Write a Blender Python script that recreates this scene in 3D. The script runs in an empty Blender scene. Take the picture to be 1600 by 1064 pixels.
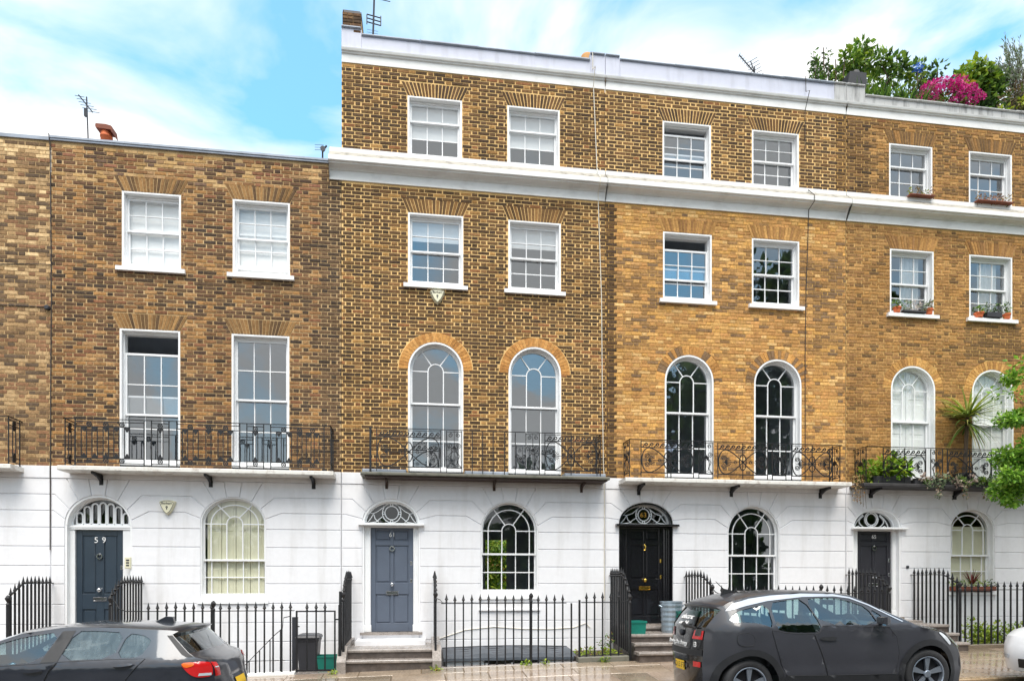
import bpy, bmesh, math, random
from math import sin, cos, pi, sqrt, radians, exp, floor
from mathutils import Vector, Matrix, noise
from mathutils.geometry import delaunay_2d_cdt

rng = random.Random(7)
SC = bpy.context.scene
COL = SC.collection

# ------------------------------------------------------------------ camera
cam_d = bpy.data.cameras.new('camera')
cam = bpy.data.objects.new('camera', cam_d)
COL.objects.link(cam)
cam.location = (7.002, -13.662, 1.6)
cam.rotation_euler = (radians(90), 0, radians(-7.82))
cam_d.sensor_width = 36.0
cam_d.lens = 1030.0 / 1600.0 * 36.0
cam_d.shift_y = 376.0 / 1600.0
cam_d.clip_start = 0.1
cam_d.clip_end = 2000
SC.camera = cam

# ------------------------------------------------------------------ light
SUN_EL, SUN_ROT = radians(64), radians(184)
world = bpy.data.worlds.new('World')
SC.world = world
world.use_nodes = True
nt = world.node_tree
nt.nodes.clear()
def wn(t, **kw):
    n = nt.nodes.new(t)
    for k, v in kw.items():
        setattr(n, k, v)
    return n
w_out = wn('ShaderNodeOutputWorld')
w_bg = wn('ShaderNodeBackground')
w_bg.inputs['Strength'].default_value = 0.12
w_sky = wn('ShaderNodeTexSky', sky_type='NISHITA')
w_sky.sun_disc = False
w_sky.sun_elevation = SUN_EL
w_sky.sun_rotation = SUN_ROT
w_sky.air_density = 1.0
w_sky.dust_density = 0.6
w_sky.ozone_density = 1.2
w_co = wn('ShaderNodeTexCoord')
w_map = wn('ShaderNodeMapping')
w_map.inputs['Scale'].default_value = (1.0, 1.0, 1.7)
w_map.inputs['Location'].default_value = (1.72, 0.71, 0.35)
w_n1 = wn('ShaderNodeTexNoise')
w_n1.inputs['Scale'].default_value = 2.6
w_n1.inputs['Detail'].default_value = 7
w_n1.inputs['Roughness'].default_value = 0.52
w_n1.inputs['Distortion'].default_value = 0.5
w_rmp = wn('ShaderNodeValToRGB')
w_rmp.color_ramp.elements[0].position = 0.34
w_rmp.color_ramp.elements[0].color = (0.16, 0.16, 0.16, 1)
w_rmp.color_ramp.elements[1].position = 0.51
w_rmp.color_ramp.elements[1].color = (1, 1, 1, 1)
w_mix = wn('ShaderNodeMixRGB')
w_mix.inputs['Color2'].default_value = (5.2, 5.2, 5.15, 1)     # bright cloud
w_tint = wn('ShaderNodeMixRGB', blend_type='MULTIPLY')
w_tint.inputs['Fac'].default_value = 1.0
w_tint.inputs['Color2'].default_value = (0.42, 1.5, 1.62, 1)
L = nt.links.new
L(w_co.outputs['Generated'], w_map.inputs['Vector'])
L(w_map.outputs['Vector'], w_n1.inputs['Vector'])
L(w_n1.outputs['Fac'], w_rmp.inputs['Fac'])
w_sep = wn('ShaderNodeSeparateXYZ')
w_hz = wn('ShaderNodeMapRange')                  # white haze towards the horizon, all the way round
w_hz.inputs['From Min'].default_value = 0.12
w_hz.inputs['From Max'].default_value = 0.56
w_hz.inputs['To Min'].default_value = 1.0
w_hz.inputs['To Max'].default_value = 0.0
w_max = wn('ShaderNodeMath', operation='MAXIMUM')
L(w_co.outputs['Generated'], w_sep.inputs[0])
L(w_sep.outputs['Z'], w_hz.inputs['Value'])
L(w_rmp.outputs['Color'], w_max.inputs[0])
L(w_hz.outputs['Result'], w_max.inputs[1])
L(w_max.outputs[0], w_mix.inputs['Fac'])
L(w_sky.outputs['Color'], w_tint.inputs['Color1'])
L(w_tint.outputs['Color'], w_mix.inputs['Color1'])
L(w_mix.outputs['Color'], w_bg.inputs['Color'])
L(w_bg.outputs['Background'], w_out.inputs['Surface'])

sun_d = bpy.data.lights.new('sun', 'SUN')
sun = bpy.data.objects.new('sun', sun_d)
COL.objects.link(sun)
sun_d.energy = 2.2
sun_d.angle = radians(40)
sun_d.color = (1.0, 0.93, 0.85)
sun_dir = Vector((sin(SUN_ROT) * cos(SUN_EL), cos(SUN_ROT) * cos(SUN_EL), sin(SUN_EL)))
sun.rotation_euler = sun_dir.to_track_quat('Z', 'Y').to_euler()
sun.location = (0, -20, 30)

SC.view_settings.view_transform = 'Standard'
SC.view_settings.look = 'None'
SC.view_settings.gamma = 1.0
SC.view_settings.use_curve_mapping = False
SC.view_settings.exposure = 1.12
SC.cycles.max_bounces = 8
SC.cycles.transparent_max_bounces = 16
SC.cycles.caustics_reflective = False
SC.cycles.caustics_refractive = False

# ------------------------------------------------------------------ colour and materials
def s2l(c):
    c = c / 255.0
    return c / 12.92 if c <= 0.04045 else ((c + 0.055) / 1.055) ** 2.4
def rgb(r, g, b):
    return (s2l(r), s2l(g), s2l(b), 1.0)

class Mat:
    def __init__(self, name):
        self.m = bpy.data.materials.new(name)
        self.m.use_nodes = True
        self.t = self.m.node_tree
        self.b = self.t.nodes['Principled BSDF']
        self.out = self.t.nodes['Material Output']
    def n(self, ty, **kw):
        n = self.t.nodes.new(ty)
        for k, v in kw.items():
            setattr(n, k, v)
        return n
    def l(self, a, b):
        self.t.links.new(a, b)
    def noise(self, scale, detail=4, rough=0.55, vec=None, stretch=None):
        co = self.n('ShaderNodeTexCoord')
        src = co.outputs['Object']
        if stretch:
            mp = self.n('ShaderNodeMapping')
            mp.inputs['Scale'].default_value = stretch
            self.l(src, mp.inputs['Vector'])
            src = mp.outputs['Vector']
        n = self.n('ShaderNodeTexNoise')
        n.inputs['Scale'].default_value = scale
        n.inputs['Detail'].default_value = detail
        n.inputs['Roughness'].default_value = rough
        self.l(src, n.inputs['Vector'])
        return n.outputs['Fac']
    def ramp(self, fac, p0, c0, p1, c1):
        r = self.n('ShaderNodeValToRGB')
        r.color_ramp.elements[0].position = p0
        r.color_ramp.elements[0].color = c0 if len(c0) == 4 else (*c0, 1)
        r.color_ramp.elements[1].position = p1
        r.color_ramp.elements[1].color = c1 if len(c1) == 4 else (*c1, 1)
        self.l(fac, r.inputs['Fac'])
        return r.outputs['Color']
    def mix(self, a, b, fac, mode='MIX'):
        m = self.n('ShaderNodeMixRGB', blend_type=mode)
        for s, k in ((a, 'Color1'), (b, 'Color2'), (fac, 'Fac')):
            if isinstance(s, (tuple, float, int)):
                m.inputs[k].default_value = s
            else:
                self.l(s, m.inputs[k])
        return m.outputs['Color']
    def bump(self, fac, strength=0.3, dist=0.005):
        b = self.n('ShaderNodeBump')
        b.inputs['Strength'].default_value = strength
        b.inputs['Distance'].default_value = dist
        self.l(fac, b.inputs['Height'])
        self.l(b.outputs['Normal'], self.b.inputs['Normal'])
    def base(self, c):
        if isinstance(c, tuple):
            self.b.inputs['Base Color'].default_value = c
        else:
            self.l(c, self.b.inputs['Base Color'])
    def set(self, rough=None, metal=None, spec=None, coat=None):
        if rough is not None: self.b.inputs['Roughness'].default_value = rough
        if metal is not None: self.b.inputs['Metallic'].default_value = metal
        if spec is not None: self.b.inputs['Specular IOR Level'].default_value = spec
        if coat is not None:
            self.b.inputs['Coat Weight'].default_value = coat
            self.b.inputs['Coat Roughness'].default_value = 0.04
        return self

def plain(name, c, rough=0.5, metal=0.0, var=0.12, scale=6.0, bump=0.0, coat=None, spec=None):
    m = Mat(name)
    f = m.noise(scale, 5)
    lo = tuple(x * (1 - var) for x in c[:3]) + (1,)
    hi = tuple(min(1, x * (1 + var)) for x in c[:3]) + (1,)
    m.base(m.ramp(f, 0.3, lo, 0.7, hi))
    m.set(rough, metal, spec, coat)
    if bump:
        m.bump(m.noise(scale * 8, 4), bump, 0.004)
    return m.m

def brick_mat(name, use_object_colour):
    m = Mat(name)
    if use_object_colour:
        src = m.n('ShaderNodeObjectInfo').outputs['Color']
    else:
        a = m.n('ShaderNodeAttribute')
        a.attribute_name = 'Col'
        src = a.outputs['Color']
    geo = m.n('ShaderNodeNewGeometry')
    n1 = m.n('ShaderNodeTexNoise')
    n1.inputs['Scale'].default_value = 22
    n1.inputs['Detail'].default_value = 6
    n1.inputs['Roughness'].default_value = 0.65
    m.l(geo.outputs['Position'], n1.inputs['Vector'])
    k = m.ramp(n1.outputs['Fac'], 0.30, (0.62, 0.61, 0.60), 0.72, (1.34, 1.34, 1.36))
    c = m.mix(src, k, 1.0, 'MULTIPLY')
    n3 = m.n('ShaderNodeTexNoise')
    n3.inputs['Scale'].default_value = 1.1
    n3.inputs['Detail'].default_value = 8
    n3.inputs['Roughness'].default_value = 0.62
    m.l(geo.outputs['Position'], n3.inputs['Vector'])
    w = m.ramp(n3.outputs['Fac'], 0.30, (0.74, 0.72, 0.70), 0.66, (1.10, 1.10, 1.08))
    c = m.mix(c, w, 1.0, 'MULTIPLY')
    n4 = m.n('ShaderNodeTexNoise')          # smears of mortar and lime on the faces
    n4.inputs['Scale'].default_value = 9.0
    n4.inputs['Detail'].default_value = 6
    n4.inputs['Roughness'].default_value = 0.7
    m.l(geo.outputs['Position'], n4.inputs['Vector'])
    c = m.mix(c, rgb(206, 172, 122), m.ramp(n4.outputs['Fac'], 0.60, (0, 0, 0), 0.78, (0.55, 0.55, 0.55)))
    n2 = m.n('ShaderNodeTexNoise')
    n2.inputs['Scale'].default_value = 70
    n2.inputs['Detail'].default_value = 3
    m.l(geo.outputs['Position'], n2.inputs['Vector'])
    m.base(c)
    m.set(0.9, 0, 0.25)
    m.bump(n2.outputs['Fac'], 0.6, 0.004)
    return m.m

def mortar_mat(name, c, var=0.22):
    m = Mat(name)
    f = m.noise(3.0, 6)
    g = m.noise(40.0, 4)
    lo = tuple(x * (1 - var) for x in c[:3])
    hi = tuple(min(1, x * (1 + var * 0.6)) for x in c[:3])
    a = m.ramp(f, 0.3, lo, 0.7, hi)
    b = m.ramp(g, 0.35, (0.74, 0.72, 0.70), 0.65, (1.1, 1.1, 1.1))
    h = m.ramp(m.noise(1.0, 8, 0.62), 0.32, (0.70, 0.67, 0.63), 0.62, (1.06, 1.06, 1.06))
    m.base(m.mix(m.mix(a, b, 1.0, 'MULTIPLY'), h, 1.0, 'MULTIPLY'))
    m.set(0.95, 0, 0.2)
    m.bump(g, 0.4, 0.003)
    return m.m

def stucco_mat(name, c, dirt, amount=0.35, scale=1.2, stretch=(3.0, 3.0, 0.35)):
    m = Mat(name)
    f = m.noise(scale, 7, 0.6, stretch=stretch)
    g = m.noise(9, 5)
    d = m.ramp(f, 0.50, (0, 0, 0), 0.80, (amount, amount, amount))
    e = m.ramp(g, 0.3, tuple(x * 0.95 for x in c[:3]), 0.7, c)
    m.base(m.mix(e, dirt, d))
    m.set(0.55, 0, 0.35)
    m.bump(m.noise(35, 4), 0.12, 0.003)
    return m.m

def glass_mat(name, refl, tint, rough=0.01):
    m = Mat(name)
    m.t.nodes.remove(m.b)
    tr = m.n('ShaderNodeBsdfTransparent')
    tr.inputs['Color'].default_value = (*tint, 1)
    gl = m.n('ShaderNodeBsdfGlossy')
    gl.inputs['Roughness'].default_value = rough
    gl.inputs['Color'].default_value = (0.93, 0.97, 1.0, 1)
    lw = m.n('ShaderNodeLayerWeight')
    lw.inputs['Blend'].default_value = 0.5
    pw = m.n('ShaderNodeMath', operation='POWER')
    pw.inputs[1].default_value = 4.0
    m.l(lw.outputs['Facing'], pw.inputs[0])
    ma = m.n('ShaderNodeMath', operation='ADD')
    ma.use_clamp = True
    ma.inputs[1].default_value = refl + 0.04
    m.l(pw.outputs[0], ma.inputs[0])
    mx = m.n('ShaderNodeMixShader')
    m.l(ma.outputs[0], mx.inputs['Fac'])
    m.l(tr.outputs[0], mx.inputs[1])
    m.l(gl.outputs[0], mx.inputs[2])
    # the slight waviness of old panes
    b = m.n('ShaderNodeBump')
    b.inputs['Strength'].default_value = 0.02
    b.inputs['Distance'].default_value = 0.05
    m.l(m.noise(3.0, 2), b.inputs['Height'])
    m.l(b.outputs['Normal'], gl.inputs['Normal'])
    m.l(mx.outputs[0], m.out.inputs['Surface'])
    return m.m

def leaf_mat(name, rough=0.5, trans=0.35):
    m = Mat(name)
    a = m.n('ShaderNodeAttribute')
    a.attribute_name = 'Col'
    m.base(a.outputs['Color'])
    m.set(rough, 0, 0.4)
    tl = m.n('ShaderNodeBsdfTranslucent')
    m.l(a.outputs['Color'], tl.inputs['Color'])
    mx = m.n('ShaderNodeMixShader')
    mx.inputs['Fac'].default_value = trans
    m.l(m.b.outputs[0], mx.inputs[1])
    m.l(tl.outputs[0], mx.inputs[2])
    m.l(mx.outputs[0], m.out.inputs['Surface'])
    return m.m

M = {}
M['brick'] = brick_mat('brick_joined', False)
M['brick_obj'] = brick_mat('brick_single', True)
M['mortar59'] = mortar_mat('mortar_grey_tan', rgb(204, 174, 130))
M['mortar61'] = mortar_mat('mortar_cream', rgb(245, 206, 142), 0.14)
M['mortar63'] = mortar_mat('mortar_ochre', rgb(212, 170, 104))
M['mortar65'] = mortar_mat('mortar_tan', rgb(206, 168, 108))
M['stucco'] = stucco_mat('white_stucco', rgb(236, 236, 239), rgb(156, 149, 137), 0.30)
M['ledge'] = stucco_mat('dirty_ledge', rgb(168, 163, 153), rgb(74, 68, 58), 1.0, 4.0, (1.6, 1.6, 1.6))
M['stone_white'] = stucco_mat('painted_white_cornice', rgb(238, 238, 236), rgb(120, 112, 98), 0.30, 2.2, (1.0, 1.0, 2.0))
M['parapet'] = stucco_mat('pale_lilac_render', rgb(203, 206, 221), rgb(140, 140, 145), 0.35, 2.0)
M['parapet_old'] = stucco_mat('weathered_render', rgb(186, 186, 185), rgb(84, 84, 82), 1.0, 3.0, (3.5, 3.5, 0.5))
M['lead'] = plain('grey_lead', rgb(150, 158, 170), 0.5, 0.2, 0.2, 3)
M['wood_white'] = plain('white_gloss_paint', rgb(240, 241, 242), 0.35, 0, 0.03, 3)
M['wood_cream'] = plain('cream_paint', rgb(225, 222, 195), 0.45, 0, 0.05, 3)
M['blind'] = plain('white_blind_cloth', rgb(246, 247, 247), 0.8, 0, 0.03, 2)
M['curtain'] = plain('white_curtain', rgb(225, 224, 220), 0.8, 0, 0.06, 4)
M['room'] = plain('room_plaster', rgb(194, 199, 206), 0.9, 0, 0.1, 1)
M['hall_gloom'] = plain('hall_gloom', rgb(70, 66, 66), 0.9, 0, 0.3, 1.5)  # dark tone paints the dimness of the halls
M['glass'] = glass_mat('window_glass', 0.15, (0.90, 0.92, 0.93))
M['glass_clear'] = glass_mat('window_glass_clear', 0.03, (0.96, 0.97, 0.97))
M['glass_mid'] = glass_mat('window_glass_mid', 0.12, (0.84, 0.87, 0.88))
M['iron'] = plain('black_iron', rgb(24, 24, 27), 0.45, 0.0, 0.25, 14, 0.1)
M['iron_rust'] = plain('rusty_iron', rgb(62, 46, 38), 0.7, 0.0, 0.35, 14, 0.2)
M['balc_white'] = stucco_mat('rust_stained_slab', rgb(226, 224, 218), rgb(120, 84, 60), 0.75, 5.0, (1.5, 1.5, 1.5))
M['balc_stone'] = stucco_mat('mossy_stone_slab', rgb(112, 110, 100), rgb(62, 66, 52), 0.8, 5.0, (1.5, 1.5, 1.5))
M['balc_dark'] = plain('dark_painted_slab', rgb(52, 50, 52), 0.6, 0, 0.3, 5)
M['door59'] = plain('blue_black_door_paint', rgb(50, 62, 74), 0.3, 0, 0.08, 3, coat=0.3)
M['door61'] = plain('slate_grey_door_paint', rgb(89, 98, 113), 0.4, 0, 0.06, 3)
M['door63'] = plain('black_door_paint', rgb(24, 24, 28), 0.2, 0, 0.1, 3, coat=0.6)
M['door65'] = plain('charcoal_door_paint', rgb(46, 46, 52), 0.35, 0, 0.1, 3, coat=0.2)
M['chrome'] = plain('chrome', rgb(205, 206, 210), 0.18, 1.0, 0.03, 3)
M['brass'] = plain('brass', rgb(214, 176, 84), 0.25, 1.0, 0.06, 3)
M['text_white'] = plain('white_lettering', rgb(240, 240, 240), 0.5, 0, 0.01, 3)
M['text_dark'] = plain('dark_lettering', rgb(40, 40, 44), 0.5, 0, 0.01, 3)
M['text_gold'] = plain('gold_lettering', rgb(226, 170, 70), 0.4, 0.3, 0.02, 3)
M['alarm'] = plain('cream_plastic', rgb(222, 218, 190), 0.4, 0, 0.04, 4)
M['terracotta'] = plain('terracotta', rgb(214, 112, 68), 0.8, 0, 0.15, 8, 0.1)
M['terracotta_dark'] = plain('brown_clay', rgb(128, 74, 56), 0.8, 0, 0.2, 8, 0.1)
M['clay_tan'] = plain('tan_clay', rgb(190, 142, 88), 0.8, 0, 0.15, 8, 0.1)
M['dark_metal'] = plain('dark_grey_metal', rgb(58, 60, 66), 0.5, 0.4, 0.1, 8)
M['cable_white'] = plain('white_cable', rgb(226, 220, 206), 0.6, 0, 0.05, 8)
M['cable_dark'] = plain('dark_cable', rgb(56, 48, 44), 0.6, 0, 0.1, 8)
M['bin_black'] = plain('black_bin_plastic', rgb(52, 53, 58), 0.4, 0, 0.1, 5)
M['bin_green'] = plain('green_box_plastic', rgb(22, 118, 104), 0.4, 0, 0.08, 5)
M['galv'] = plain('galvanised_steel', rgb(164, 178, 190), 0.38, 0.7, 0.12, 9)
M['leaf'] = leaf_mat('leaves')
M['petal'] = leaf_mat('petals', 0.6, 0.3)
M['bark'] = plain('bark', rgb(92, 76, 62), 0.9, 0, 0.3, 10, 0.5)
M['soil'] = plain('planter_soil', rgb(60, 50, 42), 0.9, 0, 0.3, 10)
M['planter'] = plain('dark_planter', rgb(44, 44, 48), 0.6, 0, 0.15, 8)
M['roof_slate'] = plain('slate_roof', rgb(84, 86, 92), 0.6, 0, 0.2, 4)
M['felt'] = plain('grey_canopy_felt', rgb(70, 76, 84), 0.45, 0, 0.25, 3)

def wet_mat(name, c, var, rlo, rhi, scale=1.6, grain=30):
    m = Mat(name)
    f = m.noise(scale, 6, 0.6)
    g = m.noise(grain, 5, 0.6)
    a = m.ramp(f, 0.3, tuple(x * (1 - var) for x in c[:3]), 0.7, tuple(x * (1 + var) for x in c[:3]))
    b = m.ramp(g, 0.3, (0.75, 0.75, 0.75), 0.7, (1.2, 1.2, 1.2))
    m.base(m.mix(a, b, 1.0, 'MULTIPLY'))
    h = m.noise(scale * 1.7, 4, 0.55)
    r = m.ramp(h, 0.38, (rlo,) * 3, 0.66, (rhi,) * 3)
    m.l(r, m.b.inputs['Roughness'])
    m.b.inputs['Specular IOR Level'].default_value = 0.7
    m.bump(g, 0.08, 0.003)
    return m.m
M['flag_a'] = wet_mat('wet_york_stone_tan', rgb(146, 130, 112), 0.2, 0.04, 0.24)
M['flag_b'] = wet_mat('wet_york_stone_pinkish', rgb(150, 133, 117), 0.2, 0.04, 0.22)
M['flag_c'] = wet_mat('wet_york_stone_brown', rgb(126, 113, 97), 0.22, 0.05, 0.26)
M['joint'] = wet_mat('pavement_joint_sand', rgb(96, 80, 58), 0.3, 0.3, 0.7)
M['kerb'] = wet_mat('wet_granite_kerb', rgb(150, 128, 100), 0.25, 0.1, 0.4, 4)
M['asphalt'] = wet_mat('wet_asphalt', rgb(64, 62, 62), 0.2, 0.12, 0.45, 1.0, 60)
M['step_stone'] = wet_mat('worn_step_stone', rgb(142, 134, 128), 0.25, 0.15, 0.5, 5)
M['step_riser'] = wet_mat('dark_step_riser', rgb(84, 74, 68), 0.35, 0.3, 0.7, 6)  # a darker tone than the treads

# ------------------------------------------------------------------ mesh helpers
def wloc(o):
    v = Vector((0, 0, 0))
    while o is not None:
        v = v + Vector(o.location)
        o = o.parent
    return v

def XZ(a, b, d):          # facade plane: a along the street, b up, d depth (negative is towards the street)
    return (a, d, b)

class MB:
    def __init__(self):
        self.v, self.f, self.mi, self.c = [], [], [], []
        self.m = 0
        self.col = None
    def face(self, pts):
        i = len(self.v)
        self.v += [tuple(p) for p in pts]
        self.f.append(tuple(range(i, i + len(pts))))
        self.mi.append(self.m)
        self.c.append(self.col)
    def add(self, pts, faces):
        i = len(self.v)
        self.v += [tuple(p) for p in pts]
        for f in faces:
            self.f.append(tuple(i + k for k in f))
            self.mi.append(self.m)
            self.c.append(self.col)
    def box(self, x0, x1, y0, y1, z0, z1):
        self.add([(x0, y0, z0), (x1, y0, z0), (x1, y1, z0), (x0, y1, z0),
                  (x0, y0, z1), (x1, y0, z1), (x1, y1, z1), (x0, y1, z1)],
                 [(0, 1, 5, 4), (1, 2, 6, 5), (2, 3, 7, 6), (3, 0, 4, 7), (4, 5, 6, 7), (3, 2, 1, 0)])
    def cbox(self, x0, x1, y0, y1, z0, z1, c=0.006):
        # a box whose street face is chamfered
        self.add([(x0, y0 + c, z0), (x1, y0 + c, z0), (x1, y1, z0), (x0, y1, z0),
                  (x0, y0 + c, z1), (x1, y0 + c, z1), (x1, y1, z1), (x0, y1, z1),
                  (x0 + c, y0, z0 + c), (x1 - c, y0, z0 + c), (x1 - c, y0, z1 - c), (x0 + c, y0, z1 - c)],
                 [(8, 9, 10, 11), (0, 1, 9, 8), (1, 5, 10, 9), (5, 4, 11, 10), (4, 0, 8, 11),
                  (1, 2, 6, 5), (2, 3, 7, 6), (3, 0, 4, 7), (4, 5, 6, 7), (3, 2, 1, 0)])
    def prism(self, poly, y0, y1, inset=0.0, mp=XZ, back=False):
        # poly in the facade plane, anticlockwise seen from the street
        n = len(poly)
        front = inset_poly(poly, inset) if inset else poly
        pts = [mp(a, b, y0) for a, b in front] + [mp(a, b, y1) for a, b in poly]
        fs = [tuple(range(n))]
        for i in range(n):
            j = (i + 1) % n
            fs.append((j, i, n + i, n + j))
        if back:
            fs.append(tuple(reversed(range(n, 2 * n))))
        self.add(pts, fs)
    def bar(self, pts, w, y0, y1, mp=XZ, closed=False):
        # a flat bar that follows a path lying in a plane
        n = len(pts)
        L_, R_ = [], []
        for i in range(n):
            if closed:
                p, q = pts[(i - 1) % n], pts[(i + 1) % n]
            else:
                p, q = pts[max(0, i - 1)], pts[min(n - 1, i + 1)]
            dx, dz = q[0] - p[0], q[1] - p[1]
            l = sqrt(dx * dx + dz * dz) or 1e-6
            nx, nz = -dz / l * w / 2, dx / l * w / 2
            L_.append((pts[i][0] + nx, pts[i][1] + nz))
            R_.append((pts[i][0] - nx, pts[i][1] - nz))
        P = []
        for i in range(n):
            P += [mp(*L_[i], y0), mp(*R_[i], y0), mp(*R_[i], y1), mp(*L_[i], y1)]
        fs = []
        m = n if closed else n - 1
        for i in range(m):
            a, b = 4 * i, 4 * ((i + 1) % n)
            fs += [(a, a + 1, b + 1, b), (a + 1, a + 2, b + 2, b + 1), (a + 2, a + 3, b + 3, b + 2), (a + 3, a, b, b + 3)]
        if not closed:
            fs += [(3, 2, 1, 0), (4 * n - 4, 4 * n - 3, 4 * n - 2, 4 * n - 1)]
        self.add(P, fs)
    def tube(self, pts, r, seg=6, cap=True):
        pts = [Vector(p) for p in pts]
        rr = r if isinstance(r, (list, tuple)) else [r] * len(pts)
        rings = []
        up = Vector((0, 0, 1))
        prev = None
        for i, p in enumerate(pts):
            d = (pts[min(i + 1, len(pts) - 1)] - pts[max(i - 1, 0)]).normalized()
            if prev is None:
                a = d.cross(up)
                if a.length < 1e-3:
                    a = d.cross(Vector((1, 0, 0)))
                a.normalize()
            else:
                a = prev - d * prev.dot(d)
                if a.length < 1e-4:
                    a = d.cross(up)
                a.normalize()
            prev = a
            b = d.cross(a)
            rings.append([p + (a * cos(2 * pi * k / seg) + b * sin(2 * pi * k / seg)) * rr[i] for k in range(seg)])
        P = [q for ring in rings for q in ring]
        fs = []
        for i in range(len(pts) - 1):
            for k in range(seg):
                k2 = (k + 1) % seg
                fs.append((i * seg + k, i * seg + k2, (i + 1) * seg + k2, (i + 1) * seg + k))
        if cap:
            fs.append(tuple(reversed(range(seg))))
            fs.append(tuple((len(pts) - 1) * seg + k for k in range(seg)))
        self.add(P, fs)
    def lathe(self, prof, cx=0, cy=0, cz=0, seg=10, axis='z', caps=True):
        P, fs = [], []
        for (r, h) in prof:
            for k in range(seg):
                a = 2 * pi * k / seg
                if axis == 'z':
                    P.append((cx + r * cos(a), cy + r * sin(a), cz + h))
                elif axis == 'y':
                    P.append((cx + r * cos(a), cy + h, cz + r * sin(a)))
                else:
                    P.append((cx + h, cy + r * cos(a), cz + r * sin(a)))
        n = len(prof)
        for i in range(n - 1):
            for k in range(seg):
                k2 = (k + 1) % seg
                fs.append((i * seg + k, i * seg + k2, (i + 1) * seg + k2, (i + 1) * seg + k))
        if caps:
            fs.append(tuple(reversed(range(seg))))
            fs.append(tuple((n - 1) * seg + k for k in range(seg)))
        self.add(P, fs)
    def mesh(self, name, mats, off=(0, 0, 0), smooth=False):
        me = bpy.data.meshes.new(name)
        ox, oy, oz = off
        me.from_pydata([(x - ox, y - oy, z - oz) for x, y, z in self.v], [], self.f)
        for m in (mats if isinstance(mats, (list, tuple)) else [mats]):
            me.materials.append(M[m] if isinstance(m, str) else m)
        if any(self.mi):
            me.polygons.foreach_set('material_index', self.mi)
        if any(c is not None for c in self.c):
            at = me.color_attributes.new('Col', 'FLOAT_COLOR', 'CORNER')
            buf = []
            for f, c in zip(self.f, self.c):
                c = c or (0.5, 0.5, 0.5)
                buf += [c[0], c[1], c[2], 1.0] * len(f)
            at.data.foreach_set('color', buf)
        if smooth:
            me.polygons.foreach_set('use_smooth', [True] * len(me.polygons))
        me.update()
        return me
    def build(self, name, mats, parent=None, smooth=False, local=False, origin=None, kind=None):
        # points are in world coordinates unless local; the object hangs under its parent
        base = Vector((0, 0, 0)) if (parent is None or local) else wloc(parent)
        og = Vector(origin) if origin is not None else base
        me = self.mesh(name, mats, og if not local else (origin or (0, 0, 0)), smooth)
        o = bpy.data.objects.new(name, me)
        COL.objects.link(o)
        o.parent = parent
        if origin is not None:
            o.location = (og - base) if not local else Vector(origin)
        if kind:
            o['kind'] = kind
        if smooth == 'auto':
            pass
        return o

def inset_poly(poly, d):
    n = len(poly)
    out = []
    for i in range(n):
        p, q, r = poly[i - 1], poly[i], poly[(i + 1) % n]
        e1 = (q[0] - p[0], q[1] - p[1])
        e2 = (r[0] - q[0], r[1] - q[1])
        l1 = sqrt(e1[0] ** 2 + e1[1] ** 2) or 1e-6
        l2 = sqrt(e2[0] ** 2 + e2[1] ** 2) or 1e-6
        n1 = (-e1[1] / l1, e1[0] / l1)
        n2 = (-e2[1] / l2, e2[0] / l2)
        k = 1 + n1[0] * n2[0] + n1[1] * n2[1]
        k = max(k, 0.35)
        out.append((q[0] + d * (n1[0] + n2[0]) / k, q[1] + d * (n1[1] + n2[1]) / k))
    return out

def thing(name, label, cat, loc=(0, 0, 0), group=None, rotz=0.0):
    o = bpy.data.objects.new(name, None)
    COL.objects.link(o)
    o.location = loc
    o.rotation_euler = (0, 0, rotz)
    o.empty_display_size = 0.2
    o['label'] = label
    o['category'] = cat
    if group:
        o['group'] = group
    return o

def tag(o, label, cat, group=None):
    o['label'] = label
    o['category'] = cat
    if group:
        o['group'] = group
    return o

def structure(o):
    o['kind'] = 'structure'
    return o

def inst(o, name, parent, loc, col=None, rotz=0.0):
    c = o.copy()
    c.name = name
    COL.objects.link(c)
    c.parent = parent
    c.location = loc
    c.rotation_euler = (0, 0, rotz)
    if col is not None:
        c.color = col
    return c

def text(body, size, mat, loc, parent=None, rot=(pi / 2, 0, 0), extrude=0.003, name='lettering', local=False, squash=1.0):
    cu = bpy.data.curves.new(name, 'FONT')
    cu.body = body
    cu.size = size
    cu.extrude = extrude
    cu.align_x = 'CENTER'
    cu.align_y = 'CENTER'
    cu.resolution_u = 3
    cu.materials.append(M[mat])
    tmp = bpy.data.objects.new(name, cu)
    me = bpy.data.meshes.new_from_object(tmp)
    bpy.data.objects.remove(tmp)
    o = bpy.data.objects.new(name, me)
    COL.objects.link(o)
    o.parent = parent
    o.rotation_euler = rot
    o.scale = (squash, 1, 1)
    o.location = Vector(loc) - (Vector((0, 0, 0)) if (parent is None or local) else wloc(parent))
    return o

def zp(u):                                  # height of the back of the pavement, which climbs to the right
    u = max(-15.0, min(30.0, u))
    return -0.198 + 0.0316 * u - 0.0005 * u * u

def arc(c, zs, a, h, t0, t1, n):
    return [(c + a * cos(t0 + (t1 - t0) * i / n), zs + h * sin(t0 + (t1 - t0) * i / n)) for i in range(n + 1)]

# ------------------------------------------------------------------ ground
def strip_sheet(name, mat, us, prof, parent=None):
    # a sheet swept along the street: prof is a list of (y, dz)
    b = MB()
    for i in range(len(us) - 1):
        ua, ub = us[i], us[i + 1]
        for j in range(len(prof) - 1):
            (ya, da), (yb, db) = prof[j], prof[j + 1]
            b.face([(ua, ya, zp(ua) + da), (ub, ya, zp(ub) + da), (ub, yb, zp(ub) + db), (ua, yb, zp(ua) + db)])
    o = b.build(name, mat, parent)
    return structure(o)

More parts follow.
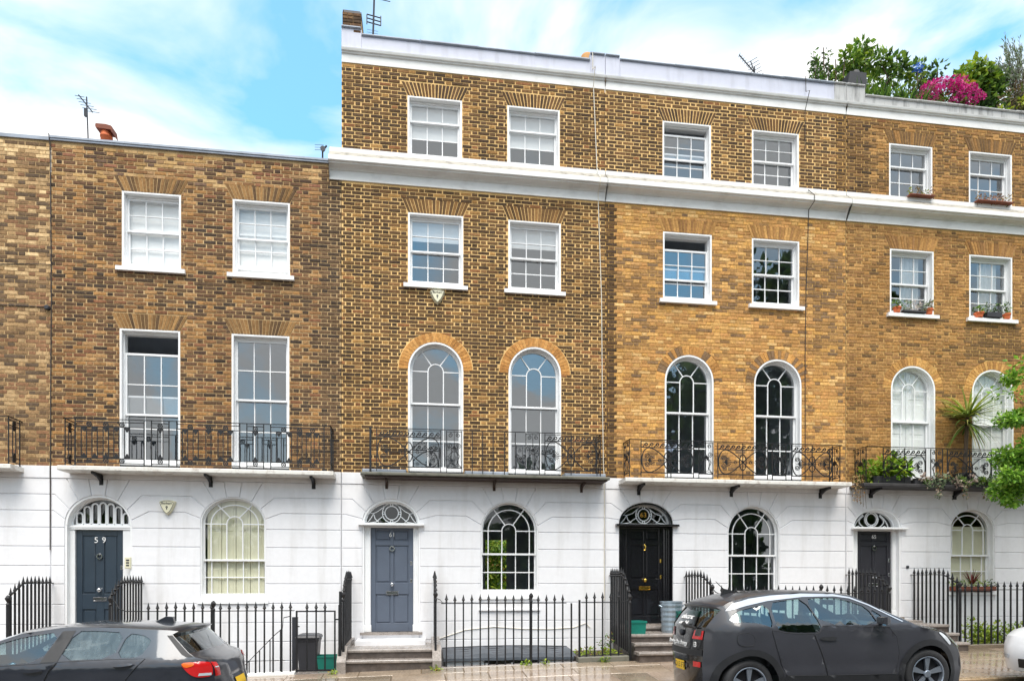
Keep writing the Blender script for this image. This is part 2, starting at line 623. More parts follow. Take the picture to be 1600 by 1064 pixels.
US = [-400, -60, -30, -15] + [x * 1.0 for x in range(-14, 31)] + [45, 80, 400]
KERB_Y = -3.90
FENCE_Y = -1.40
strip_sheet('road', 'asphalt', US, [(-400, -0.13), (-60, -0.13), (-14, -0.10), (-6.0, -0.125), (KERB_Y - 0.11, -0.255)])
strip_sheet('ground', 'asphalt', US, [(0.3, -1.3), (7.2, -1.3), (7.3, -0.4), (400, -0.4)])
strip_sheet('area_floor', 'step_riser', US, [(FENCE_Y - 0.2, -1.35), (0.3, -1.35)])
pave = strip_sheet('pavement', 'joint', US, [(KERB_Y + 0.02, -0.168), (FENCE_Y - 0.08, -0.012)])
def pave_z(u, y):
    return zp(u) - 0.16 * (FENCE_Y - 0.08 - y) / (FENCE_Y - 0.08 - KERB_Y)
def flag_rows():
    rows = [(-1.50, -1.93), (-1.93, -2.56), (-2.56, -3.22), (-3.22, -3.88)]
    r = random.Random(21)
    for k, (ya, yb) in enumerate(rows):
        u = -6.0 + r.uniform(0, 0.6)
        while u < 26:
            w = r.choice([0.62, 0.76, 0.9, 0.92, 1.1])
            b = MB()
            g = 0.006
            dz = r.uniform(-0.002, 0.003)
            tx, ty = r.uniform(-0.003, 0.003), r.uniform(-0.003, 0.003)
            P = []
            for (uu, yy, e) in ((u + g, yb + g, 1), (u + w - g, yb + g, 1), (u + w - g, ya - g, 1), (u + g, ya - g, 1)):
                P.append((uu, yy, pave_z(uu, yy) + dz + (tx if uu > u + w / 2 else 0) + (ty if yy > (ya + yb) / 2 else 0)))
            top = [(x + (0.006 if i in (0, 3) else -0.006), y + (0.006 if i in (0, 1) else -0.006), z) for i, (x, y, z) in enumerate(P)]
            low = [(x, y, z - 0.008) for x, y, z in P]
            bot = [(x, y, z - 0.05) for x, y, z in P]
            b.add(top + low + bot, [(0, 1, 2, 3)] + [(i, 4 + i, 4 + (i + 1) % 4, (i + 1) % 4) for i in range(4)]
                  + [(4 + i, 8 + i, 8 + (i + 1) % 4, 4 + (i + 1) % 4) for i in range(4)])
            b.build('paving_slab', r.choice(['flag_a', 'flag_a', 'flag_b', 'flag_b', 'flag_c']), pave,
                    origin=(u + w / 2, (ya + yb) / 2, pave_z(u + w / 2, (ya + yb) / 2)))
            u += w
flag_rows()
kerb = strip_sheet('kerb', 'joint', US, [(KERB_Y - 0.10, -0.30), (KERB_Y - 0.10, -0.18), (KERB_Y + 0.03, -0.18)])
_r = random.Random(4)
uu_ = -6.0
while uu_ < 26:
    w_ = _r.choice([0.9, 1.05, 0.8])
    b = MB()
    z0_, z1_ = zp(uu_), zp(uu_ + w_)
    g = 0.005
    ya, yb, c = KERB_Y - 0.125, KERB_Y, 0.02
    P = []
    for uu, z in ((uu_ + g, z0_), (uu_ + w_ - g, z1_)):
        P += [(uu, ya, z - 0.30), (uu, ya, z - 0.163 - c), (uu, ya + c, z - 0.163), (uu, yb, z - 0.160), (uu, yb, z - 0.30)]
    b.add(P, [(0, 5, 6, 1), (1, 6, 7, 2), (2, 7, 8, 3), (3, 8, 9, 4), (0, 1, 2, 3, 4), (9, 8, 7, 6, 5)])
    b.build('kerb_stone', 'kerb', kerb, origin=(uu_ + w_ / 2, KERB_Y, zp(uu_ + w_ / 2)))
    uu_ += w_

# ------------------------------------------------------------------ walls with openings
class Op:                                    # an opening in the facade
    def __init__(self, u0, u1, z0, zs, h=0.0):
        self.u0, self.u1, self.z0, self.zs, self.h = u0, u1, z0, zs, h
        self.c, self.a = (u0 + u1) / 2, (u1 - u0) / 2
    def top(self, u):
        if not self.h:
            return self.zs
        t = 1 - ((u - self.c) / self.a) ** 2
        return self.zs + self.h * sqrt(max(0.0, t))

def wall_sheet(b, u0, u1, z0, z1, ops, y=0.0):
    us = {u0, u1}
    for o in ops:
        us |= {o.u0, o.u1}
        if o.h:
            us |= {o.c - o.a * cos(pi * i / 24) for i in range(1, 24)}
    us = sorted(u for u in us if u0 <= u <= u1)
    for ua, ub in zip(us[:-1], us[1:]):
        if ub - ua < 1e-6:
            continue
        m = (ua + ub) / 2
        za, zb = z0, z0
        for o in sorted([o for o in ops if o.u0 < m < o.u1], key=lambda o: o.z0):
            if o.z0 > za + 1e-6:
                b.face([(ua, y, za), (ub, y, zb), (ub, y, o.z0), (ua, y, o.z0)])
            za, zb = o.top(ua), o.top(ub)
        b.face([(ua, y, za), (ub, y, zb), (ub, y, z1), (ua, y, z1)])

# ------------------------------------------------------------------ brickwork
COURSE = 0.075
CAMP = Vector(cam.location)
brick_protos = {}
def brick_proto(w, h, d, var):
    w, h = round(w / 0.006) * 0.006, round(h / 0.003) * 0.003
    k = (round(w, 3), round(h, 3), var)
    if k not in brick_protos:
        r = random.Random(hash(k) & 0xffff)
        b = MB()
        c = 0.004
        x, z = w / 2, h / 2
        j = lambda s=0.003: r.uniform(-s, s)
        back = [(-x, 0.004, -z), (x, 0.004, -z), (x, 0.004, z), (-x, 0.004, z)]
        mid = [(-x + j(), -d + c, -z + j(.0015)), (x + j(), -d + c, -z + j(.0015)), (x + j(), -d + c, z + j(.0015)), (-x + j(), -d + c, z + j(.0015))]
        fr = [(px + (c if px < 0 else -c), -d + j(0.0015), pz + (c if pz < 0 else -c)) for px, _, pz in mid]
        fs = [(8, 9, 10, 11)]
        for i in range(4):
            q = (i + 1) % 4
            fs += [(i, q, 4 + q, 4 + i), (4 + i, 4 + q, 8 + q, 8 + i)]
        b.add(back + mid + fr, fs)
        me = b.mesh('brick', 'brick_obj')
        brick_protos[k] = me
    return brick_protos[k]

def lay_bricks(H, u0, u1, z0, z1, excl, colf, joint, depth, singles, seed, per=0.365, name='brickwork'):
    r = random.Random(seed)
    st, hd = per * 0.66, per * 0.34
    rows = int((z1 - z0) / COURSE)
    whole, cut = [], []
    for i in range(rows):
        wv = 0.006 * noise.noise(Vector((i * 0.37, seed, 0.0)))
        za, zb = z0 + i * COURSE + joint * 0.5 + wv, z0 + (i + 1) * COURSE - joint * 0.5 + wv
        zm = (za + zb) / 2
        ivs = []
        for e in excl:
            t = e(zm)
            if t:
                lo, hi = e(za) or t, e(zb) or t
                ivs.append((t, lo, hi))
        ivs.sort(key=lambda v: v[0][0])
        u = u0 - per * (1 + (0.5 if i % 2 else 0.0)) + 0.02
        k = 0
        while u < u1:
            w = st if k % 2 == 0 else hd
            k += 1
            jl = r.uniform(-0.008, 0.008)
            ua, ub = u + joint / 2 + jl, u + w - joint / 2 + r.uniform(-0.008, 0.008)
            u += w
            if ub <= u0 + 0.02 or ua >= u1 - 0.02:
                continue
            full = True
            if ua < u0 + 0.001:
                ua, full = u0 + 0.001, False
            if ub > u1 - 0.001:
                ub, full = u1 - 0.001, False
            segs = [((ua, ua), (ub, ub))]
            for (t, lo, hi) in ivs:
                ns = []
                for (l, rr) in segs:
                    ml, mr = sum(l) / 2, sum(rr) / 2
                    if t[1] <= ml or t[0] >= mr:
                        ns.append((l, rr))
                        continue
                    full = False
                    if t[0] - ml > 0.03:
                        ns.append((l, (lo[0] - joint / 2, hi[0] - joint / 2)))
                    if mr - t[1] > 0.03:
                        ns.append(((lo[1] + joint / 2, hi[1] + joint / 2), rr))
                segs = ns
            for (l, rr) in segs:
                cu = (sum(l) + sum(rr)) / 4
                c = colf(cu, zm, r)
                if c is None:
                    continue
                if full and len(segs) == 1:
                    whole.append((cu, zm, ub - ua, zb - za, c))
                else:
                    cut.append((l, rr, za, zb, c))
    # the bricks that show largest are parts of their own
    def size(t):
        return -(t[2] * t[3]) / (Vector((t[0], 0, t[1])) - CAMP).length_squared
    whole.sort(key=size)
    base = wloc(H)
    for (cu, zm, w, h, c) in whole[:singles]:
        o = bpy.data.objects.new('brick', brick_proto(w, h, depth, r.randrange(4)))
        COL.objects.link(o)
        o.parent = H
        o.location = Vector((cu, 0, zm)) - base
        o.color = (*c, 1)
    b = MB()
    def one(l, rr, za, zb, c):
        b.col = c
        j = lambda s: r.uniform(-s, s)
        d = -depth + j(0.003)
        ch = 0.004
        q = [(l[0], za), (rr[0], za), (rr[1], zb), (l[1], zb)]
        m = [(a + j(0.002), z + j(0.0012)) for a, z in q]
        f = [(a + (ch if i in (0, 3) else -ch), z + (ch if i < 2 else -ch)) for i, (a, z) in enumerate(m)]
        P = [(a, 0.004, z) for a, z in m] + [(a, d + ch, z) for a, z in m] + [(a, d + j(0.001), z) for a, z in f]
        fs = [(8, 9, 10, 11)]
        for i in range(4):
            k2 = (i + 1) % 4
            fs += [(i, k2, 4 + k2, 4 + i), (4 + i, 4 + k2, 8 + k2, 8 + i)]
        b.add(P, fs)
    for (cu, zm, w, h, c) in whole[singles:]:
        one((cu - w / 2, cu - w / 2), (cu + w / 2, cu + w / 2), zm - h / 2, zm + h / 2, c)
    for t in cut:
        one(*t)
    if b.v:
        b.build(name, 'brick', H, kind='stuff')

def ex_rect(u0, u1, z0, z1):
    return lambda z: (u0, u1) if z0 < z < z1 else None
def ex_flat(u0, u1, z0, h, splay):
    def f(z):
        if z0 <= z <= z0 + h:
            s = splay * (z - z0) / h
            return (u0 - s, u1 + s)
    return f
def ex_ring(c, zs, a, h):
    def f(z):
        t = (z - zs) / h
        if 0 <= t < 1:
            w = a * sqrt(1 - t * t)
            return (c - w, c + w)
    return f

def flat_arch(H, u0, u1, z0, h, splay, n, colf, r, depth=0.008, g=0.005):
    for i in range(n):
        t0, t1 = i / n, (i + 1) / n
        lo = lambda t: u0 + (u1 - u0) * t
        hi = lambda t: u0 - splay + (u1 - u0 + 2 * splay) * t
        poly = [(lo(t0) + g, z0 + 0.003), (lo(t1) - g, z0 + 0.003), (hi(t1) - g, z0 + h - 0.006), (hi(t0) + g, z0 + h - 0.006)]
        b = MB()
        b.prism(poly, -depth + r.uniform(-0.002, 0.002), 0.004, 0.003)
        o = b.build('arch_brick', 'brick_obj', H)
        o.color = (*colf(r), 1)

def ring_arch(H, c, zs, a, h, w, n, colf, r, depth=0.008):
    for i in range(n):
        t0, t1 = pi - pi * i / n - 0.004, pi - pi * (i + 1) / n + 0.004
        poly = [(c + a * cos(t0), zs + h * sin(t0)), (c + a * cos(t1), zs + h * sin(t1)),
                (c + (a + w) * cos(t1), zs + (h + w) * sin(t1)), (c + (a + w) * cos(t0), zs + (h + w) * sin(t0))]
        b = MB()
        b.prism(poly, -depth + r.uniform(-0.0015, 0.0015), 0.004, 0.002)
        o = b.build('arch_brick', 'brick_obj', H)
        o.color = (*colf(r), 1)

# ------------------------------------------------------------------ windows
RV = 0.036                                   # thickness of the white lining round an opening
def pane(parent, poly, y, mat, r):
    b = MB()
    kx, kz = r.uniform(-0.004, 0.004), r.uniform(-0.006, 0.006)
    cu = sum(p[0] for p in poly) / len(poly)
    cz = sum(p[1] for p in poly) / len(poly)
    b.face([(a, y + kx * (a - cu) + kz * (z - cz), z) for a, z in poly])
    return b.build('pane', mat, parent)

def rect(u0, u1, z0, z1):
    return [(u0, z0), (u1, z0), (u1, z1), (u0, z1)]

def frame_rect(b, u0, u1, z0, z1, t, y0, y1, tb=None, tt=None):
    tb = t if tb is None else tb
    tt = t if tt is None else tt
    b.cbox(u0, u0 + t, y0, y1, z0, z1, 0.004)
    b.cbox(u1 - t, u1, y0, y1, z0, z1, 0.004)
    b.cbox(u0 + t, u1 - t, y0 + 0.001, y1, z0, z0 + tb, 0.004)
    b.cbox(u0 + t, u1 - t, y0 + 0.001, y1, z1 - tt, z1, 0.004)

def sash(W, name, u0, u1, z0, z1, cols, rows, y, mat, glass, r, tb=0.05, tt=0.045):
    s = MB()
    t = 0.036
    frame_rect(s, u0, u1, z0, z1, t, y, y + 0.035, tb, tt)
    iu0, iu1, iz0, iz1 = u0 + t, u1 - t, z0 + tb, z1 - tt
    g = 0.020
    for i in range(1, cols):
        x = iu0 + (iu1 - iu0) * i / cols
        s.cbox(x - g / 2, x + g / 2, y + 0.006, y + 0.030, iz0, iz1, 0.005)
    for j in range(1, rows):
        z = iz0 + (iz1 - iz0) * j / rows
        for i in range(cols):
            xa = iu0 + (iu1 - iu0) * i / cols + (g / 2 if i else 0)
            xb = iu0 + (iu1 - iu0) * (i + 1) / cols - (g / 2 if i < cols - 1 else 0)
            s.cbox(xa, xb, y + 0.006, y + 0.030, z - g / 2, z + g / 2, 0.005)
    s.build(name, mat, W)
    for i in range(cols):
        for j in range(rows):
            pane(W, rect(iu0 + (iu1 - iu0) * i / cols, iu0 + (iu1 - iu0) * (i + 1) / cols,
                         iz0 + (iz1 - iz0) * j / rows, iz0 + (iz1 - iz0) * (j + 1) / rows), y + 0.022, glass, r)

def sill(W, u0, u1, z, t=0.10, over=0.09, proj=0.075, mat='wood_white'):
    b = MB()
    P = []
    for u in (u0 - over, u1 + over):
        P += [(u, -proj, z - t), (u, -proj, z - 0.022), (u, 0.12, z), (u, 0.12, z - t)]
    b.add(P, [(0, 4, 5, 1), (1, 5, 6, 2), (0, 1, 2, 3), (7, 6, 5, 4), (3, 7, 4, 0)])
    b.build('sill', mat, W)

def blind(W, u0, u1, z0, z1, y=0.26, mat='blind', folds=0, name='blind', amp=0.012):
    b = MB()
    n = max(2, folds * 6)
    for i in range(n):
        ua, ub = u0 + (u1 - u0) * i / n, u0 + (u1 - u0) * (i + 1) / n
        ya = y + (amp * sin(2 * pi * folds * i / n) if folds else 0)
        yb = y + (amp * sin(2 * pi * folds * (i + 1) / n) if folds else 0)
        b.add([(ua, ya, z0), (ub, yb, z0), (ub, yb, z1), (ua, ya, z1), (ua, ya + 0.006, z0), (ub, yb + 0.006, z0), (ub, yb + 0.006, z1), (ua, ya + 0.006, z1)],
              [(0, 1, 2, 3), (7, 6, 5, 4), (0, 4, 5, 1)])
    return b.build(name, mat, W, smooth=bool(folds))

def rect_window(H, u0, u1, z0, z1, rows=(2, 2), split=0.5, drop=0.0, lift=0.0, glass='glass', r=rng, sl=True, label=None,
                mat='wood_white', depth=0.095):
    b = MB()
    y0, y1 = -0.004, depth + 0.02
    frame_rect(b, u0, u1, z0, z1, RV, y0, y1, 0.03)
    fu0, fu1, fz0, fz1 = u0 + RV, u1 - RV, z0 + 0.03, z1 - RV
    frame_rect(b, fu0, fu1, fz0, fz1, 0.016, depth, depth + 0.14, 0.03, 0.035)
    W = b.build('window', mat, H)
    if label:
        W['label'] = label
    su0, su1, sz0, sz1 = fu0 + 0.014, fu1 - 0.014, fz0 + 0.028, fz1 - 0.033
    zm = sz0 + (sz1 - sz0) * split
    sash(W, 'upper_sash', su0, su1, zm - 0.02 - drop, sz1 - drop, 3, rows[0], depth + 0.025, mat, glass, r, 0.038, 0.045)
    sash(W, 'lower_sash', su0, su1, sz0 + lift, zm + 0.02 + lift, 3, rows[1], depth + 0.068, mat, glass, r, 0.07, 0.038)
    if sl:
        sill(W, u0, u1, z0 + 0.004)
    return W, (su0, su1, sz0, sz1)

def arch_band(b, c, zs, z0, ao, ho, ai, hi, y0, y1, n=20):
    # a band that follows an arched opening, jambs included
    outer = [(c - ao, z0)] + [(c - ao * cos(pi * i / n), zs + ho * sin(pi * i / n)) for i in range(n + 1)] + [(c + ao, z0)]
    inner = [(c - ai, z0)] + [(c - ai * cos(pi * i / n), zs + hi * sin(pi * i / n)) for i in range(n + 1)] + [(c + ai, z0)]
    m = len(outer)
    P = []
    for (o, i) in zip(outer, inner):
        P += [(o[0], y0, o[1]), (i[0], y0, i[1]), (i[0], y1, i[1]), (o[0], y1, o[1])]
    fs = []
    for k in range(m - 1):
        a, q = 4 * k, 4 * k + 4
        fs += [(a, a + 1, q + 1, q), (a + 1, a + 2, q + 2, q + 1), (a + 2, a + 3, q + 3, q + 2), (a + 3, a, q, q + 3)]
    b.add(P, fs)

def arched_window(H, c, a, zs, h, z0, zm, style, glass, r, depth=0.11, sl=False, lift=0.0, mat='wood_white', rv=RV, label=None, ry=-0.004, fw=0.016, t=0.036, br=0.06):
    b = MB()
    arch_band(b, c, zs, z0, a, h, a - rv, h - rv, ry, depth + 0.02)
    fa, fh = a - rv, h - rv
    arch_band(b, c, zs, z0 + 0.03, fa, fh, fa - fw, fh - fw, depth, depth + 0.14)
    b.cbox(c - a + rv, c + a - rv, -0.002, depth + 0.02, z0, z0 + 0.03, 0.003)
    b.cbox(c - fa + fw, c + fa - fw, depth, depth + 0.14, z0 + 0.03, z0 + 0.06, 0.003)
    W = b.build('window', mat, H)
    if label:
        W['label'] = label
    sa, sh = fa - fw + 0.002, fh - fw + 0.002
    y = depth + 0.025
    up = MB()
    arch_band(up, c, zs, zm - 0.02, sa, sh, sa - t, sh - t, y, y + 0.035)
    up.cbox(c - sa + t, c + sa - t, y + 0.001, y + 0.035, zm - 0.02, zm + 0.02, 0.004)
    ia, ih = sa - t, sh - t
    g = 0.021
    yb, ye = y + 0.006, y + 0.030
    zb = zm + 0.02
    if style == 'three':
        ri = ia / 3
        cols = [-ri, ri]
    else:
        ri = ia * 0.27
        cols = [-ri, ri]
    path = [(c - ri, zb), (c - ri, zs)] + arc(c, zs, ri, ri, pi, 0, 12)[1:-1] + [(c + ri, zs), (c + ri, zb)]
    up.bar(path, g, yb, ye)
    t1 = radians(56)
    for s in (-1, 1):
        up.bar([(c + s * ri * cos(t1), zs + ri * sin(t1)), (c + s * ia * cos(t1 - 0.03), zs + ih * sin(t1 - 0.03))], g, yb + 0.001, ye)
        up.bar([(c + s * ri, zs), (c + s * ia, zs)], g, yb + 0.001, ye)
    if style == 'margin':
        mr, mh = ia * 0.80, ih * 0.80
        up.bar([(c - mr, zb), (c - mr, zs)] + arc(c, zs, mr, mh, pi, 0, 18)[1:-1] + [(c + mr, zs), (c + mr, zb)], g, yb + 0.0005, ye)
    up.build('upper_sash', mat, W)
    yg = y + 0.022
    us = [c - ia] + ([c - ia * 0.8] if style == 'margin' else []) + [c - ri, c + ri] + ([c + ia * 0.8] if style == 'margin' else []) + [c + ia]
    for ua, ub in zip(us[:-1], us[1:]):
        if abs((ua + ub) / 2 - c) < 1e-3:
            pane(W, [(ua, zb), (ub, zb)] + arc(c, zs, ri, ri, 0, pi, 10), yg, glass, r)
        else:
            pane(W, rect(ua, ub, zb, zs), yg, glass, r)
    for (ta, tb) in ((0, t1), (t1, pi - t1), (pi - t1, pi)):
        if style == 'margin':
            pane(W, arc(c, zs, ia, ih, ta, tb, 8) + arc(c, zs, ia * .8, ih * .8, tb, ta, 8), yg, glass, r)
            pane(W, arc(c, zs, ia * .8, ih * .8, ta, tb, 8) + arc(c, zs, ri, ri, tb, ta, 6), yg, glass, r)
        else:
            pane(W, arc(c, zs, ia, ih, ta, tb, 8) + arc(c, zs, ri, ri, tb, ta, 6), yg, glass, r)
    # lower sash
    lo = MB()
    y2 = depth + 0.068
    l0, l1 = z0 + 0.06 + lift, zm + 0.02 + lift
    frame_rect(lo, c - sa, c + sa, l0, l1, t, y2, y2 + 0.035, br, 0.038)
    cs = ([-ia * 0.8] if style == 'margin' else []) + [-ri, ri] + ([ia * 0.8] if style == 'margin' else [])
    for x in cs:
        lo.cbox(c + x - g / 2, c + x + g / 2, y2 + 0.006, y2 + 0.03, l0 + br, l1 - 0.038, 0.005)
    zh = (l0 + br + l1 - 0.038) / 2 - (0.1 if style == 'three' else 0.0)
    lo.bar([(c - ia, zh), (c + ia, zh)], g, y2 + 0.007, y2 + 0.0295)
    lo.build('lower_sash', mat, W)
    ee = [-ia] + cs + [ia]
    for xa, xb in zip(ee[:-1], ee[1:]):
        pane(W, rect(c + xa, c + xb, l0 + br, zh), y2 + 0.022, glass, r)
        pane(W, rect(c + xa, c + xb, zh, l1 - 0.038), y2 + 0.022, glass, r)
    if sl:
        sill(W, c - a, c + a, z0 + 0.004)
    return W

# ------------------------------------------------------------------ stucco ground floor
JZ = [3.57, 3.26, 2.95, 2.63, 2.27, 1.90, 1.55, 1.16, 0.78, 0.40, 0.02, -0.36, -0.74, -1.35]
def stucco_block(H, poly, y=-0.018):
    # poly anticlockwise
    p = inset_poly(poly, 0.0075)
    b = MB()
    n = len(p)
    f = inset_poly(p, 0.006)
    P = [(u, y, z) for u, z in f] + [(u, y + 0.007, z) for u, z in p] + [(u, 0.002, z) for u, z in p]
    fs = [tuple(range(n))]
    for i in range(n):
        j = (i + 1) % n
        fs += [(j, i, n + i, n + j), (n + j, n + i, 2 * n + i, 2 * n + j)]
    b.add(P, fs)
    b.build('stucco_block', 'stucco', H)

def stucco_floor(H, u0, u1, ops):
    ops = sorted(ops, key=lambda o: o.c)
    def ang(o, x):                            # a point of the arch at offset x from its middle
        return math.acos(max(-1, min(1, x / o.a)))
    for o in ops:
        T = 0.12, 0.345
        tt = 0.17, 0.57
        def A(x0, x1, n=6):
            return arc(o.c, o.zs, o.a, o.h, ang(o, x0), ang(o, x1), n)
        k = 3.57
        stucco_block(H, [(o.c + tt[0], k), (o.c - tt[0], k)] + A(-T[0], T[0]), -0.024)
        stucco_block(H, [(o.c + tt[1], k), (o.c + tt[0], k)] + A(T[0], T[1]))
        stucco_block(H, [(o.c - tt[0], k), (o.c - tt[1], k)] + A(-T[1], -T[0]))
    edges = [None] + ops + [None]
    for lo, ro in zip(edges[:-1], edges[1:]):
        def left(o, xa, xb, n=5):             # right flank of the opening on the left, downwards
            return arc(o.c, o.zs, o.a, o.h, ang(o, xa), ang(o, xb), n)
        def right(o, xa, xb, n=5):            # left flank of the opening on the right, upwards
            return arc(o.c, o.zs, o.a, o.h, ang(o, -xa), ang(o, -xb), n)
        lim0 = (lo.u1 + 0.05) if lo else u0 + 0.04
        lim1 = (ro.u0 - 0.05) if ro else u1 - 0.04
        # three bent courses round the arch; right side first going up, then left side going down
        spec = [(0.345, 0.57, 3.57, 0.51, 0.78, 3.26), (0.51, 0.78, 3.26, 0.985, 0.91, 2.95)]
        for (x0, k0, zt, x1, k1, zb) in spec:
            poly = []
            if ro:
                e1 = min(x1, ro.a * 0.985)
                poly += [(max(ro.c - k1, lim0), zb)] + right(ro, e1, x0) + [(max(ro.c - k0, lim0), zt)]
            else:
                poly += [(u1, zb), (u1, zt)]
            if lo:
                e1 = min(x1, lo.a * 0.985)
                poly += [(min(lo.c + k0, lim1), zt)] + left(lo, x0, e1) + [(min(lo.c + k1, lim1), zb)]
            else:
                poly += [(u0, zt), (u0, zb)]
            stucco_block(H, clean(poly))
        zt, zb = 2.95, 2.63
        poly = []
        if ro:
            e1 = ro.a * 0.985
            poly += [(ro.c - ro.a, zb)] + ([(ro.c - ro.a, ro.zs)] if ro.zs > zb + 0.02 else []) + right(ro, e1, e1, 1)[:1] + [(max(ro.c - 0.91, lim0), zt)]
        else:
            poly += [(u1, zb), (u1, zt)]
        if lo:
            e1 = lo.a * 0.985
            poly += [(min(lo.c + 0.91, lim1), zt)] + left(lo, e1, e1, 1)[:1] + ([(lo.c + lo.a, lo.zs)] if lo.zs > zb + 0.02 else []) + [(lo.c + lo.a, zb)]
        else:
            poly += [(u0, zt), (u0, zb)]
        stucco_block(H, clean(poly))
    # straight courses
    for zt, zb in zip(JZ[3:-1], JZ[4:]):
        x = u0
        for o in ops + [None]:
            if o is not None and not (o.z0 < zb + 0.03 or (o.z0 < zt - 0.08)):
                continue
            xe = o.u0 if o else u1
            if xe - x > 0.02:
                stucco_block(H, rect(x, xe, zb, zt))
            if o and o.z0 > zb + 0.05:        # the course is cut by the foot of the opening
                stucco_block(H, rect(o.u0, o.u1, zb, o.z0))
            if o:
                x = o.u1

def clean(poly):
    out = []
    for p in poly:
        if not out or (abs(p[0] - out[-1][0]) + abs(p[1] - out[-1][1])) > 0.012:
            out.append(p)
    return out

def profile_band(H, name, u0, u1, prof, mat, miter=(False, False)):
    # a moulding: prof is (y, z) from bottom to top, swept along the facade
    b = MB()
    P = []
    n = len(prof)
    for k, u in enumerate((u0, u1)):
        for (y, z) in prof:
            P.append((u, y, z))
    fs = [(i, n + i, n + i + 1, i + 1) for i in range(n - 1)]
    fs += [tuple(reversed(range(n))), tuple(range(n, 2 * n))]
    b.add(P, fs)
    return b.build(name, mat, H)

# ------------------------------------------------------------------ brick colours
def lin(c):
    return tuple(s2l(x) for x in c)
def pick(r, pal, sat=0.88, q3=(1.045, 0.985, 0.92), sp=0.11):
    c = r.choice(pal)
    k = r.uniform(0.98 - sp, 0.98 + sp)
    l = lin(c)
    g = 0.3 * l[0] + 0.6 * l[1] + 0.1 * l[2]
    return tuple(min(1.0, (g + (x - g) * sat) * k * q) for x, q in zip(l, q3))
P61 = [(94, 72, 48), (86, 66, 46), (106, 80, 52), (78, 62, 46), (116, 88, 54), (102, 78, 54), (94, 74, 54), (126, 94, 56), (82, 64, 50), (110, 80, 50)]
P61y = [(158, 118, 62), (176, 134, 72), (146, 98, 58), (150, 112, 68)]
P63 = [(210, 162, 88), (220, 172, 94), (198, 148, 78), (224, 184, 116), (188, 138, 74), (206, 152, 82), (204, 156, 92), (218, 166, 80)]
P63d = [(156, 120, 74), (164, 126, 76), (142, 112, 78), (174, 132, 74), (134, 108, 80), (182, 138, 78)]
P65 = [(170, 126, 68), (160, 118, 64), (180, 136, 76), (150, 110, 62), (186, 142, 80), (164, 122, 72), (174, 128, 64)]
P65d = [(126, 96, 58), (136, 104, 62), (116, 90, 58), (146, 110, 64), (122, 94, 60)]
P59 = [(144, 102, 56), (126, 90, 54), (164, 120, 64), (100, 76, 54), (180, 136, 78), (142, 94, 60), (86, 66, 54), (154, 110, 64), (132, 98, 64), (172, 124, 58), (112, 82, 58)]
P59d = [(84, 68, 54), (100, 78, 58), (72, 60, 52), (116, 90, 62)]
P59y = [(196, 158, 92), (206, 170, 108), (184, 146, 80), (150, 98, 70), (120, 94, 76), (176, 138, 90)]
P57 = [(140, 110, 74), (158, 124, 80), (118, 94, 68), (176, 142, 92), (104, 86, 68), (150, 108, 72), (190, 158, 108)]
def nz(u, z, s, o=0.0):
    return noise.noise(Vector((u * s + o, z * s, o * 0.37)))
def col61(u, z, r):
    p = nz(u, z, 0.7, 3.1)
    if z > 12.0 or (u < 6.4 and z > 10.9 and nz(u, z, 1.5, 8) > -0.1):
        return pick(r, P61 + P61y + P61y) if z > 11.95 else pick(r, P61 + [(72, 58, 46), (64, 54, 46)])
    if r.random() < 0.10 + 0.25 * max(0, p):
        return pick(r, P61y)
    return pick(r, P61)
def col63(u, z, r):
    if z > 10:
        if z > 11.95:
            return pick(r, P61 + P61y + P61y)
        if u > 16.15:
            return pick(r, P61 + P65d)
        return pick(r, P61y if r.random() < 0.06 else P61)
    if u < 11.08:
        return pick(r, P61)
    d = 0.12
    n_ = nz(u, z, 0.8, 5.0)
    if 6.6 < z < 9.6:
        d = 0.30 + 0.5 * max(0, n_ + 0.1)
        if u < 12.2: d += 0.30
        if 13.3 < u < 14.2 and z < 8.9: d += 0.25
        if 15.4 < u < 16.4 and z < 9.0: d += 0.45
        if z > 9.0: d = 0.12
        if z < 7.5 and 12.0 < u < 15.6: d = 0.12
    elif z < 4.5:
        d = 0.65 if z < 4.35 else 0.3
    elif u > 16.2:
        d = 0.35
    if r.random() < d:
        return pick(r, P63d)
    return pick(r, P63)
def col65(u, z, r):
    if z > 11.95:
        return pick(r, P65 + P61y)
    if z > 10:
        return pick(r, P65d + P65d + P65 if u > 17.0 else P61 + P65d)
    d = 0.10 + 0.35 * max(0, nz(u, z, 0.7, 1.7))
    if 19.4 < u < 20.8 and 6.7 < z < 7.6: d = 0.85
    if z < 4.3: d = 0.5
    return pick(r, P65d if r.random() < d else P65)
def col59(u, z, r):
    if u > 5.0 + 0.1 * nz(u, z, 2.0, 2.0):
        return pick(r, P59d + [(110, 84, 58)], 0.8)
    if z > 9.3:
        return pick(r, P59y + P59, 0.80)
    d = 0.15 + 0.5 * max(0, nz(u, z, 0.6, 9.0))
    if 6.9 < z < 7.55: d += 0.2
    return pick(r, P59d if r.random() < d else P59, 0.80)
def col57(u, z, r):
    if z > 7.3 and r.random() < 0.15:
        return pick(r, [(218, 188, 138), (228, 200, 150)])
    return pick(r, P57, 0.8)

# ------------------------------------------------------------------ shared builders for a house
def spiral(cu, cz, r0, r1, turns, a0, n=18, flip=1):
    return [(cu + (r0 + (r1 - r0) * i / n) * cos(a0 + flip * 2 * pi * turns * i / n),
             cz + (r0 + (r1 - r0) * i / n) * sin(a0 + flip * 2 * pi * turns * i / n)) for i in range(n + 1)]

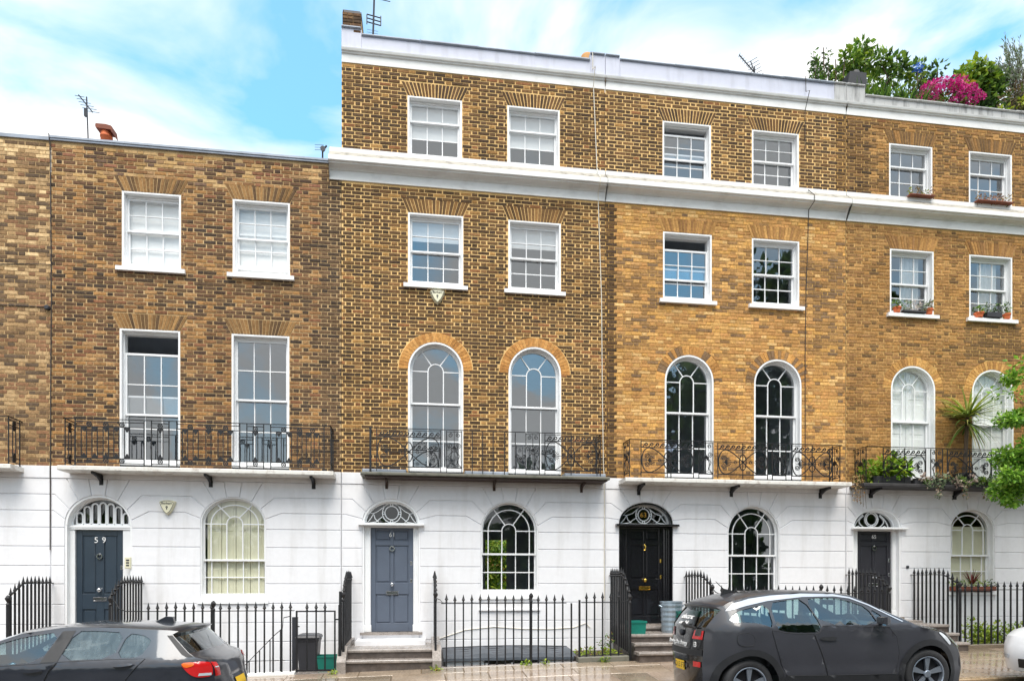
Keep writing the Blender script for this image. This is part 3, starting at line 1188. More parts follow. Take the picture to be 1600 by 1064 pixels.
IW = 0.020                                  # iron bar width
def palmette(B, cu, cz, ang, size, y, mp, spirals=True):
    b = MB()
    n = 9
    for i in range(n):
        t = ang + radians(-78 + 156 * i / (n - 1))
        l = size * (1.0 - 0.25 * abs(i - (n - 1) / 2) / ((n - 1) / 2))
        p = [(cu + cos(t) * size * 0.12, cz + sin(t) * size * 0.12), (cu + cos(t) * l * 0.8, cz + sin(t) * l * 0.8), (cu + cos(t) * l, cz + sin(t) * l)]
        b.bar(p[:2], 0.010, y - 0.004, y + 0.010, mp)
        b.bar(p[1:], 0.014, y - 0.005, y + 0.010, mp)
    b.bar([(cu + 0.02 * cos(k), cz + 0.02 * sin(k)) for k in (0, 1.57, 3.14, 4.71)], 0.02, y - 0.007, y + 0.012, mp, closed=True)
    if spirals:
        for s in (-1, 1):
            c2 = (cu - cos(ang) * size * 0.30 - s * sin(ang) * size * 0.62, cz - sin(ang) * size * 0.30 + s * cos(ang) * size * 0.62)
            b.bar(spiral(*c2, size * 0.42, size * 0.08, 1.7, ang, 20, s), 0.013, y - 0.003, y + 0.009, mp)
    b.build('palmette', 'iron', B)

def wave_band(b, ua, ub, z0, h, y, mp, mirror=False):
    n = max(1, round((ub - ua) / (h * 1.45)))
    w = (ub - ua) / n
    for i in range(n):
        x = ua + i * w
        p = [(x + 0.02, z0), (x + w * 0.30, z0 + h * 0.22), (x + w * 0.52, z0 + h * 0.66)]
        c = (x + w * 0.74, z0 + h * 0.60)
        p += [(c[0] + h * 0.30 * cos(t), c[1] + h * 0.32 * sin(t)) for t in [radians(150 - 40 * k) for k in range(9)]]
        b.bar(p, IW, y - 0.002, y + 0.010, mp)

def wide_panel(B, ua, ub, z0, z1, y, mp=XZ, left=True, right=True, wave=True):
    b = MB()
    h = z1 - z0
    cu = (ua + ub) / 2
    hw = 0.115
    zt = z1 - 0.03 - hw
    for u in (ua, ub):
        b.bar([(u, z0 - 0.09), (u, z1)], 0.016, y - 0.004, y + 0.012, mp)
    b.bar([(cu, z0 - 0.09), (cu, z1)], 0.015, y - 0.003, y + 0.011, mp)
    b.bar([(ua, zt), (ub, zt)], IW, y - 0.002, y + 0.009, mp)
    b.bar([(ua, z0), (ub, z0)], IW, y - 0.002, y + 0.009, mp)
    b.bar([(ua, z1 - 0.02), (ub, z1 - 0.02)], 0.010, y - 0.002, y + 0.009, mp)
    if wave:
        wave_band(b, ua + 0.02, ub - 0.02, zt + 0.012, hw - 0.03, y, mp)
    # two lobes that cross in the middle
    zc, A_, H_ = (z0 + zt) / 2, (ub - ua) / 2 - 0.015, (zt - z0) / 2 - 0.008
    pts = [(cu + A_ * sin(t), zc + H_ * sin(2 * t) / 1.0) for t in [2 * pi * k / 56 for k in range(56)]]
    b.bar(pts, IW, y - 0.006, y + 0.006, mp, closed=True)
    b.bar([(cu + 0.075 * cos(t), zc + H_ * 0.66 * sin(t)) for t in [2 * pi * k / 24 for k in range(24)]], IW, y + 0.001, y + 0.011, mp, closed=True)
    b.bar([(ua + 0.1, zc), (ub - 0.1, zc)], 0.010, y - 0.001, y + 0.008, mp)
    for s in (-1, 1):
        x = cu + s * 0.17
        b.bar([(x + 0.026 * cos(t), zc + 0.03 * sin(t)) for t in [2 * pi * k / 12 for k in range(12)]], 0.011, y - 0.003, y + 0.009, mp, closed=True)
    b.build('railing_panel', 'iron', B)
    if left:
        palmette(B, ua + 0.17, zc, 0, 0.135, y, mp)
    if right:
        palmette(B, ub - 0.17, zc, pi, 0.135, y, mp)

def narrow_panel(B, ua, ub, z0, z1, y, mp=XZ, flower=True):
    b = MB()
    cu = (ua + ub) / 2
    w = (ub - ua) / 2
    for u in (ua, ub):
        b.bar([(u, z0 - 0.09), (u, z1)], 0.016, y - 0.004, y + 0.012, mp)
    b.bar([(ua, z0), (ub, z0)], IW, y - 0.002, y + 0.009, mp)
    b.bar([(ua, z1 - 0.02), (ub, z1 - 0.02)], 0.010, y - 0.002, y + 0.009, mp)
    b.bar([(cu, z0), (cu, z1)], 0.011, y + 0.001, y + 0.009, mp)
    for s in (-1, 1):
        b.bar(spiral(cu + s * w * 0.52, z1 - 0.085, 0.046, 0.012, 1.4, pi / 2, 16, s), 0.012, y - 0.003, y + 0.009, mp)
        b.bar(spiral(cu + s * w * 0.55, z0 + 0.52 * (z1 - z0) + 0.06, 0.055, 0.012, 1.5, -pi / 2, 16, s), 0.012, y - 0.003, y + 0.009, mp)
        b.bar([(cu + s * w * 0.9, z0 + 0.02), (cu + s * w * 0.35, z0 + 0.12), (cu + s * w * 0.75, z0 + 0.24), (cu + s * w * 0.25, z0 + 0.34)], 0.012, y - 0.002, y + 0.009, mp)
        b.bar([(cu, z0 + 0.01), (cu + s * w * 0.5, z0 + 0.05), (cu + s * w * 0.95, z0 + 0.01)], 0.012, y - 0.001, y + 0.008, mp)
    b.bar([(cu + w * 0.52 * cos(t), z0 + 0.19 + 0.14 * sin(t)) for t in [2 * pi * k / 18 for k in range(18)]], 0.012, y, y + 0.009, mp, closed=True)
    b.build('railing_panel', 'iron', B)
    if flower:
        palmette(B, cu, z0 + 0.56 * (z1 - z0), -pi / 2, 0.10, y, mp, False)

def rosette(B, cu, cz, y, mp=XZ, r=0.040):
    b = MB()
    b.bar([(cu + r * cos(t), cz + r * sin(t)) for t in [2 * pi * k / 12 for k in range(12)]], 0.017, y - 0.006, y + 0.010, mp, closed=True)
    for k in range(3):
        t = k * pi / 3
        b.bar([(cu - r * cos(t) * .8, cz - r * sin(t) * .8), (cu + r * cos(t) * .8, cz + r * sin(t) * .8)], 0.009, y - 0.002 - 0.0005 * k, y + 0.008, mp)
    b.build('rosette', 'iron', B)

def leaf_clasp(B, cu, cz, s, y, mp=XZ):
    b = MB()
    for k in (-1, 0, 1):
        b.bar([(cu + k * 0.030, cz + s * 0.030), (cu + k * 0.022, cz), (cu + k * 0.006, cz - s * (0.050 if k == 0 else 0.036))], 0.021, y - 0.006 - 0.0007 * k, y + 0.010, mp)
    b.bar([(cu - 0.048, cz + s * 0.034), (cu + 0.048, cz + s * 0.034)], 0.014, y - 0.0075, y + 0.0105, mp)
    b.build('leaf_clasp', 'iron', B)

def pair_panel(B, ua, ub, z0, z1, y, pairs, mp=XZ, circles=None):
    b = MB()
    zt, zt2, zb2 = z1 - 0.045, z1 - 0.135, z0 + 0.105
    for u in (ua, ub):
        b.bar([(u, z0 - 0.04), (u, z1)], 0.017, y - 0.004, y + 0.012, mp)
    for z in (zt, zt2, zb2, z0 + 0.02):
        b.bar([(ua, z), (ub, z)], 0.015, y - 0.002, y + 0.009, mp)
    for p in pairs:
        for s in (-1, 1):
            b.bar([(p + s * 0.046, zb2), (p + s * 0.046, zt2)], 0.015, y - 0.003, y + 0.008, mp)
    b.build('railing_panel', 'iron', B)
    for p in pairs:
        leaf_clasp(B, p, zt2 - 0.042, 1, y, mp)
        leaf_clasp(B, p, zb2 + 0.042, -1, y, mp)
    for p in (circles if circles is not None else pairs):
        rosette(B, p, (zt + zt2) / 2, y, mp)
        rosette(B, p, (zb2 + z0 + 0.02) / 2, y, mp)

def bracket(B, u, zt, proj=0.38, drop=0.19, mat='iron', w=0.045):
    b = MB()
    mp = lambda a, bb, d: (u + d, -a, bb)
    b.prism([(0.0, zt), (0.0, zt - drop), (0.035, zt - drop), (0.05, zt - drop * .72), (proj * .45, zt - drop * .42), (proj * .8, zt - 0.05), (proj, zt - 0.045), (proj, zt)],
            w / 2, -w / 2, 0.0, mp, True)
    b.prism([(0.0, zt - 0.02), (0.0, zt - drop - 0.02), (0.03, zt - drop - 0.02), (0.03, zt - 0.02)], w * .8, -w * .8, 0.0, mp, True)
    b.build('bracket', mat, B)

def slab(H, u0, u1, zt, th, proj, mat, label=None):
    b = MB()
    c = 0.012
    P = []
    for (u, s) in ((u0, 1), (u1, -1)):
        P += [(u, 0.0, zt - th), (u, -proj + c, zt - th), (u, -proj, zt - th + c), (u, -proj, zt - c), (u, -proj + c, zt), (u, 0.0, zt)]
    b.add(P, [(i, 6 + i, 6 + (i + 1) % 6, (i + 1) % 6) for i in range(6)] + [(5, 4, 3, 2, 1, 0), (6, 7, 8, 9, 10, 11)])
    o = b.build('balcony', mat, H)
    if label:
        o['label'] = label
    return o

def hand_rail(B, pts, w=0.026, h=0.012):
    b = MB()
    for p, q in zip(pts[:-1], pts[1:]):
        x0, x1 = sorted((p[0], q[0]))
        y0, y1 = sorted((p[1], q[1]))
        b.box(x0 - w / 2, x1 + w / 2, y0 - w / 2, y1 + w / 2, p[2], p[2] + h)
    b.build('top_rail', 'iron', B)

def side_mp(u):
    return lambda a, bb, d: (u + d, -a, bb)

# front doors ------------------------------------------------------
def front_door(H, op, u0, u1, z0, zt, y, mat, jamb_mat, fan, num=None, metal='chrome', hood=None, panels='six', fluted=True, fan_mat='wood_white', thr='step_stone'):
    # the reveal, pilasters and transom that hold the door
    b = MB()
    arch_band(b, op.c, op.zs, op.zs, op.a, op.h, op.a - 0.035, op.h - 0.035, -0.003, y + 0.06)
    b.box(op.u0 + 0.0, op.u0 + 0.03, 0.0, y + 0.06, z0 - 0.02, op.zs)
    b.box(op.u1 - 0.03, op.u1, 0.0, y + 0.06, z0 - 0.02, op.zs)
    S = b.build('door_surround', jamb_mat, H)
    for (a, c) in ((op.u0 + 0.03, u0), (u1, op.u1 - 0.03)):
        p = MB()
        p.cbox(a, c, y - 0.07, y + 0.03, z0, zt, 0.006)
        p.cbox(a - 0.012, c + 0.012, y - 0.085, y + 0.0, z0, z0 + 0.14, 0.006)
        n = 3
        if fluted and c - a > 0.06:
            for i in range(n):
                x = a + (c - a) * (i + 0.5) / n
                p.cbox(x - 0.011, x + 0.011, y - 0.082, y - 0.07, z0 + 0.16, zt - 0.03, 0.005)
        p.build('pilaster', jamb_mat, S)
    t = MB()
    hu = hood or (op.u0 + 0.03, op.u1 - 0.03)
    t.cbox(op.u0 + 0.03, op.u1 - 0.03, y - 0.09, y + 0.05, zt, op.zs - 0.05, 0.006)
    t.cbox(hu[0], hu[1], (-0.12 if hood else y - 0.10), y + 0.05, op.zs - 0.05, op.zs - 0.005, 0.01)
    t.build('transom', 'door63' if jamb_mat == 'door63' else jamb_mat, S)
    # leaf
    d = MB()
    d.box(u0, u1, y, y + 0.05, z0, zt)
    D = d.build('front_door', mat, H)
    w, h = u1 - u0, zt - z0
    if panels == 'six':
        rows = [(0.08, 0.36), (0.47, 0.83), (0.875, 0.975)]
        xs = [(0.11, 0.47), (0.53, 0.89)]
    else:
        rows = [(0.06, 0.28), (0.42, 0.95)]
        xs = [(0.13, 0.42), (0.58, 0.87)]
    fr = MB()
    # stiles and rails stand proud of the panels
    def st(a, c, e, f):
        fr.cbox(u0 + w * a, u0 + w * c, y - 0.022, y + 0.001, z0 + h * e, z0 + h * f, 0.004)
    st(0, xs[0][0], 0, 1); st(xs[0][1], xs[1][0], rows[0][0], rows[-1][1]); st(xs[1][1], 1, 0, 1)
    zz = [0] + [v for rr in rows for v in rr] + [1]
    for e, f in zip(zz[0::2], zz[1::2]):
        if e in (0,) or f == 1:
            st(xs[0][0], xs[1][1], e, f)
        else:
            st(xs[0][0], xs[0][1], e, f)
            st(xs[1][0], xs[1][1], e, f)
    fr.build('door_frame', mat, D)
    for (e, f) in rows:
        for (a, c) in xs:
            p = MB()
            p.cbox(u0 + w * a + 0.022, u0 + w * c - 0.022, y - 0.014, y + 0.001, z0 + h * e + 0.022, z0 + h * f - 0.022, 0.012)
            p.build('door_panel', mat, D)
    cu = (u0 + u1) / 2
    k = MB()
    kz = z0 + h * (0.80 if panels == 'six' else 0.76)
    yy = y - 0.03
    if metal == 'brass':
        k.lathe([(0.022, 0), (0.026, -0.02), (0.012, -0.03)], cu, yy, kz + 0.05, 10, 'y')
        k.tube([(cu - 0.02, yy - 0.02, kz + 0.06), (cu + 0.012, yy - 0.03, kz + 0.02), (cu + 0.008, yy - 0.03, kz - 0.05), (cu - 0.02, yy - 0.02, kz - 0.06)], [0.014, 0.016, 0.012, 0.016], 6)
    else:
        k.bar([(cu + 0.045 * cos(a), kz + 0.048 * sin(a)) for a in [2 * pi * i / 16 for i in range(16)]], 0.018, yy - 0.022, yy, closed=True)
        k.lathe([(0.022, 0), (0.022, -0.02), (0.012, -0.03)], cu, yy, kz + 0.045, 8, 'y')
    k.build('knocker', metal, D)
    k = MB()
    k.lathe([(0.03, 0.01), (0.03, -0.006), (0.014, -0.012), (0.016, -0.03), (0.042, -0.05), (0.042, -0.062), (0.02, -0.078)], cu, yy + 0.008, z0 + h * 0.455, 12, 'y')
    k.build('door_knob', metal, D, smooth=True)
    k = MB()
    lz = z0 + h * 0.372
    frame_rect(k, cu - 0.125, cu + 0.125, lz - 0.04, lz + 0.04, 0.014, yy - 0.006, yy + 0.01)
    k.cbox(cu - 0.108, cu + 0.108, yy - 0.002, yy + 0.006, lz - 0.024, lz + 0.024, 0.004)
    k.build('letter_plate', metal, D)
    for zf in (0.49, 0.66):
        k = MB()
        k.cbox(u1 - 0.065, u1 - 0.02, yy, y, z0 + h * zf - 0.04, z0 + h * zf + 0.04, 0.008)
        k.build('lock', metal, D)
    # doorstep
    s = MB()
    s.box(op.u0 - 0.05, op.u1 + 0.05, -0.07, y + 0.06, z0 - 0.055, z0 - 0.004)
    s.build('threshold', thr, S)
    # fanlight
    F = MB()
    fa, fh, zs = op.a - 0.035, op.h - 0.035, op.zs
    arch_band(F, op.c, zs, zs, fa, fh, fa - 0.03, fh - 0.03, y - 0.02, y + 0.05, 22)
    F.cbox(op.c - fa, op.c + fa, y - 0.021, y + 0.05, zs - 0.005, zs + 0.022, 0.004)
    FO = F.build('fanlight', fan_mat, H)
    ia, ih = fa - 0.03, fh - 0.03
    g = MB()
    g.face([(a, y + 0.03, z) for a, z in arc(op.c, zs + 0.01, ia, ih, 0, pi, 24)])
    g.build('pane', 'glass_clear', FO)
    t = MB()
    yb, ye = y - 0.002, y + 0.022
    c, cz = op.c, zs + 0.02
    ring = lambda rx, rz, cx, c2, n=28: [(cx + rx * cos(2 * pi * i / n), c2 + rz * sin(2 * pi * i / n)) for i in range(n)]
    if fan == 'rings':
        R = ih * 0.47
        c2 = zs + 0.02 + ih * 0.49
        t.bar(ring(R * 0.95, R, c, c2), 0.017, yb, ye, closed=True)
        t.bar(ring(R * 0.68, R * 0.70, c, c2), 0.017, yb, ye, closed=True)
        for k in range(4):
            a = k * pi / 2 + 0.0
            t.bar(ring(0.026, 0.026, c + R * 0.815 * cos(a), c2 + R * 0.85 * sin(a), 10), 0.014, yb - 0.003, ye, closed=True)
        for s in (-1, 1):
            t.bar([(c + s * R * 0.55, zs + ih * 0.93), (c + s * R * 1.35, zs + ih * 0.62), (c + s * ia * 0.72, zs + ih * 0.50), (c + s * ia * 0.86, zs + ih * 0.53)], 0.016, yb, ye)
            t.bar([(c + s * ia * 0.72, zs + ih * 0.50), (c + s * ia * 0.66, zs + ih * 0.25), (c + s * ia * 0.52, zs + 0.04)], 0.016, yb + 0.001, ye)
            t.bar([(c + s * R * 0.95, zs + ih * 0.36), (c + s * ia * 0.62, zs + ih * 0.10), (c + s * ia * 0.90, zs + 0.02)], 0.016, yb + 0.002, ye)
            t.bar([(c + s * ia * 0.74, zs + ih * 0.45), (c + s * ia * 0.84, zs + ih * 0.24), (c + s * ia * 0.97, zs + ih * 0.06)], 0.016, yb + 0.0005, ye)
    elif fan == 'ovals':
        R = ih * 0.46
        c2 = zs + 0.02 + ih * 0.49
        t.bar(ring(R * 0.98, R, c, c2), 0.018, yb, ye, closed=True)
        t.bar(ring(R * 0.76, R * 0.78, c, c2), 0.018, yb, ye, closed=True)
        for k in range(4):
            a = k * pi / 2
            t.bar(ring(0.022, 0.022, c + R * 0.88 * cos(a), c2 + R * 0.9 * sin(a), 8), 0.016, yb - 0.003, ye, closed=True)
        for s in (-1, 1):
            t.bar([(c + s * (R + ia * (0.05 + 0.22 * sin(pi * q / 8))), zs + ih * (0.04 + 0.72 * q / 8)) for q in range(9)], 0.016, yb, ye)
            t.bar([(c + s * (ia * 0.40 + ia * 0.40 * (1 - (q / 8) ** 1.6)), zs + ih * (0.02 + 0.82 * q / 8)) for q in range(9)], 0.016, yb + 0.001, ye)
            t.bar([(c + s * ia * 0.56, zs + 0.02), (c + s * ia * 0.62, zs + ih * 0.13), (c + s * ia * 0.70, zs + 0.02)], 0.016, yb + 0.002, ye)
    else:                                    # tall rounded slots side by side
        n = 7
        for i in range(-3, 4):
            x = c + i * ia * 0.265
            top = ih * sqrt(max(0.02, 1 - (abs(x - c) / ia) ** 2)) - 0.055
            w_ = ia * 0.105
            if top > 0.1:
                t.bar([(x - w_, zs + 0.05)] + [(x - w_ * cos(pi * k / 8), zs + top - w_ + w_ * sin(pi * k / 8)) for k in range(9)] + [(x + w_, zs + 0.05)]
                      + [(x + w_ * cos(pi * k / 8), zs + 0.05 - 0.0 - 0.02 * sin(pi * k / 8)) for k in range(1, 8)], 0.030, yb, ye, closed=True)
    t.build('tracery', fan_mat, FO)
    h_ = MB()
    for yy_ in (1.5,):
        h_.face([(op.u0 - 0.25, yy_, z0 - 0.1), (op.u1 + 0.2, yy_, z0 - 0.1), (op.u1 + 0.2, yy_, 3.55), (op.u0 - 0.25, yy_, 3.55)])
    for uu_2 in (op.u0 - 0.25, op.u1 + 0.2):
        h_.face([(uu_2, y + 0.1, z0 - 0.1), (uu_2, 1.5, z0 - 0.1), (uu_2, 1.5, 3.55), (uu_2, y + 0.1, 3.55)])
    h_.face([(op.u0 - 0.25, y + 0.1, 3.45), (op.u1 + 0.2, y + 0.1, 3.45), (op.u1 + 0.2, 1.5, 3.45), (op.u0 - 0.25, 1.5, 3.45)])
    h_.build('dark_hall_backing', 'hall_gloom', H)  # dark box put behind the fanlight so its glass looks unlit
    return D, FO

def interior(H, u0, u1, ztop, floors, back=None, ops=()):
    b = MB()
    yb = back or 4.2
    z0 = -1.3
    wall_sheet(b, u0 + 0.02, u1 - 0.02, z0, ztop, ops, yb)
    for u in (u0 + 0.02, u1 - 0.02):
        b.face([(u, 0.02, z0), (u, yb, z0), (u, yb, ztop), (u, 0.02, ztop)])
    for z in floors:
        b.face([(u0 + .02, 0.02, z), (u1 - .02, 0.02, z), (u1 - .02, yb, z), (u0 + .02, yb, z)])
    b.build('interior', 'room', H)

def steps(H, u0, u1, heights, ys, zb):
    # heights and front edges of the stone steps, lowest first
    S = None
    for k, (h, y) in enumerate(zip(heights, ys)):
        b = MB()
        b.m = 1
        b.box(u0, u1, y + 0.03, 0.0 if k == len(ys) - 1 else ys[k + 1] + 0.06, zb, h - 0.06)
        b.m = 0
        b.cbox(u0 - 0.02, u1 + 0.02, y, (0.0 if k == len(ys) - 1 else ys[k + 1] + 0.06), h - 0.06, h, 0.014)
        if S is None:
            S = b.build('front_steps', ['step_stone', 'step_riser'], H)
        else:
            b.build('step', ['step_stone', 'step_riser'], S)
    return S

# ------------------------------------------------------------------ the terrace
R = random.Random(11)
SPR = 0.13

def upper_house(H, u0, u1, third, second, arches, colf, mort, seed, joint, depth, split3, rows3, ring_pal, glass1, z_top=12.08, string=True):
    """wall, bricks and gauged arches of a four storey house"""
    ops = [Op(a, b, 10.33, 11.54) for a, b in third] + [Op(a, b, 7.70, 9.15) for a, b in second] + [Op(c - a, c + a, 3.80, zs, h) for c, a, zs, h in arches]
    b = MB()
    wall_sheet(b, u0, u1, 3.80, 12.45, ops)
    b.build('wall', mort, H)
    ex = []
    ex += [ex_rect(a, c, 10.33, 11.54) for a, c in third] + [ex_rect(a, c, 7.70, 9.15) for a, c in second]
    ex += [ex_flat(a, c, 11.54, 0.30, SPR) for a, c in third] + [ex_flat(a, c, 9.15, 0.30, SPR) for a, c in second]
    for c, a, zs, h in arches:
        ex += [ex_rect(c - a, c + a, 3.8, zs), ex_ring(c, zs, a + 0.2, h + 0.2)]
    return ops, ex

# --- house 57: only its right end is seen
H57 = thing('brick_house', 'brown brick house at the left edge, only a strip with a balcony corner', 'house', (-0.9, 0, zp(-0.9)))
b = MB(); wall_sheet(b, -1.75, -0.004, 3.80, 10.0, []); b.build('wall', 'mortar59', H57)
lay_bricks(H57, -1.75, -0.004, 3.80, 10.0, [], col57, 0.013, 0.007, 300, 57)
b = MB(); b.box(-1.75, -0.03, -0.03, 0.3, 9.995, 10.06); b.build('coping', 'lead', H57)
b = MB(); wall_sheet(b, -1.75, -0.004, -1.35, 3.80, []); b.build('stucco_wall', 'stucco', H57)
for zt, zb in zip(JZ[:-1], JZ[1:]):
    stucco_block(H57, rect(-1.75, -0.004, zb, zt))
b = MB(); b.cbox(-1.75, -0.012, -0.03, 0.01, 3.57, 3.80, 0.006); b.build('stucco_band', 'stucco', H57)
b = MB(); b.box(-1.75, -0.01, 0.35, 7.0, -1.3, 9.6); b.build('body', 'room', H57)
B57 = slab(H57, -1.75, -0.46, 3.75, 0.085, 0.45, 'balc_white')
pair_panel(B57, -1.7, -0.84, 3.79, 4.62, -0.42, [-1.35, -0.98], circles=[-1.16])
pair_panel(B57, 0.04, 0.40, 3.79, 4.62, -0.50, [0.22], side_mp(-0.0), circles=[0.22]) if False else None
pair_panel(B57, 0.06, 0.40, 3.79, 4.62, -0.50, [0.23], lambda a, bb, d: (-0.02 + d, -a, bb), circles=[0.23])
hand_rail(B57, [(-1.75, -0.42, 4.62), (-0.51, -0.42, 4.62), (-0.51, 0.0, 4.62)])
bracket(B57, -1.02, 3.665)

# --- house 59
H59 = thing('brick_house', 'two storey brown brick house over white stucco, with blue-black door 59', 'house', (2.7, 0, zp(2.7)))
W3 = [(1.26, 2.34), (3.305, 4.395)]
W1 = [(1.22, 2.325), (3.285, 4.385)]
ops = [Op(a, c, 7.69, 9.15) for a, c in W3] + [Op(a, c, 3.80, 6.49) for a, c in W1]
b = MB(); wall_sheet(b, 0.0, 5.396, 3.80, 10.0, ops); b.build('wall', 'mortar59', H59)
ex = [ex_rect(a, c, 7.69, 9.15) for a, c in W3] + [ex_rect(a, c, 3.8, 6.49) for a, c in W1]
ex += [ex_flat(a, c, z, 0.30, 0.15) for (a, c), z in zip(W3 + W1, (9.15, 9.15, 6.49, 6.49))]
lay_bricks(H59, 0.0, 5.396, 3.80, 10.0, ex, col59, 0.017, 0.008, 300, 59)
ca = lambda r: pick(r, [(136, 104, 62), (150, 114, 66), (116, 90, 58), (164, 126, 74), (102, 80, 56)])
for (a, c), z in zip(W3 + W1, (9.15, 9.15, 6.49, 6.49)):
    flat_arch(H59, a, c, z, 0.30, 0.15, 19, ca, R)
for k, (a, c) in enumerate(W3):
    W, (s0, s1, t0, t1) = rect_window(H59, a, c, 7.69, 9.15, (2, 2), 0.52, 0.0, 0.10 if k else 0.0, 'glass_clear', R)
    blind(W, s0 - .02, s1 + .02, t0 - 0.02, t1 + 0.02, 0.222)
for k, (a, c) in enumerate(W1):
    W, (s0, s1, t0, t1) = rect_window(H59, a, c, 3.86, 6.49, (2, 2), 0.52, 0.0 if k else 0.36, 0, 'glass', R, sl=False,
                                      label='tall sash window with its upper sash pulled down' if not k else None)
b = MB(); b.box(-0.03, 5.38, -0.04, 0.30, 10.0, 10.035); b.box(-0.02, 5.37, -0.055, 0.32, 10.037, 10.075); b.build('coping', ['lead'], H59)
b = MB(); b.add([(0, 0.3, 9.9), (5.38, 0.3, 9.9), (5.38, 7, 9.5), (0, 7, 9.5)], [(0, 1, 2, 3)]); b.box(0.01, 5.38, 6.9, 7.0, -1.3, 9.5); b.build('roof', 'roof_slate', H59)
interior(H59, 0, 5.39, 9.7, [0.35, 3.62, 3.74, 7.0, 7.1, 9.6])
D59 = Op(0.25, 1.44, 0.40, 2.68, 0.57)
G59 = Op(2.71, 3.93, 1.25, 2.74, 0.52)
b = MB(); wall_sheet(b, 0.0, 5.396, -1.35, 3.80, [D59, G59, Op(3.15, 4.35, -1.3, 0.12)]); b.build('stucco_wall', 'stucco', H59)
stucco_floor(H59, 0.004, 5.392, [D59, G59])
b = MB(); b.cbox(0.012, 5.39, -0.03, 0.01, 3.57, 3.80, 0.006); b.build('stucco_band', 'stucco', H59)
arched_window(H59, G59.c, G59.a, G59.zs, G59.h, G59.z0, 2.02, 'margin', 'glass_clear', R, depth=0.06, rv=0.014, fw=0.008, t=0.028, br=0.05)
W = [o for o in H59.children if o.name.startswith('window')][-1]
for k in range(4):
    x0 = G59.c - 0.55 + k * 0.275
    b = MB(); b.cbox(x0 + 0.004, x0 + 0.271, 0.185, 0.21, 1.3, 3.25, 0.006)
    for (e, f) in ((1.36, 1.85), (1.95, 2.5), (2.6, 3.1)):
        b.cbox(x0 + 0.05, x0 + 0.225, 0.176, 0.186, e, f, 0.008)
    b.build('shutter', 'wood_cream', W)
sill(W, G59.u0, G59.u1, 1.25, 0.09, 0.06, 0.05)
front_door(H59, D59, 0.37, 1.235, 0.46, 2.60, 0.17, 'door59', 'wood_white', 'slots', panels='four', fluted=False)
text('5', 0.16, 'text_white', (0.735, 0.142, 2.40), [o for o in H59.children if o.name.startswith('front_door')][-1], name='house_number')
text('9', 0.16, 'text_white', (0.875, 0.142, 2.40), [o for o in H59.children if o.name.startswith('front_door')][-1], name='house_number')
steps(H59, 0.06, 1.62, [zp(.8) + 0.17, zp(.8) + 0.34, 0.40], [-1.52, -1.28, -1.04], -1.3)
# basement window under the area
Wb, _ = rect_window(H59, 3.15, 4.35, -1.3, 0.12, (2, 2), 0.5, 0, 0, 'glass_clear', R, sl=False)
blind(Wb, 3.2, 4.3, -1.3, 0.1, 0.3, 'wood_cream', name='blind')
B59 = slab(H59, 0.34, 5.30, 3.745, 0.085, 0.47, 'balc_white', 'white slab with rust runs')
y = -0.43
pair_panel(B59, 0.63, 1.83, 3.79, 4.62, y, [0.78, 0.965, 1.16, 1.345, 1.53], circles=[0.87, 1.16, 1.44])
pair_panel(B59, 1.96, 2.27, 3.79, 4.62, y, [2.115])
pair_panel(B59, 2.41, 3.55, 3.79, 4.62, y, [2.56, 2.75, 2.98, 3.20, 3.38], circles=[2.65, 2.98, 3.29])
pair_panel(B59, 3.68, 3.99, 3.79, 4.62, y, [3.835])
pair_panel(B59, 4.12, 5.12, 3.79, 4.62, y, [4.27, 4.46, 4.66, 4.83, 4.98], circles=[4.36, 4.66, 4.9])
for u in (0.44, 5.24):
    pair_panel(B59, 0.05, 0.40, 3.79, 4.62, 0.0, [0.23], side_mp(u))
hand_rail(B59, [(0.44, 0.0, 4.62), (0.44, y, 4.62), (5.24, y, 4.62), (5.24, 0.0, 4.62)])
for u in (0.90, 2.90, 4.86):
    bracket(B59, u, 3.66)

# --- cornices, band courses and parapets that run along houses 61, 63 and 65
STRING = [(0.0, 9.685), (-0.03, 9.685), (-0.03, 9.87), (-0.05, 9.873), (-0.055, 9.89), (-0.08, 9.90), (-0.10, 9.915), (-0.19, 9.925), (-0.195, 9.945), (-0.225, 9.952), (-0.235, 9.965), (-0.235, 10.045), (-0.222, 10.06)]
LEDGE = [(-0.222, 10.06), (-0.12, 10.155), (-0.03, 10.25)]
STRIP = [(-0.03, 10.25), (-0.03, 10.335), (0.0, 10.335)]
CORN = [(0.0, 12.075), (-0.02, 12.075), (-0.02, 12.245), (-0.045, 12.25), (-0.05, 12.275), (-0.075, 12.282), (-0.085, 12.31), (-0.09, 12.33), (-0.05, 12.345), (-0.045, 12.35)]

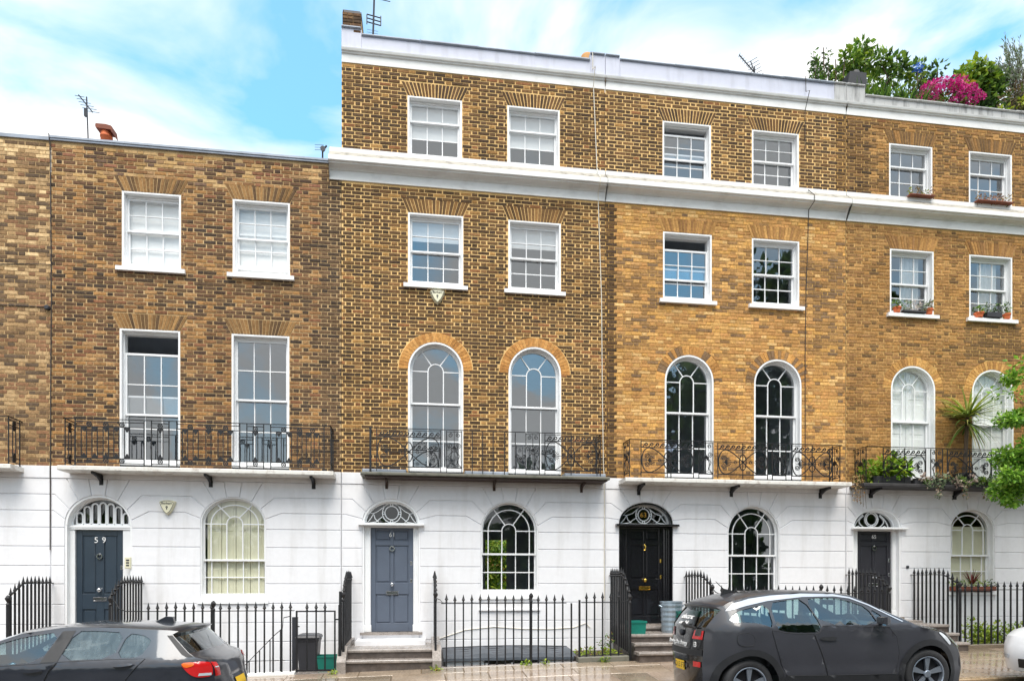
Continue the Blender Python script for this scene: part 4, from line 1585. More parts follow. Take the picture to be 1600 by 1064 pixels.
def terrace_house(tag_, label, u0, u1, third, second, arches, door, win, dz0, dzt, duu, colf, mort, seed, joint, depth, ul=None, ur=None):
    H = thing('brick_house', label, 'house', ((u0 + u1) / 2, 0, zp((u0 + u1) / 2)))
    ops, ex = upper_house(H, u0, u1, third, second, arches, colf, mort, seed, joint, depth, 0, 0, None, None)
    lay_bricks(H, u0, u1, 3.80, 9.70, ex, colf, joint, depth, 300, seed)
    lay_bricks(H, u0, u1, 10.335, 12.08, ex, colf, 0.019 if seed < 65 else 0.017, 0.008, 0, seed + 1)
    profile_band(H, 'string_course', ul if ul is not None else u0 + 0.002, u1 - 0.002, STRING, 'stone_white')
    profile_band(H, 'ledge', ul if ul is not None else u0 + 0.002, u1 - 0.002, LEDGE, 'ledge')
    profile_band(H, 'plat_band', ul if ul is not None else u0 + 0.002, u1 - 0.002, STRIP, 'stone_white')
    profile_band(H, 'cornice', u0 + 0.002, u1 - 0.002, CORN, 'stone_white')
    b = MB(); wall_sheet(b, u0, u1, -1.35, 3.80, [door, win]); b.build('stucco_wall', 'stucco', H)
    stucco_floor(H, u0 + 0.004, u1 - 0.004, [door, win])
    b = MB(); b.cbox(u0 + 0.008, u1 - 0.008, -0.03, 0.01, 3.57, 3.80, 0.006); b.build('stucco_band', 'stucco', H)
    b = MB(); b.add([(u0, 0.25, 12.2), (u1, 0.25, 12.2), (u1, 7, 11.9), (u0, 7, 11.9)], [(0, 1, 2, 3)])
    b.build('roof', 'roof_slate', H)
    return H

def parapet(H, pieces, cop=True):
    # pieces: (u0, u1, top, material)
    P_ = None
    for (a, c, top, mat) in pieces:
        b = MB()
        b.cbox(a, c, -0.035, 0.25, 12.345, top - 0.03, 0.004)
        o = b.build('parapet', mat, H)
        n = max(1, round((c - a) / 1.35))
        for i in range(n):
            b = MB()
            x0, x1 = a + (c - a) * i / n, a + (c - a) * (i + 1) / n
            b.cbox(x0 - (0.01 if i else 0.0), x1 - 0.012, -0.07 - 0.006 * (i % 2), 0.28, top - 0.03, top + 0.012 + 0.004 * (i % 2), 0.014)
            b.build('coping', 'lead' if mat == 'parapet' else mat, H)

# --- house 61
D61 = Op(5.82, 6.97, 0.55, 2.78, 0.49)
G61 = Op(8.23, 9.42, 1.32, 2.66, 0.60)
A61 = [(7.295, 0.565, 5.95, 0.57), (9.365, 0.56, 5.95, 0.57)]
T61 = [(6.72, 7.835), (8.78, 9.895)]
S61 = [(6.73, 7.86), (8.80, 9.92)]
H61 = terrace_house('61', 'dark brown brick house with cream mortar joints and slate-grey front door 61', 5.404, 10.876, T61, S61, A61, D61, G61, .57, 2.7, None,
                    col61, 'mortar61', 61, 0.019, 0.008, ul=5.17)
for k, (a, c) in enumerate(T61):
    flat_arch(H61, a, c, 11.54, 0.28, SPR, 18, lambda r: pick(r, P61), R, 0.008, 0.0085)
    W, (s0, s1, t0, t1) = rect_window(H61, a, c, 10.33, 11.54, (1, 2), 0.66, 0, 0, 'glass', R, sl=False)
    blind(W, s0 - .02, s1 + .02, t0 + 0.42, t1 + 0.02, 0.225)
cb = lambda r: pick(r, [(170, 124, 60), (158, 114, 56), (182, 136, 66), (150, 108, 54)])
for k, (a, c) in enumerate(S61):
    flat_arch(H61, a, c, 9.15, 0.30, SPR, 18, lambda r: pick(r, [(128, 96, 56), (116, 88, 54), (140, 106, 62), (104, 80, 52), (150, 112, 62)]), R, 0.006)
    W, (s0, s1, t0, t1) = rect_window(H61, a, c, 7.70, 9.15, (2, 2), 0.5, 0, 0, 'glass', R)
    blind(W, s0 - .02, s1 + .02, t0 + 0.92, t1 + 0.02, 0.225)
for c, a, zs, h in A61:
    ring_arch(H61, c, zs, a, h, 0.19, 30, lambda r: pick(r, [(206, 150, 72), (196, 140, 66), (212, 158, 82), (190, 134, 64)]), R, 0.009)
    arched_window(H61, c, a, zs, h, 3.86, 5.28, 'three', 'glass', R)
arched_window(H61, G61.c, G61.a, G61.zs, G61.h, G61.z0, 2.17, 'margin', 'glass_clear', R, depth=0.07, rv=0.014, fw=0.008, t=0.028, br=0.05)
W = [o for o in H61.children if o.name.startswith('window')][-1]
sill(W, G61.u0, G61.u1, 1.32, 0.09, 0.05, 0.045)
b = MB(); b.cbox(8.18, 9.47, -0.06, 0.0, 0.985, 1.03, 0.008); b.build('sill_moulding', 'stucco', H61)
DO, FO = front_door(H61, D61, 5.975, 6.835, 0.57, 2.70, 0.13, 'door61', 'wood_white', 'rings', hood=(5.74, 7.06))
text('61', 0.13, 'text_white', (6.405, 0.102, 2.555), DO, name='house_number')
interior(H61, 5.4, 10.88, 11.9, [0.35, 3.60, 3.72, 7.0, 7.1, 9.75, 9.9, 11.88], 4.2, [Op(8.72, 9.30, 0.9, 2.75)])
steps(H61, 5.66, 7.20, [0.175, 0.345], [-1.52, -1.27], -1.3)
b = MB(); b.box(5.72, 7.08, -0.55, -0.02, 0.346, 0.44); b.build('step', 'stucco', [o for o in H61.children if o.name.startswith('front_steps')][-1])
for u in (5.50, 7.20):
    b = MB()
    b.add([(u, -1.62, -0.06), (u + 0.16, -1.62, -0.06), (u + 0.16, -1.62, 0.16), (u, -1.62, 0.16), (u, -0.02, -0.06), (u + 0.16, -0.02, -0.06), (u + 0.16, -0.02, 0.47), (u, -0.02, 0.47),
           (u, -1.30, 0.42), (u + 0.16, -1.30, 0.42)], [(0, 1, 2, 3), (3, 2, 9, 8), (8, 9, 6, 7), (1, 5, 6, 9, 2), (4, 0, 3, 8, 7)])
    b.build('step_cheek', 'step_stone', [o for o in H61.children if o.name.startswith('front_steps')][-1])
parapet(H61, [(5.404, 5.80, 12.78, 'parapet'), (5.802, 10.55, 12.65, 'parapet'), (10.552, 10.876, 12.80, 'parapet')])
B61 = slab(H61, 5.82, 10.84, 3.745, 0.06, 0.52, 'balc_stone', 'mossy dark stone slab')
b = MB(); b.box(5.9, 10.80, -0.46, 0.0, 3.66, 3.684); b.build('slab_underside', 'iron_rust', B61)
for a, c in ((5.84, 6.70), (7.87, 8.76), (9.93, 10.80)):
    b = MB(); b.cbox(a, c, -0.36, 0.0, 3.746, 3.83, 0.02); b.build('lead_upstand', 'lead', B61)
y = -0.47
wide_panel(B61, 6.13, 7.38, 3.86, 4.60, y, wave=True)
narrow_panel(B61, 7.50, 7.80, 3.86, 4.60, y)
for u in (8.01, 8.22, 8.43, 8.66):
    b = MB(); b.bar([(u, 3.75), (u, 4.60)], 0.017, y - 0.006, y + 0.010); b.build('baluster', 'iron', B61)
b = MB(); b.bar([(8.88, 3.75), (8.88, 4.60)], 0.017, y - 0.006, y + 0.010); b.build('baluster', 'iron', B61)
palmette(B61, 8.99, 4.10, -pi / 2, 0.10, y, XZ, True)
narrow_panel(B61, 9.10, 9.38, 3.86, 4.60, y)
wide_panel(B61, 9.49, 10.58, 3.86, 4.60, y)
b = MB(); b.box(5.99, 6.03, y - 0.02, y + 0.02, 3.75, 4.62); b.build('corner_post', 'iron', B61)
narrow_panel(B61, 0.06, 0.42, 3.86, 4.60, 0.0, side_mp(10.66))
hand_rail(B61, [(6.01, 0.0, 4.61), (6.01, y, 4.61), (10.66, y, 4.61), (10.66, 0.0, 4.61)])
for u in (6.30, 8.50, 10.36):
    bracket(B61, u, 3.66, 0.32, 0.16, 'iron_rust', 0.035)

# --- house 63
D63 = Op(11.19, 12.39, 0.60, 2.83, 0.46)
G63 = Op(13.65, 14.85, 1.28, 2.65, 0.61)
A63 = [(12.765, 0.555, 5.95, 0.56), (14.82, 0.56, 5.96, 0.55)]
T63 = [(12.16, 13.26), (14.21, 15.32)]
S63 = [(12.17, 13.28), (14.21, 15.33)]
H63 = terrace_house('63', 'bright ochre brick house with glossy black front door and gold 63 in its fanlight', 10.884, 16.446, T63, S63, A63, D63, G63, .69, 2.75, None,
                    col63, 'mortar63', 63, 0.012, 0.007)
# its third floor is pointed in the same cream mortar as the house before it
b = MB(); wall_sheet(b, 10.884, 16.2, 10.34, 12.07, [Op(a, c, 10.3, 11.54) for a, c in T63], -0.002); b.build('pointing', 'mortar61', H63)
for k, (a, c) in enumerate(T63):
    flat_arch(H63, a, c, 11.54, 0.28, SPR, 18, lambda r: pick(r, P61), R, 0.010, 0.0085)
    W, (s0, s1, t0, t1) = rect_window(H63, a, c, 10.30, 11.54, (2, 2), 0.52, 0.0 if k else 0.13, 0, 'glass', R, sl=False)
for k, (a, c) in enumerate(S63):
    flat_arch(H63, a, c, 9.15, 0.30, SPR, 18, lambda r: pick(r, [(192, 144, 76), (176, 130, 70), (160, 118, 66), (204, 156, 84)]), R)
    rect_window(H63, a, c, 7.70, 9.15, (2, 2), 0.5, 0.0 if k else 0.24, 0, 'glass' if not k else 'glass_mid', R)
for c, a, zs, h in A63:
    ring_arch(H63, c, zs, a, h, 0.20, 26, lambda r: pick(r, [(200, 146, 70), (186, 134, 64), (150, 116, 74), (132, 106, 78), (212, 158, 78)]), R)
    arched_window(H63, c, a, zs, h, 3.86, 5.28, 'three', 'glass_mid', R, lift=0.0)
arched_window(H63, G63.c, G63.a, G63.zs, G63.h, G63.z0, 2.17, 'margin', 'glass_mid', R, depth=0.07, rv=0.014, fw=0.008, t=0.028, br=0.05)
W = [o for o in H63.children if o.name.startswith('window')][-1]
sill(W, G63.u0, G63.u1, 1.28, 0.09, 0.05, 0.045)
DO, FO = front_door(H63, D63, 11.385, 12.215, 0.69, 2.745, 0.15, 'door63', 'door63', 'rings', metal='brass', hood=(11.10, 12.50))
text('63', 0.15, 'text_gold', (D63.c, 0.168, D63.zs + 0.21), FO, name='house_number')
interior(H63, 10.88, 16.45, 11.9, [0.35, 3.60, 3.72, 7.0, 7.1, 9.75, 9.9, 11.88])
steps(H63, 11.06, 12.56, [zp(11.8) + 0.16, zp(11.8) + 0.31, zp(11.8) + 0.46, 0.66], [-1.75, -1.50, -1.25, -0.45], -1.3)
parapet(H63, [(10.884, 11.20, 12.80, 'parapet'), (11.202, 16.15, 12.735, 'parapet'), (16.152, 16.446, 12.75, 'parapet_old')])
B63 = slab(H63, 11.17, 16.24, 3.745, 0.085, 0.52, 'balc_white', 'white slab with rust runs')
y = -0.47
wide_panel(B63, 11.52, 12.66, 3.86, 4.53, y)
narrow_panel(B63, 12.78, 13.09, 3.86, 4.53, y)
wide_panel(B63, 13.20, 14.32, 3.86, 4.53, y)
narrow_panel(B63, 14.43, 14.74, 3.86, 4.53, y)
wide_panel(B63, 14.87, 15.82, 3.86, 4.53, y)
for u in (11.28, 16.02):
    narrow_panel(B63, 0.05, 0.42, 3.86, 4.53, 0.0, side_mp(u))
hand_rail(B63, [(11.28, 0.0, 4.54), (11.28, y, 4.54), (16.02, y, 4.54), (16.02, 0.0, 4.54)])
for u in (11.62, 13.72, 15.82):
    bracket(B63, u, 3.66)

# --- house 65
D65 = Op(16.62, 17.80, 0.75, 2.82, 0.43)
G65 = Op(19.06, 20.18, 1.38, 2.79, 0.48)
A65 = [(18.12, 0.555, 5.98, 0.53), (20.16, 0.54, 5.98, 0.53)]
T65 = [(17.52, 18.605), (19.54, 20.66)]
S65 = [(17.54, 18.64), (19.55, 20.67)]
H65 = terrace_house('65', 'tan brick house with planted balcony, charcoal front door and a roof garden above', 16.454, 22.0, T65, S65, A65, D65, G65, .8, 2.75, None,
                    col65, 'mortar65', 65, 0.016, 0.008)
for k, (a, c) in enumerate(T65):
    flat_arch(H65, a, c, 11.54, 0.30, SPR, 18, lambda r: pick(r, P65d + [(160, 118, 62)]), R)
    rect_window(H65, a, c, 10.32, 11.54, (1, 2), 0.66, 0, 0, 'glass', R, sl=False)
for k, (a, c) in enumerate(S65):
    flat_arch(H65, a, c, 9.15, 0.30, SPR, 18, lambda r: pick(r, P65 + [(190, 142, 74)]), R)
    W, (s0, s1, t0, t1) = rect_window(H65, a, c, 7.69, 9.15, (2, 2), 0.5, 0, 0, 'glass_mid', R)
    blind(W, s0 + 0.38, s1 - 0.14, t0, t1, 0.245, 'curtain', 4, 'curtain', 0.02)
    if not k:
        blind(W, s0 - 0.02, s0 + 0.14, t0, t1, 0.245, 'curtain', 2, 'curtain', 0.03)
for c, a, zs, h in A65:
    ring_arch(H65, c, zs, a, h, 0.20, 28, lambda r: pick(r, [(206, 156, 78), (194, 144, 72), (180, 132, 68), (214, 166, 88)]), R)
    W = arched_window(H65, c, a, zs, h, 3.86, 5.26, 'three', 'glass_clear', R)
    for s in (0, 1):
        b = MB()
        x0 = c - 0.52 + s * 0.52
        b.cbox(x0 + 0.005, x0 + 0.515, 0.23, 0.255, 3.9, 6.6, 0.006)
        for (e, f) in ((3.98, 4.9), (5.0, 5.7), (5.8, 6.5)):
            b.cbox(x0 + 0.08, x0 + 0.44, 0.222, 0.231, e, f, 0.008)
        b.build('shutter', 'blind', W)
W = arched_window(H65, G65.c, G65.a, G65.zs, G65.h, G65.z0, 2.20, 'margin', 'glass_clear', R, depth=0.09, rv=0.014, fw=0.008, t=0.028, br=0.05)
blind(W, G65.u0 + 0.03, G65.u1 - 0.03, 1.35, 2.88, 0.21, 'wood_cream')
sill(W, G65.u0, G65.u1, 1.38, 0.09, 0.05, 0.06)
DO, FO = front_door(H65, D65, 16.815, 17.675, 0.80, 2.745, 0.17, 'door65', 'wood_white', 'ovals', hood=(16.56, 17.92))
text('65', 0.12, 'text_white', (17.25, 0.142, 2.615), DO, name='house_number')
b = MB(); b.lathe([(0.035, 0.0), (0.035, -0.02), (0.02, -0.03)], 17.96, -0.018, 1.93, 12, 'y'); b.build('door_bell', 'dark_metal', H65)
interior(H65, 16.45, 22.0, 11.9, [0.35, 3.60, 3.72, 7.0, 7.1, 9.75, 9.9, 11.88])
steps(H65, 16.52, 17.98, [zp(17.2) + 0.17, zp(17.2) + 0.34, zp(17.2) + 0.5, 0.74], [-1.72, -1.46, -1.20, -0.45], -1.3)
parapet(H65, [(16.454, 16.90, 12.75, 'parapet_old'), (16.902, 22.0, 12.54, 'parapet_old')])
B65 = slab(H65, 16.52, 21.4, 3.745, 0.075, 0.52, 'balc_dark', 'slab painted almost black')
y = -0.47
wide_panel(B65, 17.02, 18.05, 3.86, 4.53, y)
narrow_panel(B65, 18.17, 18.46, 3.86, 4.53, y)
wide_panel(B65, 18.58, 19.68, 3.86, 4.53, y)
narrow_panel(B65, 19.79, 20.10, 3.86, 4.53, y)
wide_panel(B65, 20.2, 21.25, 3.86, 4.53, y)
narrow_panel(B65, 0.05, 0.42, 3.86, 4.53, 0.0, side_mp(16.64))
hand_rail(B65, [(16.64, 0.0, 4.54), (16.64, y, 4.54), (21.35, y, 4.54), (21.35, 0.0, 4.54)])
for u in (17.05, 19.15, 21.1):
    bracket(B65, u, 3.67, 0.36, 0.17, 'iron', 0.06)
# end walls and rears, so that the terrace is closed
b = MB(); b.box(5.405, 5.43, 0.02, 7.0, 9.5, 12.6); b.build('flank_wall', 'mortar59', H61)
for H, a, c in ((H61, 5.41, 10.87), (H63, 10.89, 16.44), (H65, 16.46, 21.99)):
    b = MB()
    wall_sheet(b, a, c, -1.3, 11.9, [Op(8.9, 10.2, 0.6, 2.9)] if H is H61 else [], 7.0)
    b.build('rear_wall', 'room', H)
b = MB(); b.box(21.96, 21.995, 0.02, 7.0, -1.3, 12.4); b.build('flank_wall', 'mortar65', H65)

# ------------------------------------------------------------------ iron railings
spear_cache = {}
def spear_mesh(h, head=0.15, t=0.0125):
    k = (round(h / 0.02), round(head, 3), t)
    if k not in spear_cache:
        b = MB()
        h = round(h / 0.02) * 0.02
        b.box(-t, t, -t, t, 0, h - head)
        b.lathe([(t * 1.15, h - head - 0.012), (t * 1.7, h - head), (t * 1.1, h - head * 0.86), (t * 2.7, h - head * 0.66), (t * 2.0, h - head * 0.60), (t * 1.3, h - head * 0.40), (0.002, h)], 0, 0, 0, 6)
        spear_cache[k] = b.mesh('spear_bar', 'iron')
    return spear_cache[k]
def spear(parent, u, y, zb, zt, head=0.15, t=0.0125):
    o = bpy.data.objects.new('spear_bar', spear_mesh(zt - zb, head, t))
    COL.objects.link(o)
    o.parent = parent
    o.location = Vector((u, y, zb)) - wloc(parent)
    return o
def urn_post(parent, u, y, zb, zt, t=0.02):
    b = MB()
    b.box(u - t, u + t, y - t, y + t, zb, zt - 0.16)
    b.lathe([(t * 1.3, zt - 0.19), (t * 1.5, zt - 0.16), (t * 0.8, zt - 0.13), (t * 1.1, zt - 0.115), (t * 2.1, zt - 0.075), (t * 2.2, zt - 0.05), (t * 1.6, zt - 0.04), (t * 1.2, zt - 0.02), (t * 0.5, zt - 0.008), (0.002, zt)], u, y, 0, 8)
    b.build('urn_post', 'iron', parent)
def rail(parent, pts, w=0.03, h=0.014, name='rail'):
    b = MB()
    for p, q in zip(pts[:-1], pts[1:]):
        d = Vector(q) - Vector(p)
        s = d.cross(Vector((0, 0, 1)))
        if s.length < 1e-4:
            s = Vector((1, 0, 0))
        s = s.normalized() * w / 2
        up = Vector((0, 0, h))
        A, C = Vector(p), Vector(q)
        b.add([A - s, A + s, C + s, C - s, A - s + up, A + s + up, C + s + up, C - s + up],
              [(0, 1, 2, 3), (7, 6, 5, 4), (0, 4, 5, 1), (1, 5, 6, 2), (2, 6, 7, 3), (3, 7, 4, 0)])
    b.build(name, 'iron', parent)

GR = 'spear-topped railings in front of the houses'
def front_railing(label, us, urns, zr, zt, zbase=None, extra=None, head=0.15):
    T = thing('railing', label, 'railing', ((us[0] + us[-1]) / 2, FENCE_Y, zp((us[0] + us[-1]) / 2)), GR)
    for u in us:
        spear(T, u, FENCE_Y, (zp(u) if zbase is None else zbase(u)), zt, head)
    for u in urns:
        urn_post(T, u, FENCE_Y, zp(u), zt + 0.03)
    e = extra or []
    rail(T, [(us[0] - 0.10, FENCE_Y, zr)] + [(us[-1] + 0.07, FENCE_Y, zr)])
    for pts in e:
        rail(T, pts)
    return T

def step_railing(label, u, zwall, zurn, zr_wall, low, n=11, y0=-0.10, y1=-1.40, flat=0.62):
    """railing that runs from the house wall down beside the steps, ending in an urn"""
    T = thing('railing', label, 'railing', (u, (y0 + y1) / 2, zp(u)), GR)
    pts = []
    for i in range(n):
        f = i / (n - 0.2)
        y = y0 + (y1 - y0) * f - 0.02
        g = max(0.0, (f - flat) / (1 - flat))
        drop = (zwall - zurn - 0.06) * (g ** 1.25)
        spear(T, u, y, zp(u) + low * (1 - 0.5 * f), zwall - drop, 0.17, 0.0135)
        pts.append((u, y, zr_wall - drop))
    urn_post(T, u, y1, zp(u), zurn)
    rail(T, [(u, y0 + 0.09, zr_wall)] + pts + [(u, y1, zurn - 0.19)], 0.03, 0.016)
    return T

step_railing('iron step railing left of the blue-black door, by the left edge of the picture', 0.04, 1.70, 1.37, 1.56, 0.1)
step_railing('iron step railing between the blue-black door and the cream shuttered window', 1.66, 1.71, 1.36, 1.56, 0.1)
step_railing('iron step railing left of the slate-grey door, seen nearly end on', 5.60, 1.80, 1.42, 1.64, 0.2, 12)
step_railing('iron step railing right of the slate-grey door, seen nearly end on', 7.26, 1.80, 1.42, 1.64, 0.2, 12)
step_railing('iron step railing left of the glossy black door, over the green box', 10.98, 1.88, 1.36, 1.72, 0.25, 11)
step_railing('iron step railing right of the glossy black door, behind the dustbin', 12.65, 1.84, 1.55, 1.69, 0.25, 9)
step_railing('iron step railing in front of the charcoal door, left of it', 16.45, 1.90, 1.52, 1.74, 0.3, 11)
step_railing('tall iron step railing right of the charcoal door', 18.05, 1.90, 1.60, 1.74, 0.3, 11)

us = [2.28 + 0.1495 * i for i in range(17)]
front_railing('long row of spears before the cream shuttered window', us, [3.36], 1.07, 1.235, None,
              [[(2.2, FENCE_Y, 1.07), (1.90, FENCE_Y, 1.075), (1.80, FENCE_Y, 1.12), (1.74, FENCE_Y, 1.24), (1.68, FENCE_Y, 1.28)]])
us = [7.46 + 0.157 * i for i in range(15)]
T = front_railing('row of spears over the grey felt canopy, before the clear arched window', us, [9.05], 1.185, 1.36, None,
              [[(7.40, FENCE_Y, 1.185), (7.35, FENCE_Y, 1.25), (7.28, FENCE_Y, 1.28)]])
b = MB(); b.box(9.81, 9.84, FENCE_Y - .013, FENCE_Y + .013, zp(9.8), 1.19); b.box(9.965, 10.0, FENCE_Y - .018, FENCE_Y + .018, zp(9.95), 1.25); b.build('gate_post', 'iron', T)
us = [10.12 + 0.158 * i for i in range(5)]
T = front_railing('short panel of spears left of the black door steps, over weeds', us, [], 1.19, 1.40, lambda u: zp(u) + 0.10,
              [[(10.0, FENCE_Y, 0.175), (10.88, FENCE_Y, 0.20)], [(10.8, FENCE_Y, 1.19), (10.92, FENCE_Y, 1.22), (10.98, FENCE_Y, 1.28)]])
us = [12.84 + 0.1495 * i for i in range(24)]
front_railing('row of spears behind the dark grey electric car roof', us, [14.95], 1.35, 1.52, None, [[(12.8, FENCE_Y, 1.35), (12.72, FENCE_Y, 1.38), (12.65, FENCE_Y, 1.45)]])
us = [18.17 + 0.152 * i for i in range(24)]
front_railing('row of spears before the yellow-green bush and window box', us, [], 1.42, 1.60)

# gate to the basement steps of 59
T = thing('area_gate', 'small black iron gate with three spears, before the black bin', 'gate', (5.11, FENCE_Y, zp(5.1)))
fr = MB()
fr.box(4.765, 4.795, FENCE_Y - .014, FENCE_Y + .014, -0.03, 1.075)
fr.box(5.435, 5.462, FENCE_Y - .014, FENCE_Y + .014, 0.0, 1.075)
fr.box(4.795, 5.435, FENCE_Y - .012, FENCE_Y + .012, 1.05, 1.075)
fr.box(4.795, 5.435, FENCE_Y - .012, FENCE_Y + .012, -0.02, 0.015)
fr.build('gate_frame', 'iron', T)
for u in (4.96, 5.12, 5.275):
    spear(T, u, FENCE_Y, -0.01, 1.24)
b = MB(); b.box(4.795, 4.83, FENCE_Y - .01, FENCE_Y + .01, 0.78, 0.80); b.box(5.462, 5.52, FENCE_Y - .01, FENCE_Y + .01, 0.9, 0.925); b.build('hinge', 'iron', T)
b = MB(); b.box(5.52, 5.57, FENCE_Y + 0.0, FENCE_Y + 0.05, 0.0, 1.42); b.box(5.52, 5.57, FENCE_Y - 0.1, FENCE_Y - 0.05, 0.0, 1.18)
b.build('gate_post', 'iron', T)
# plinths that carry the railings
def plinth(label, u0, u1, h, mat, y0=FENCE_Y - 0.09, y1=FENCE_Y + 0.09):
    b = MB()
    P = []
    for u in (u0, u1):
        P += [(u, y0, zp(u) - 0.3), (u, y0, zp(u) + h - 0.012), (u, y0 + 0.012, zp(u) + h), (u, y1, zp(u) + h), (u, y1, zp(u) - 1.3), (u, y0, zp(u) - 1.3)]
    b.add(P, [(i, 6 + i, 6 + (i + 1) % 6, (i + 1) % 6) for i in range(6)] + [(5, 4, 3, 2, 1, 0), (6, 7, 8, 9, 10, 11)])
    o = b.build('plinth', mat)
    tag(o, label, 'plinth', 'stone plinths under the railings')
plinth('white painted plinth under the long row of spears left of the gate', 1.72, 4.755, 0.045, 'stone_white')
plinth('flush stone edge under the spears by the felt canopy', 7.30, 9.93, 0.008, 'step_stone')
plinth('mossy stone edge under the short panel of spears by the weeds', 9.94, 10.93, 0.095, 'balc_stone')
plinth('stone edge under the spears behind the dark grey car', 12.70, 16.40, 0.03, 'step_stone')
plinth('low brownish stone kerb under the spears by the yellow-green bush', 18.10, 22.0, 0.085, 'flag_c')
# bridging slabs and beds in the area
def deck(name, u0, u1, y0, y1, z, mat, th=1.2):
    b = MB(); b.box(u0, u1, y0, y1, z - th, z)
    return structure(b.build(name, mat))
deck('area_landing', 4.64, 5.50, FENCE_Y + 0.09, -0.02, -0.06, 'step_stone', 0.2)
deck('planting_bed', 9.96, 10.90, FENCE_Y + 0.09, -0.02, 0.14, 'soil')
deck('planting_bed', 18.15, 21.9, FENCE_Y + 0.09, -0.35, 0.16, 'soil')
deck('area_landing', 12.60, 16.5, FENCE_Y + 0.09, -0.02, -0.1, 'step_stone', 0.2)

# handrail of the basement stair of 59
T = thing('stair_handrail', 'black handrail sloping down behind the long row of spears', 'handrail', (3.95, -0.62, -0.3))
rail(T, [(4.52, -0.62, 0.93), (4.40, -0.62, 0.90), (4.38, -0.62, 0.70), (4.22, -0.62, 0.56), (3.40, -0.62, -0.30)], 0.03, 0.016)
for k in range(5):
    u = 3.58 + 0.19 * k
    b = MB(); b.box(u - 0.009, u + 0.009, -0.629, -0.611, -1.2, -0.30 + (u - 3.40) * 1.049); b.build('baluster', 'iron', T)
b = MB(); b.box(4.56, 4.66, -0.66, -0.58, -1.2, 0.92); b.build('post', 'dark_metal', T)

# felt canopy over the basement of 61
T = thing('canopy', 'grey felt lean-to canopy over the basement behind spears', 'canopy', (8.6, -0.6, -0.3))
b = MB()
nu = 16
P = []
for i in range(nu + 1):
    u = 7.42 + (10.02 - 7.42) * i / nu
    sag = 0.03 * sin(pi * i / nu) + 0.012 * sin(i * 1.7)
    for (y, z) in ((-0.03, 0.235), (-0.45, 0.212), (-0.85, 0.165), (-1.05, 0.125), (-1.06, 0.075)):
        P.append((u, y, z + sag * (1 if y > -1.0 else 0.3)))
b.add(P, [(5 * i + k, 5 * i + k + 1, 5 * i + 5 + k + 1, 5 * i + 5 + k) for i in range(nu) for k in range(4)])
b.build('felt_sheet', 'felt', T)
for k in range(5):
    b = MB(); y = -0.12 - 0.2 * k
    b.tube([(7.42 + 0.2 * j, y, 0.236 - 0.026 * k - (0.004 if k == 4 else 0) + 0.03 * sin(pi * j / 13) + 0.006) for j in range(14)], 0.012, 5)
    b.build('batten', 'dark_metal', T)
for u in (7.5, 8.25, 8.75, 9.25, 9.95):
    b = MB(); b.box(u - 0.022, u + 0.022, -1.00, -0.96, -1.3, 0.03); b.build('post', 'wood_white', T)
b = MB(); b.box(7.46, 8.20, -0.99, -0.95, -1.2, 0.07); b.box(9.28, 9.98, -0.99, -0.95, -1.2, 0.07); b.box(8.20, 9.28, -0.99, -0.95, -0.4, -0.05); b.build('panel', 'wood_white', T)
b = MB(); b.face([(7.46, -0.96, -1.2), (9.98, -0.96, -1.2), (9.98, -0.96, 0.0), (7.46, -0.96, 0.0)]); b.build('pane', 'glass_mid', T)

# ------------------------------------------------------------------ bins and boxes
def tub(name, label, u, y, z, w, d, h, mat, lid=True, group=None, rot=0.0):
    T = thing(name, label, 'recycling box', (u, y, z), group, rot)
    def ring(s, zz):
        return [(-w / 2 * s, -d / 2 * s, zz), (w / 2 * s, -d / 2 * s, zz), (w / 2 * s, d / 2 * s, zz), (-w / 2 * s, d / 2 * s, zz)]
    b = MB()
    P = ring(0.86, 0) + ring(1.0, h * 0.9) + ring(1.08, h * 0.9) + ring(1.09, h)+ ring(0.98, h) + ring(0.84, 0.02)
    fs = [(3, 2, 1, 0)]
    for k in range(5):
        fs += [(4 * k + i, 4 * k + (i + 1) % 4, 4 * k + 4 + (i + 1) % 4, 4 * k + 4 + i) for i in range(4)]
    fs.append((20, 21, 22, 23))
    b.add(P, fs)
    b.build('box', mat, T, local=True)
    for s in (-1, 1):
        b = MB(); b.box(s * w * 0.5 - 0.02, s * w * 0.5 + 0.02, -0.06, 0.06, h * 0.72, h * 0.80); b.build('handle', mat, T, local=True)
    return T
GB = 'green recycling boxes by the front doors'
tub('recycling_box', 'green recycling box behind the small iron gate, beside the black bin', 5.27, -0.85, -0.06, 0.40, 0.34, 0.27, 'bin_green', group=GB)
tub('recycling_box', 'green recycling box behind the step railing left of the black door', 11.24, -0.95, zp(11.8) + 0.31, 0.34, 0.30, 0.40, 'bin_green', group=GB)
tub('recycling_box', 'green recycling box in front of the dustbin, half hidden by the car', 12.30, -0.98, zp(11.8) + 0.46, 0.42, 0.34, 0.44, 'bin_green', group=GB)
T = thing('wheelie_bin', 'black plastic bin with flared lid behind the small iron gate', 'bin', (4.90, -0.80, -0.06))
b = MB()
P = []
for (s, z) in ((0.80, 0), (0.98, 0.54), (1.04, 0.55), (1.05, 0.585), (1.0, 0.59)):
    P += [(-0.195 * s, -0.2 * s, z), (0.195 * s, -0.2 * s, z), (0.195 * s, 0.2 * s, z), (-0.195 * s, 0.2 * s, z)]
b.add(P, [(3, 2, 1, 0)] + [(4 * k + i, 4 * k + (i + 1) % 4, 4 * k + 4 + (i + 1) % 4, 4 * k + 4 + i) for k in range(4) for i in range(4)])
b.build('body', 'bin_black', T, local=True)
b = MB()
P = []
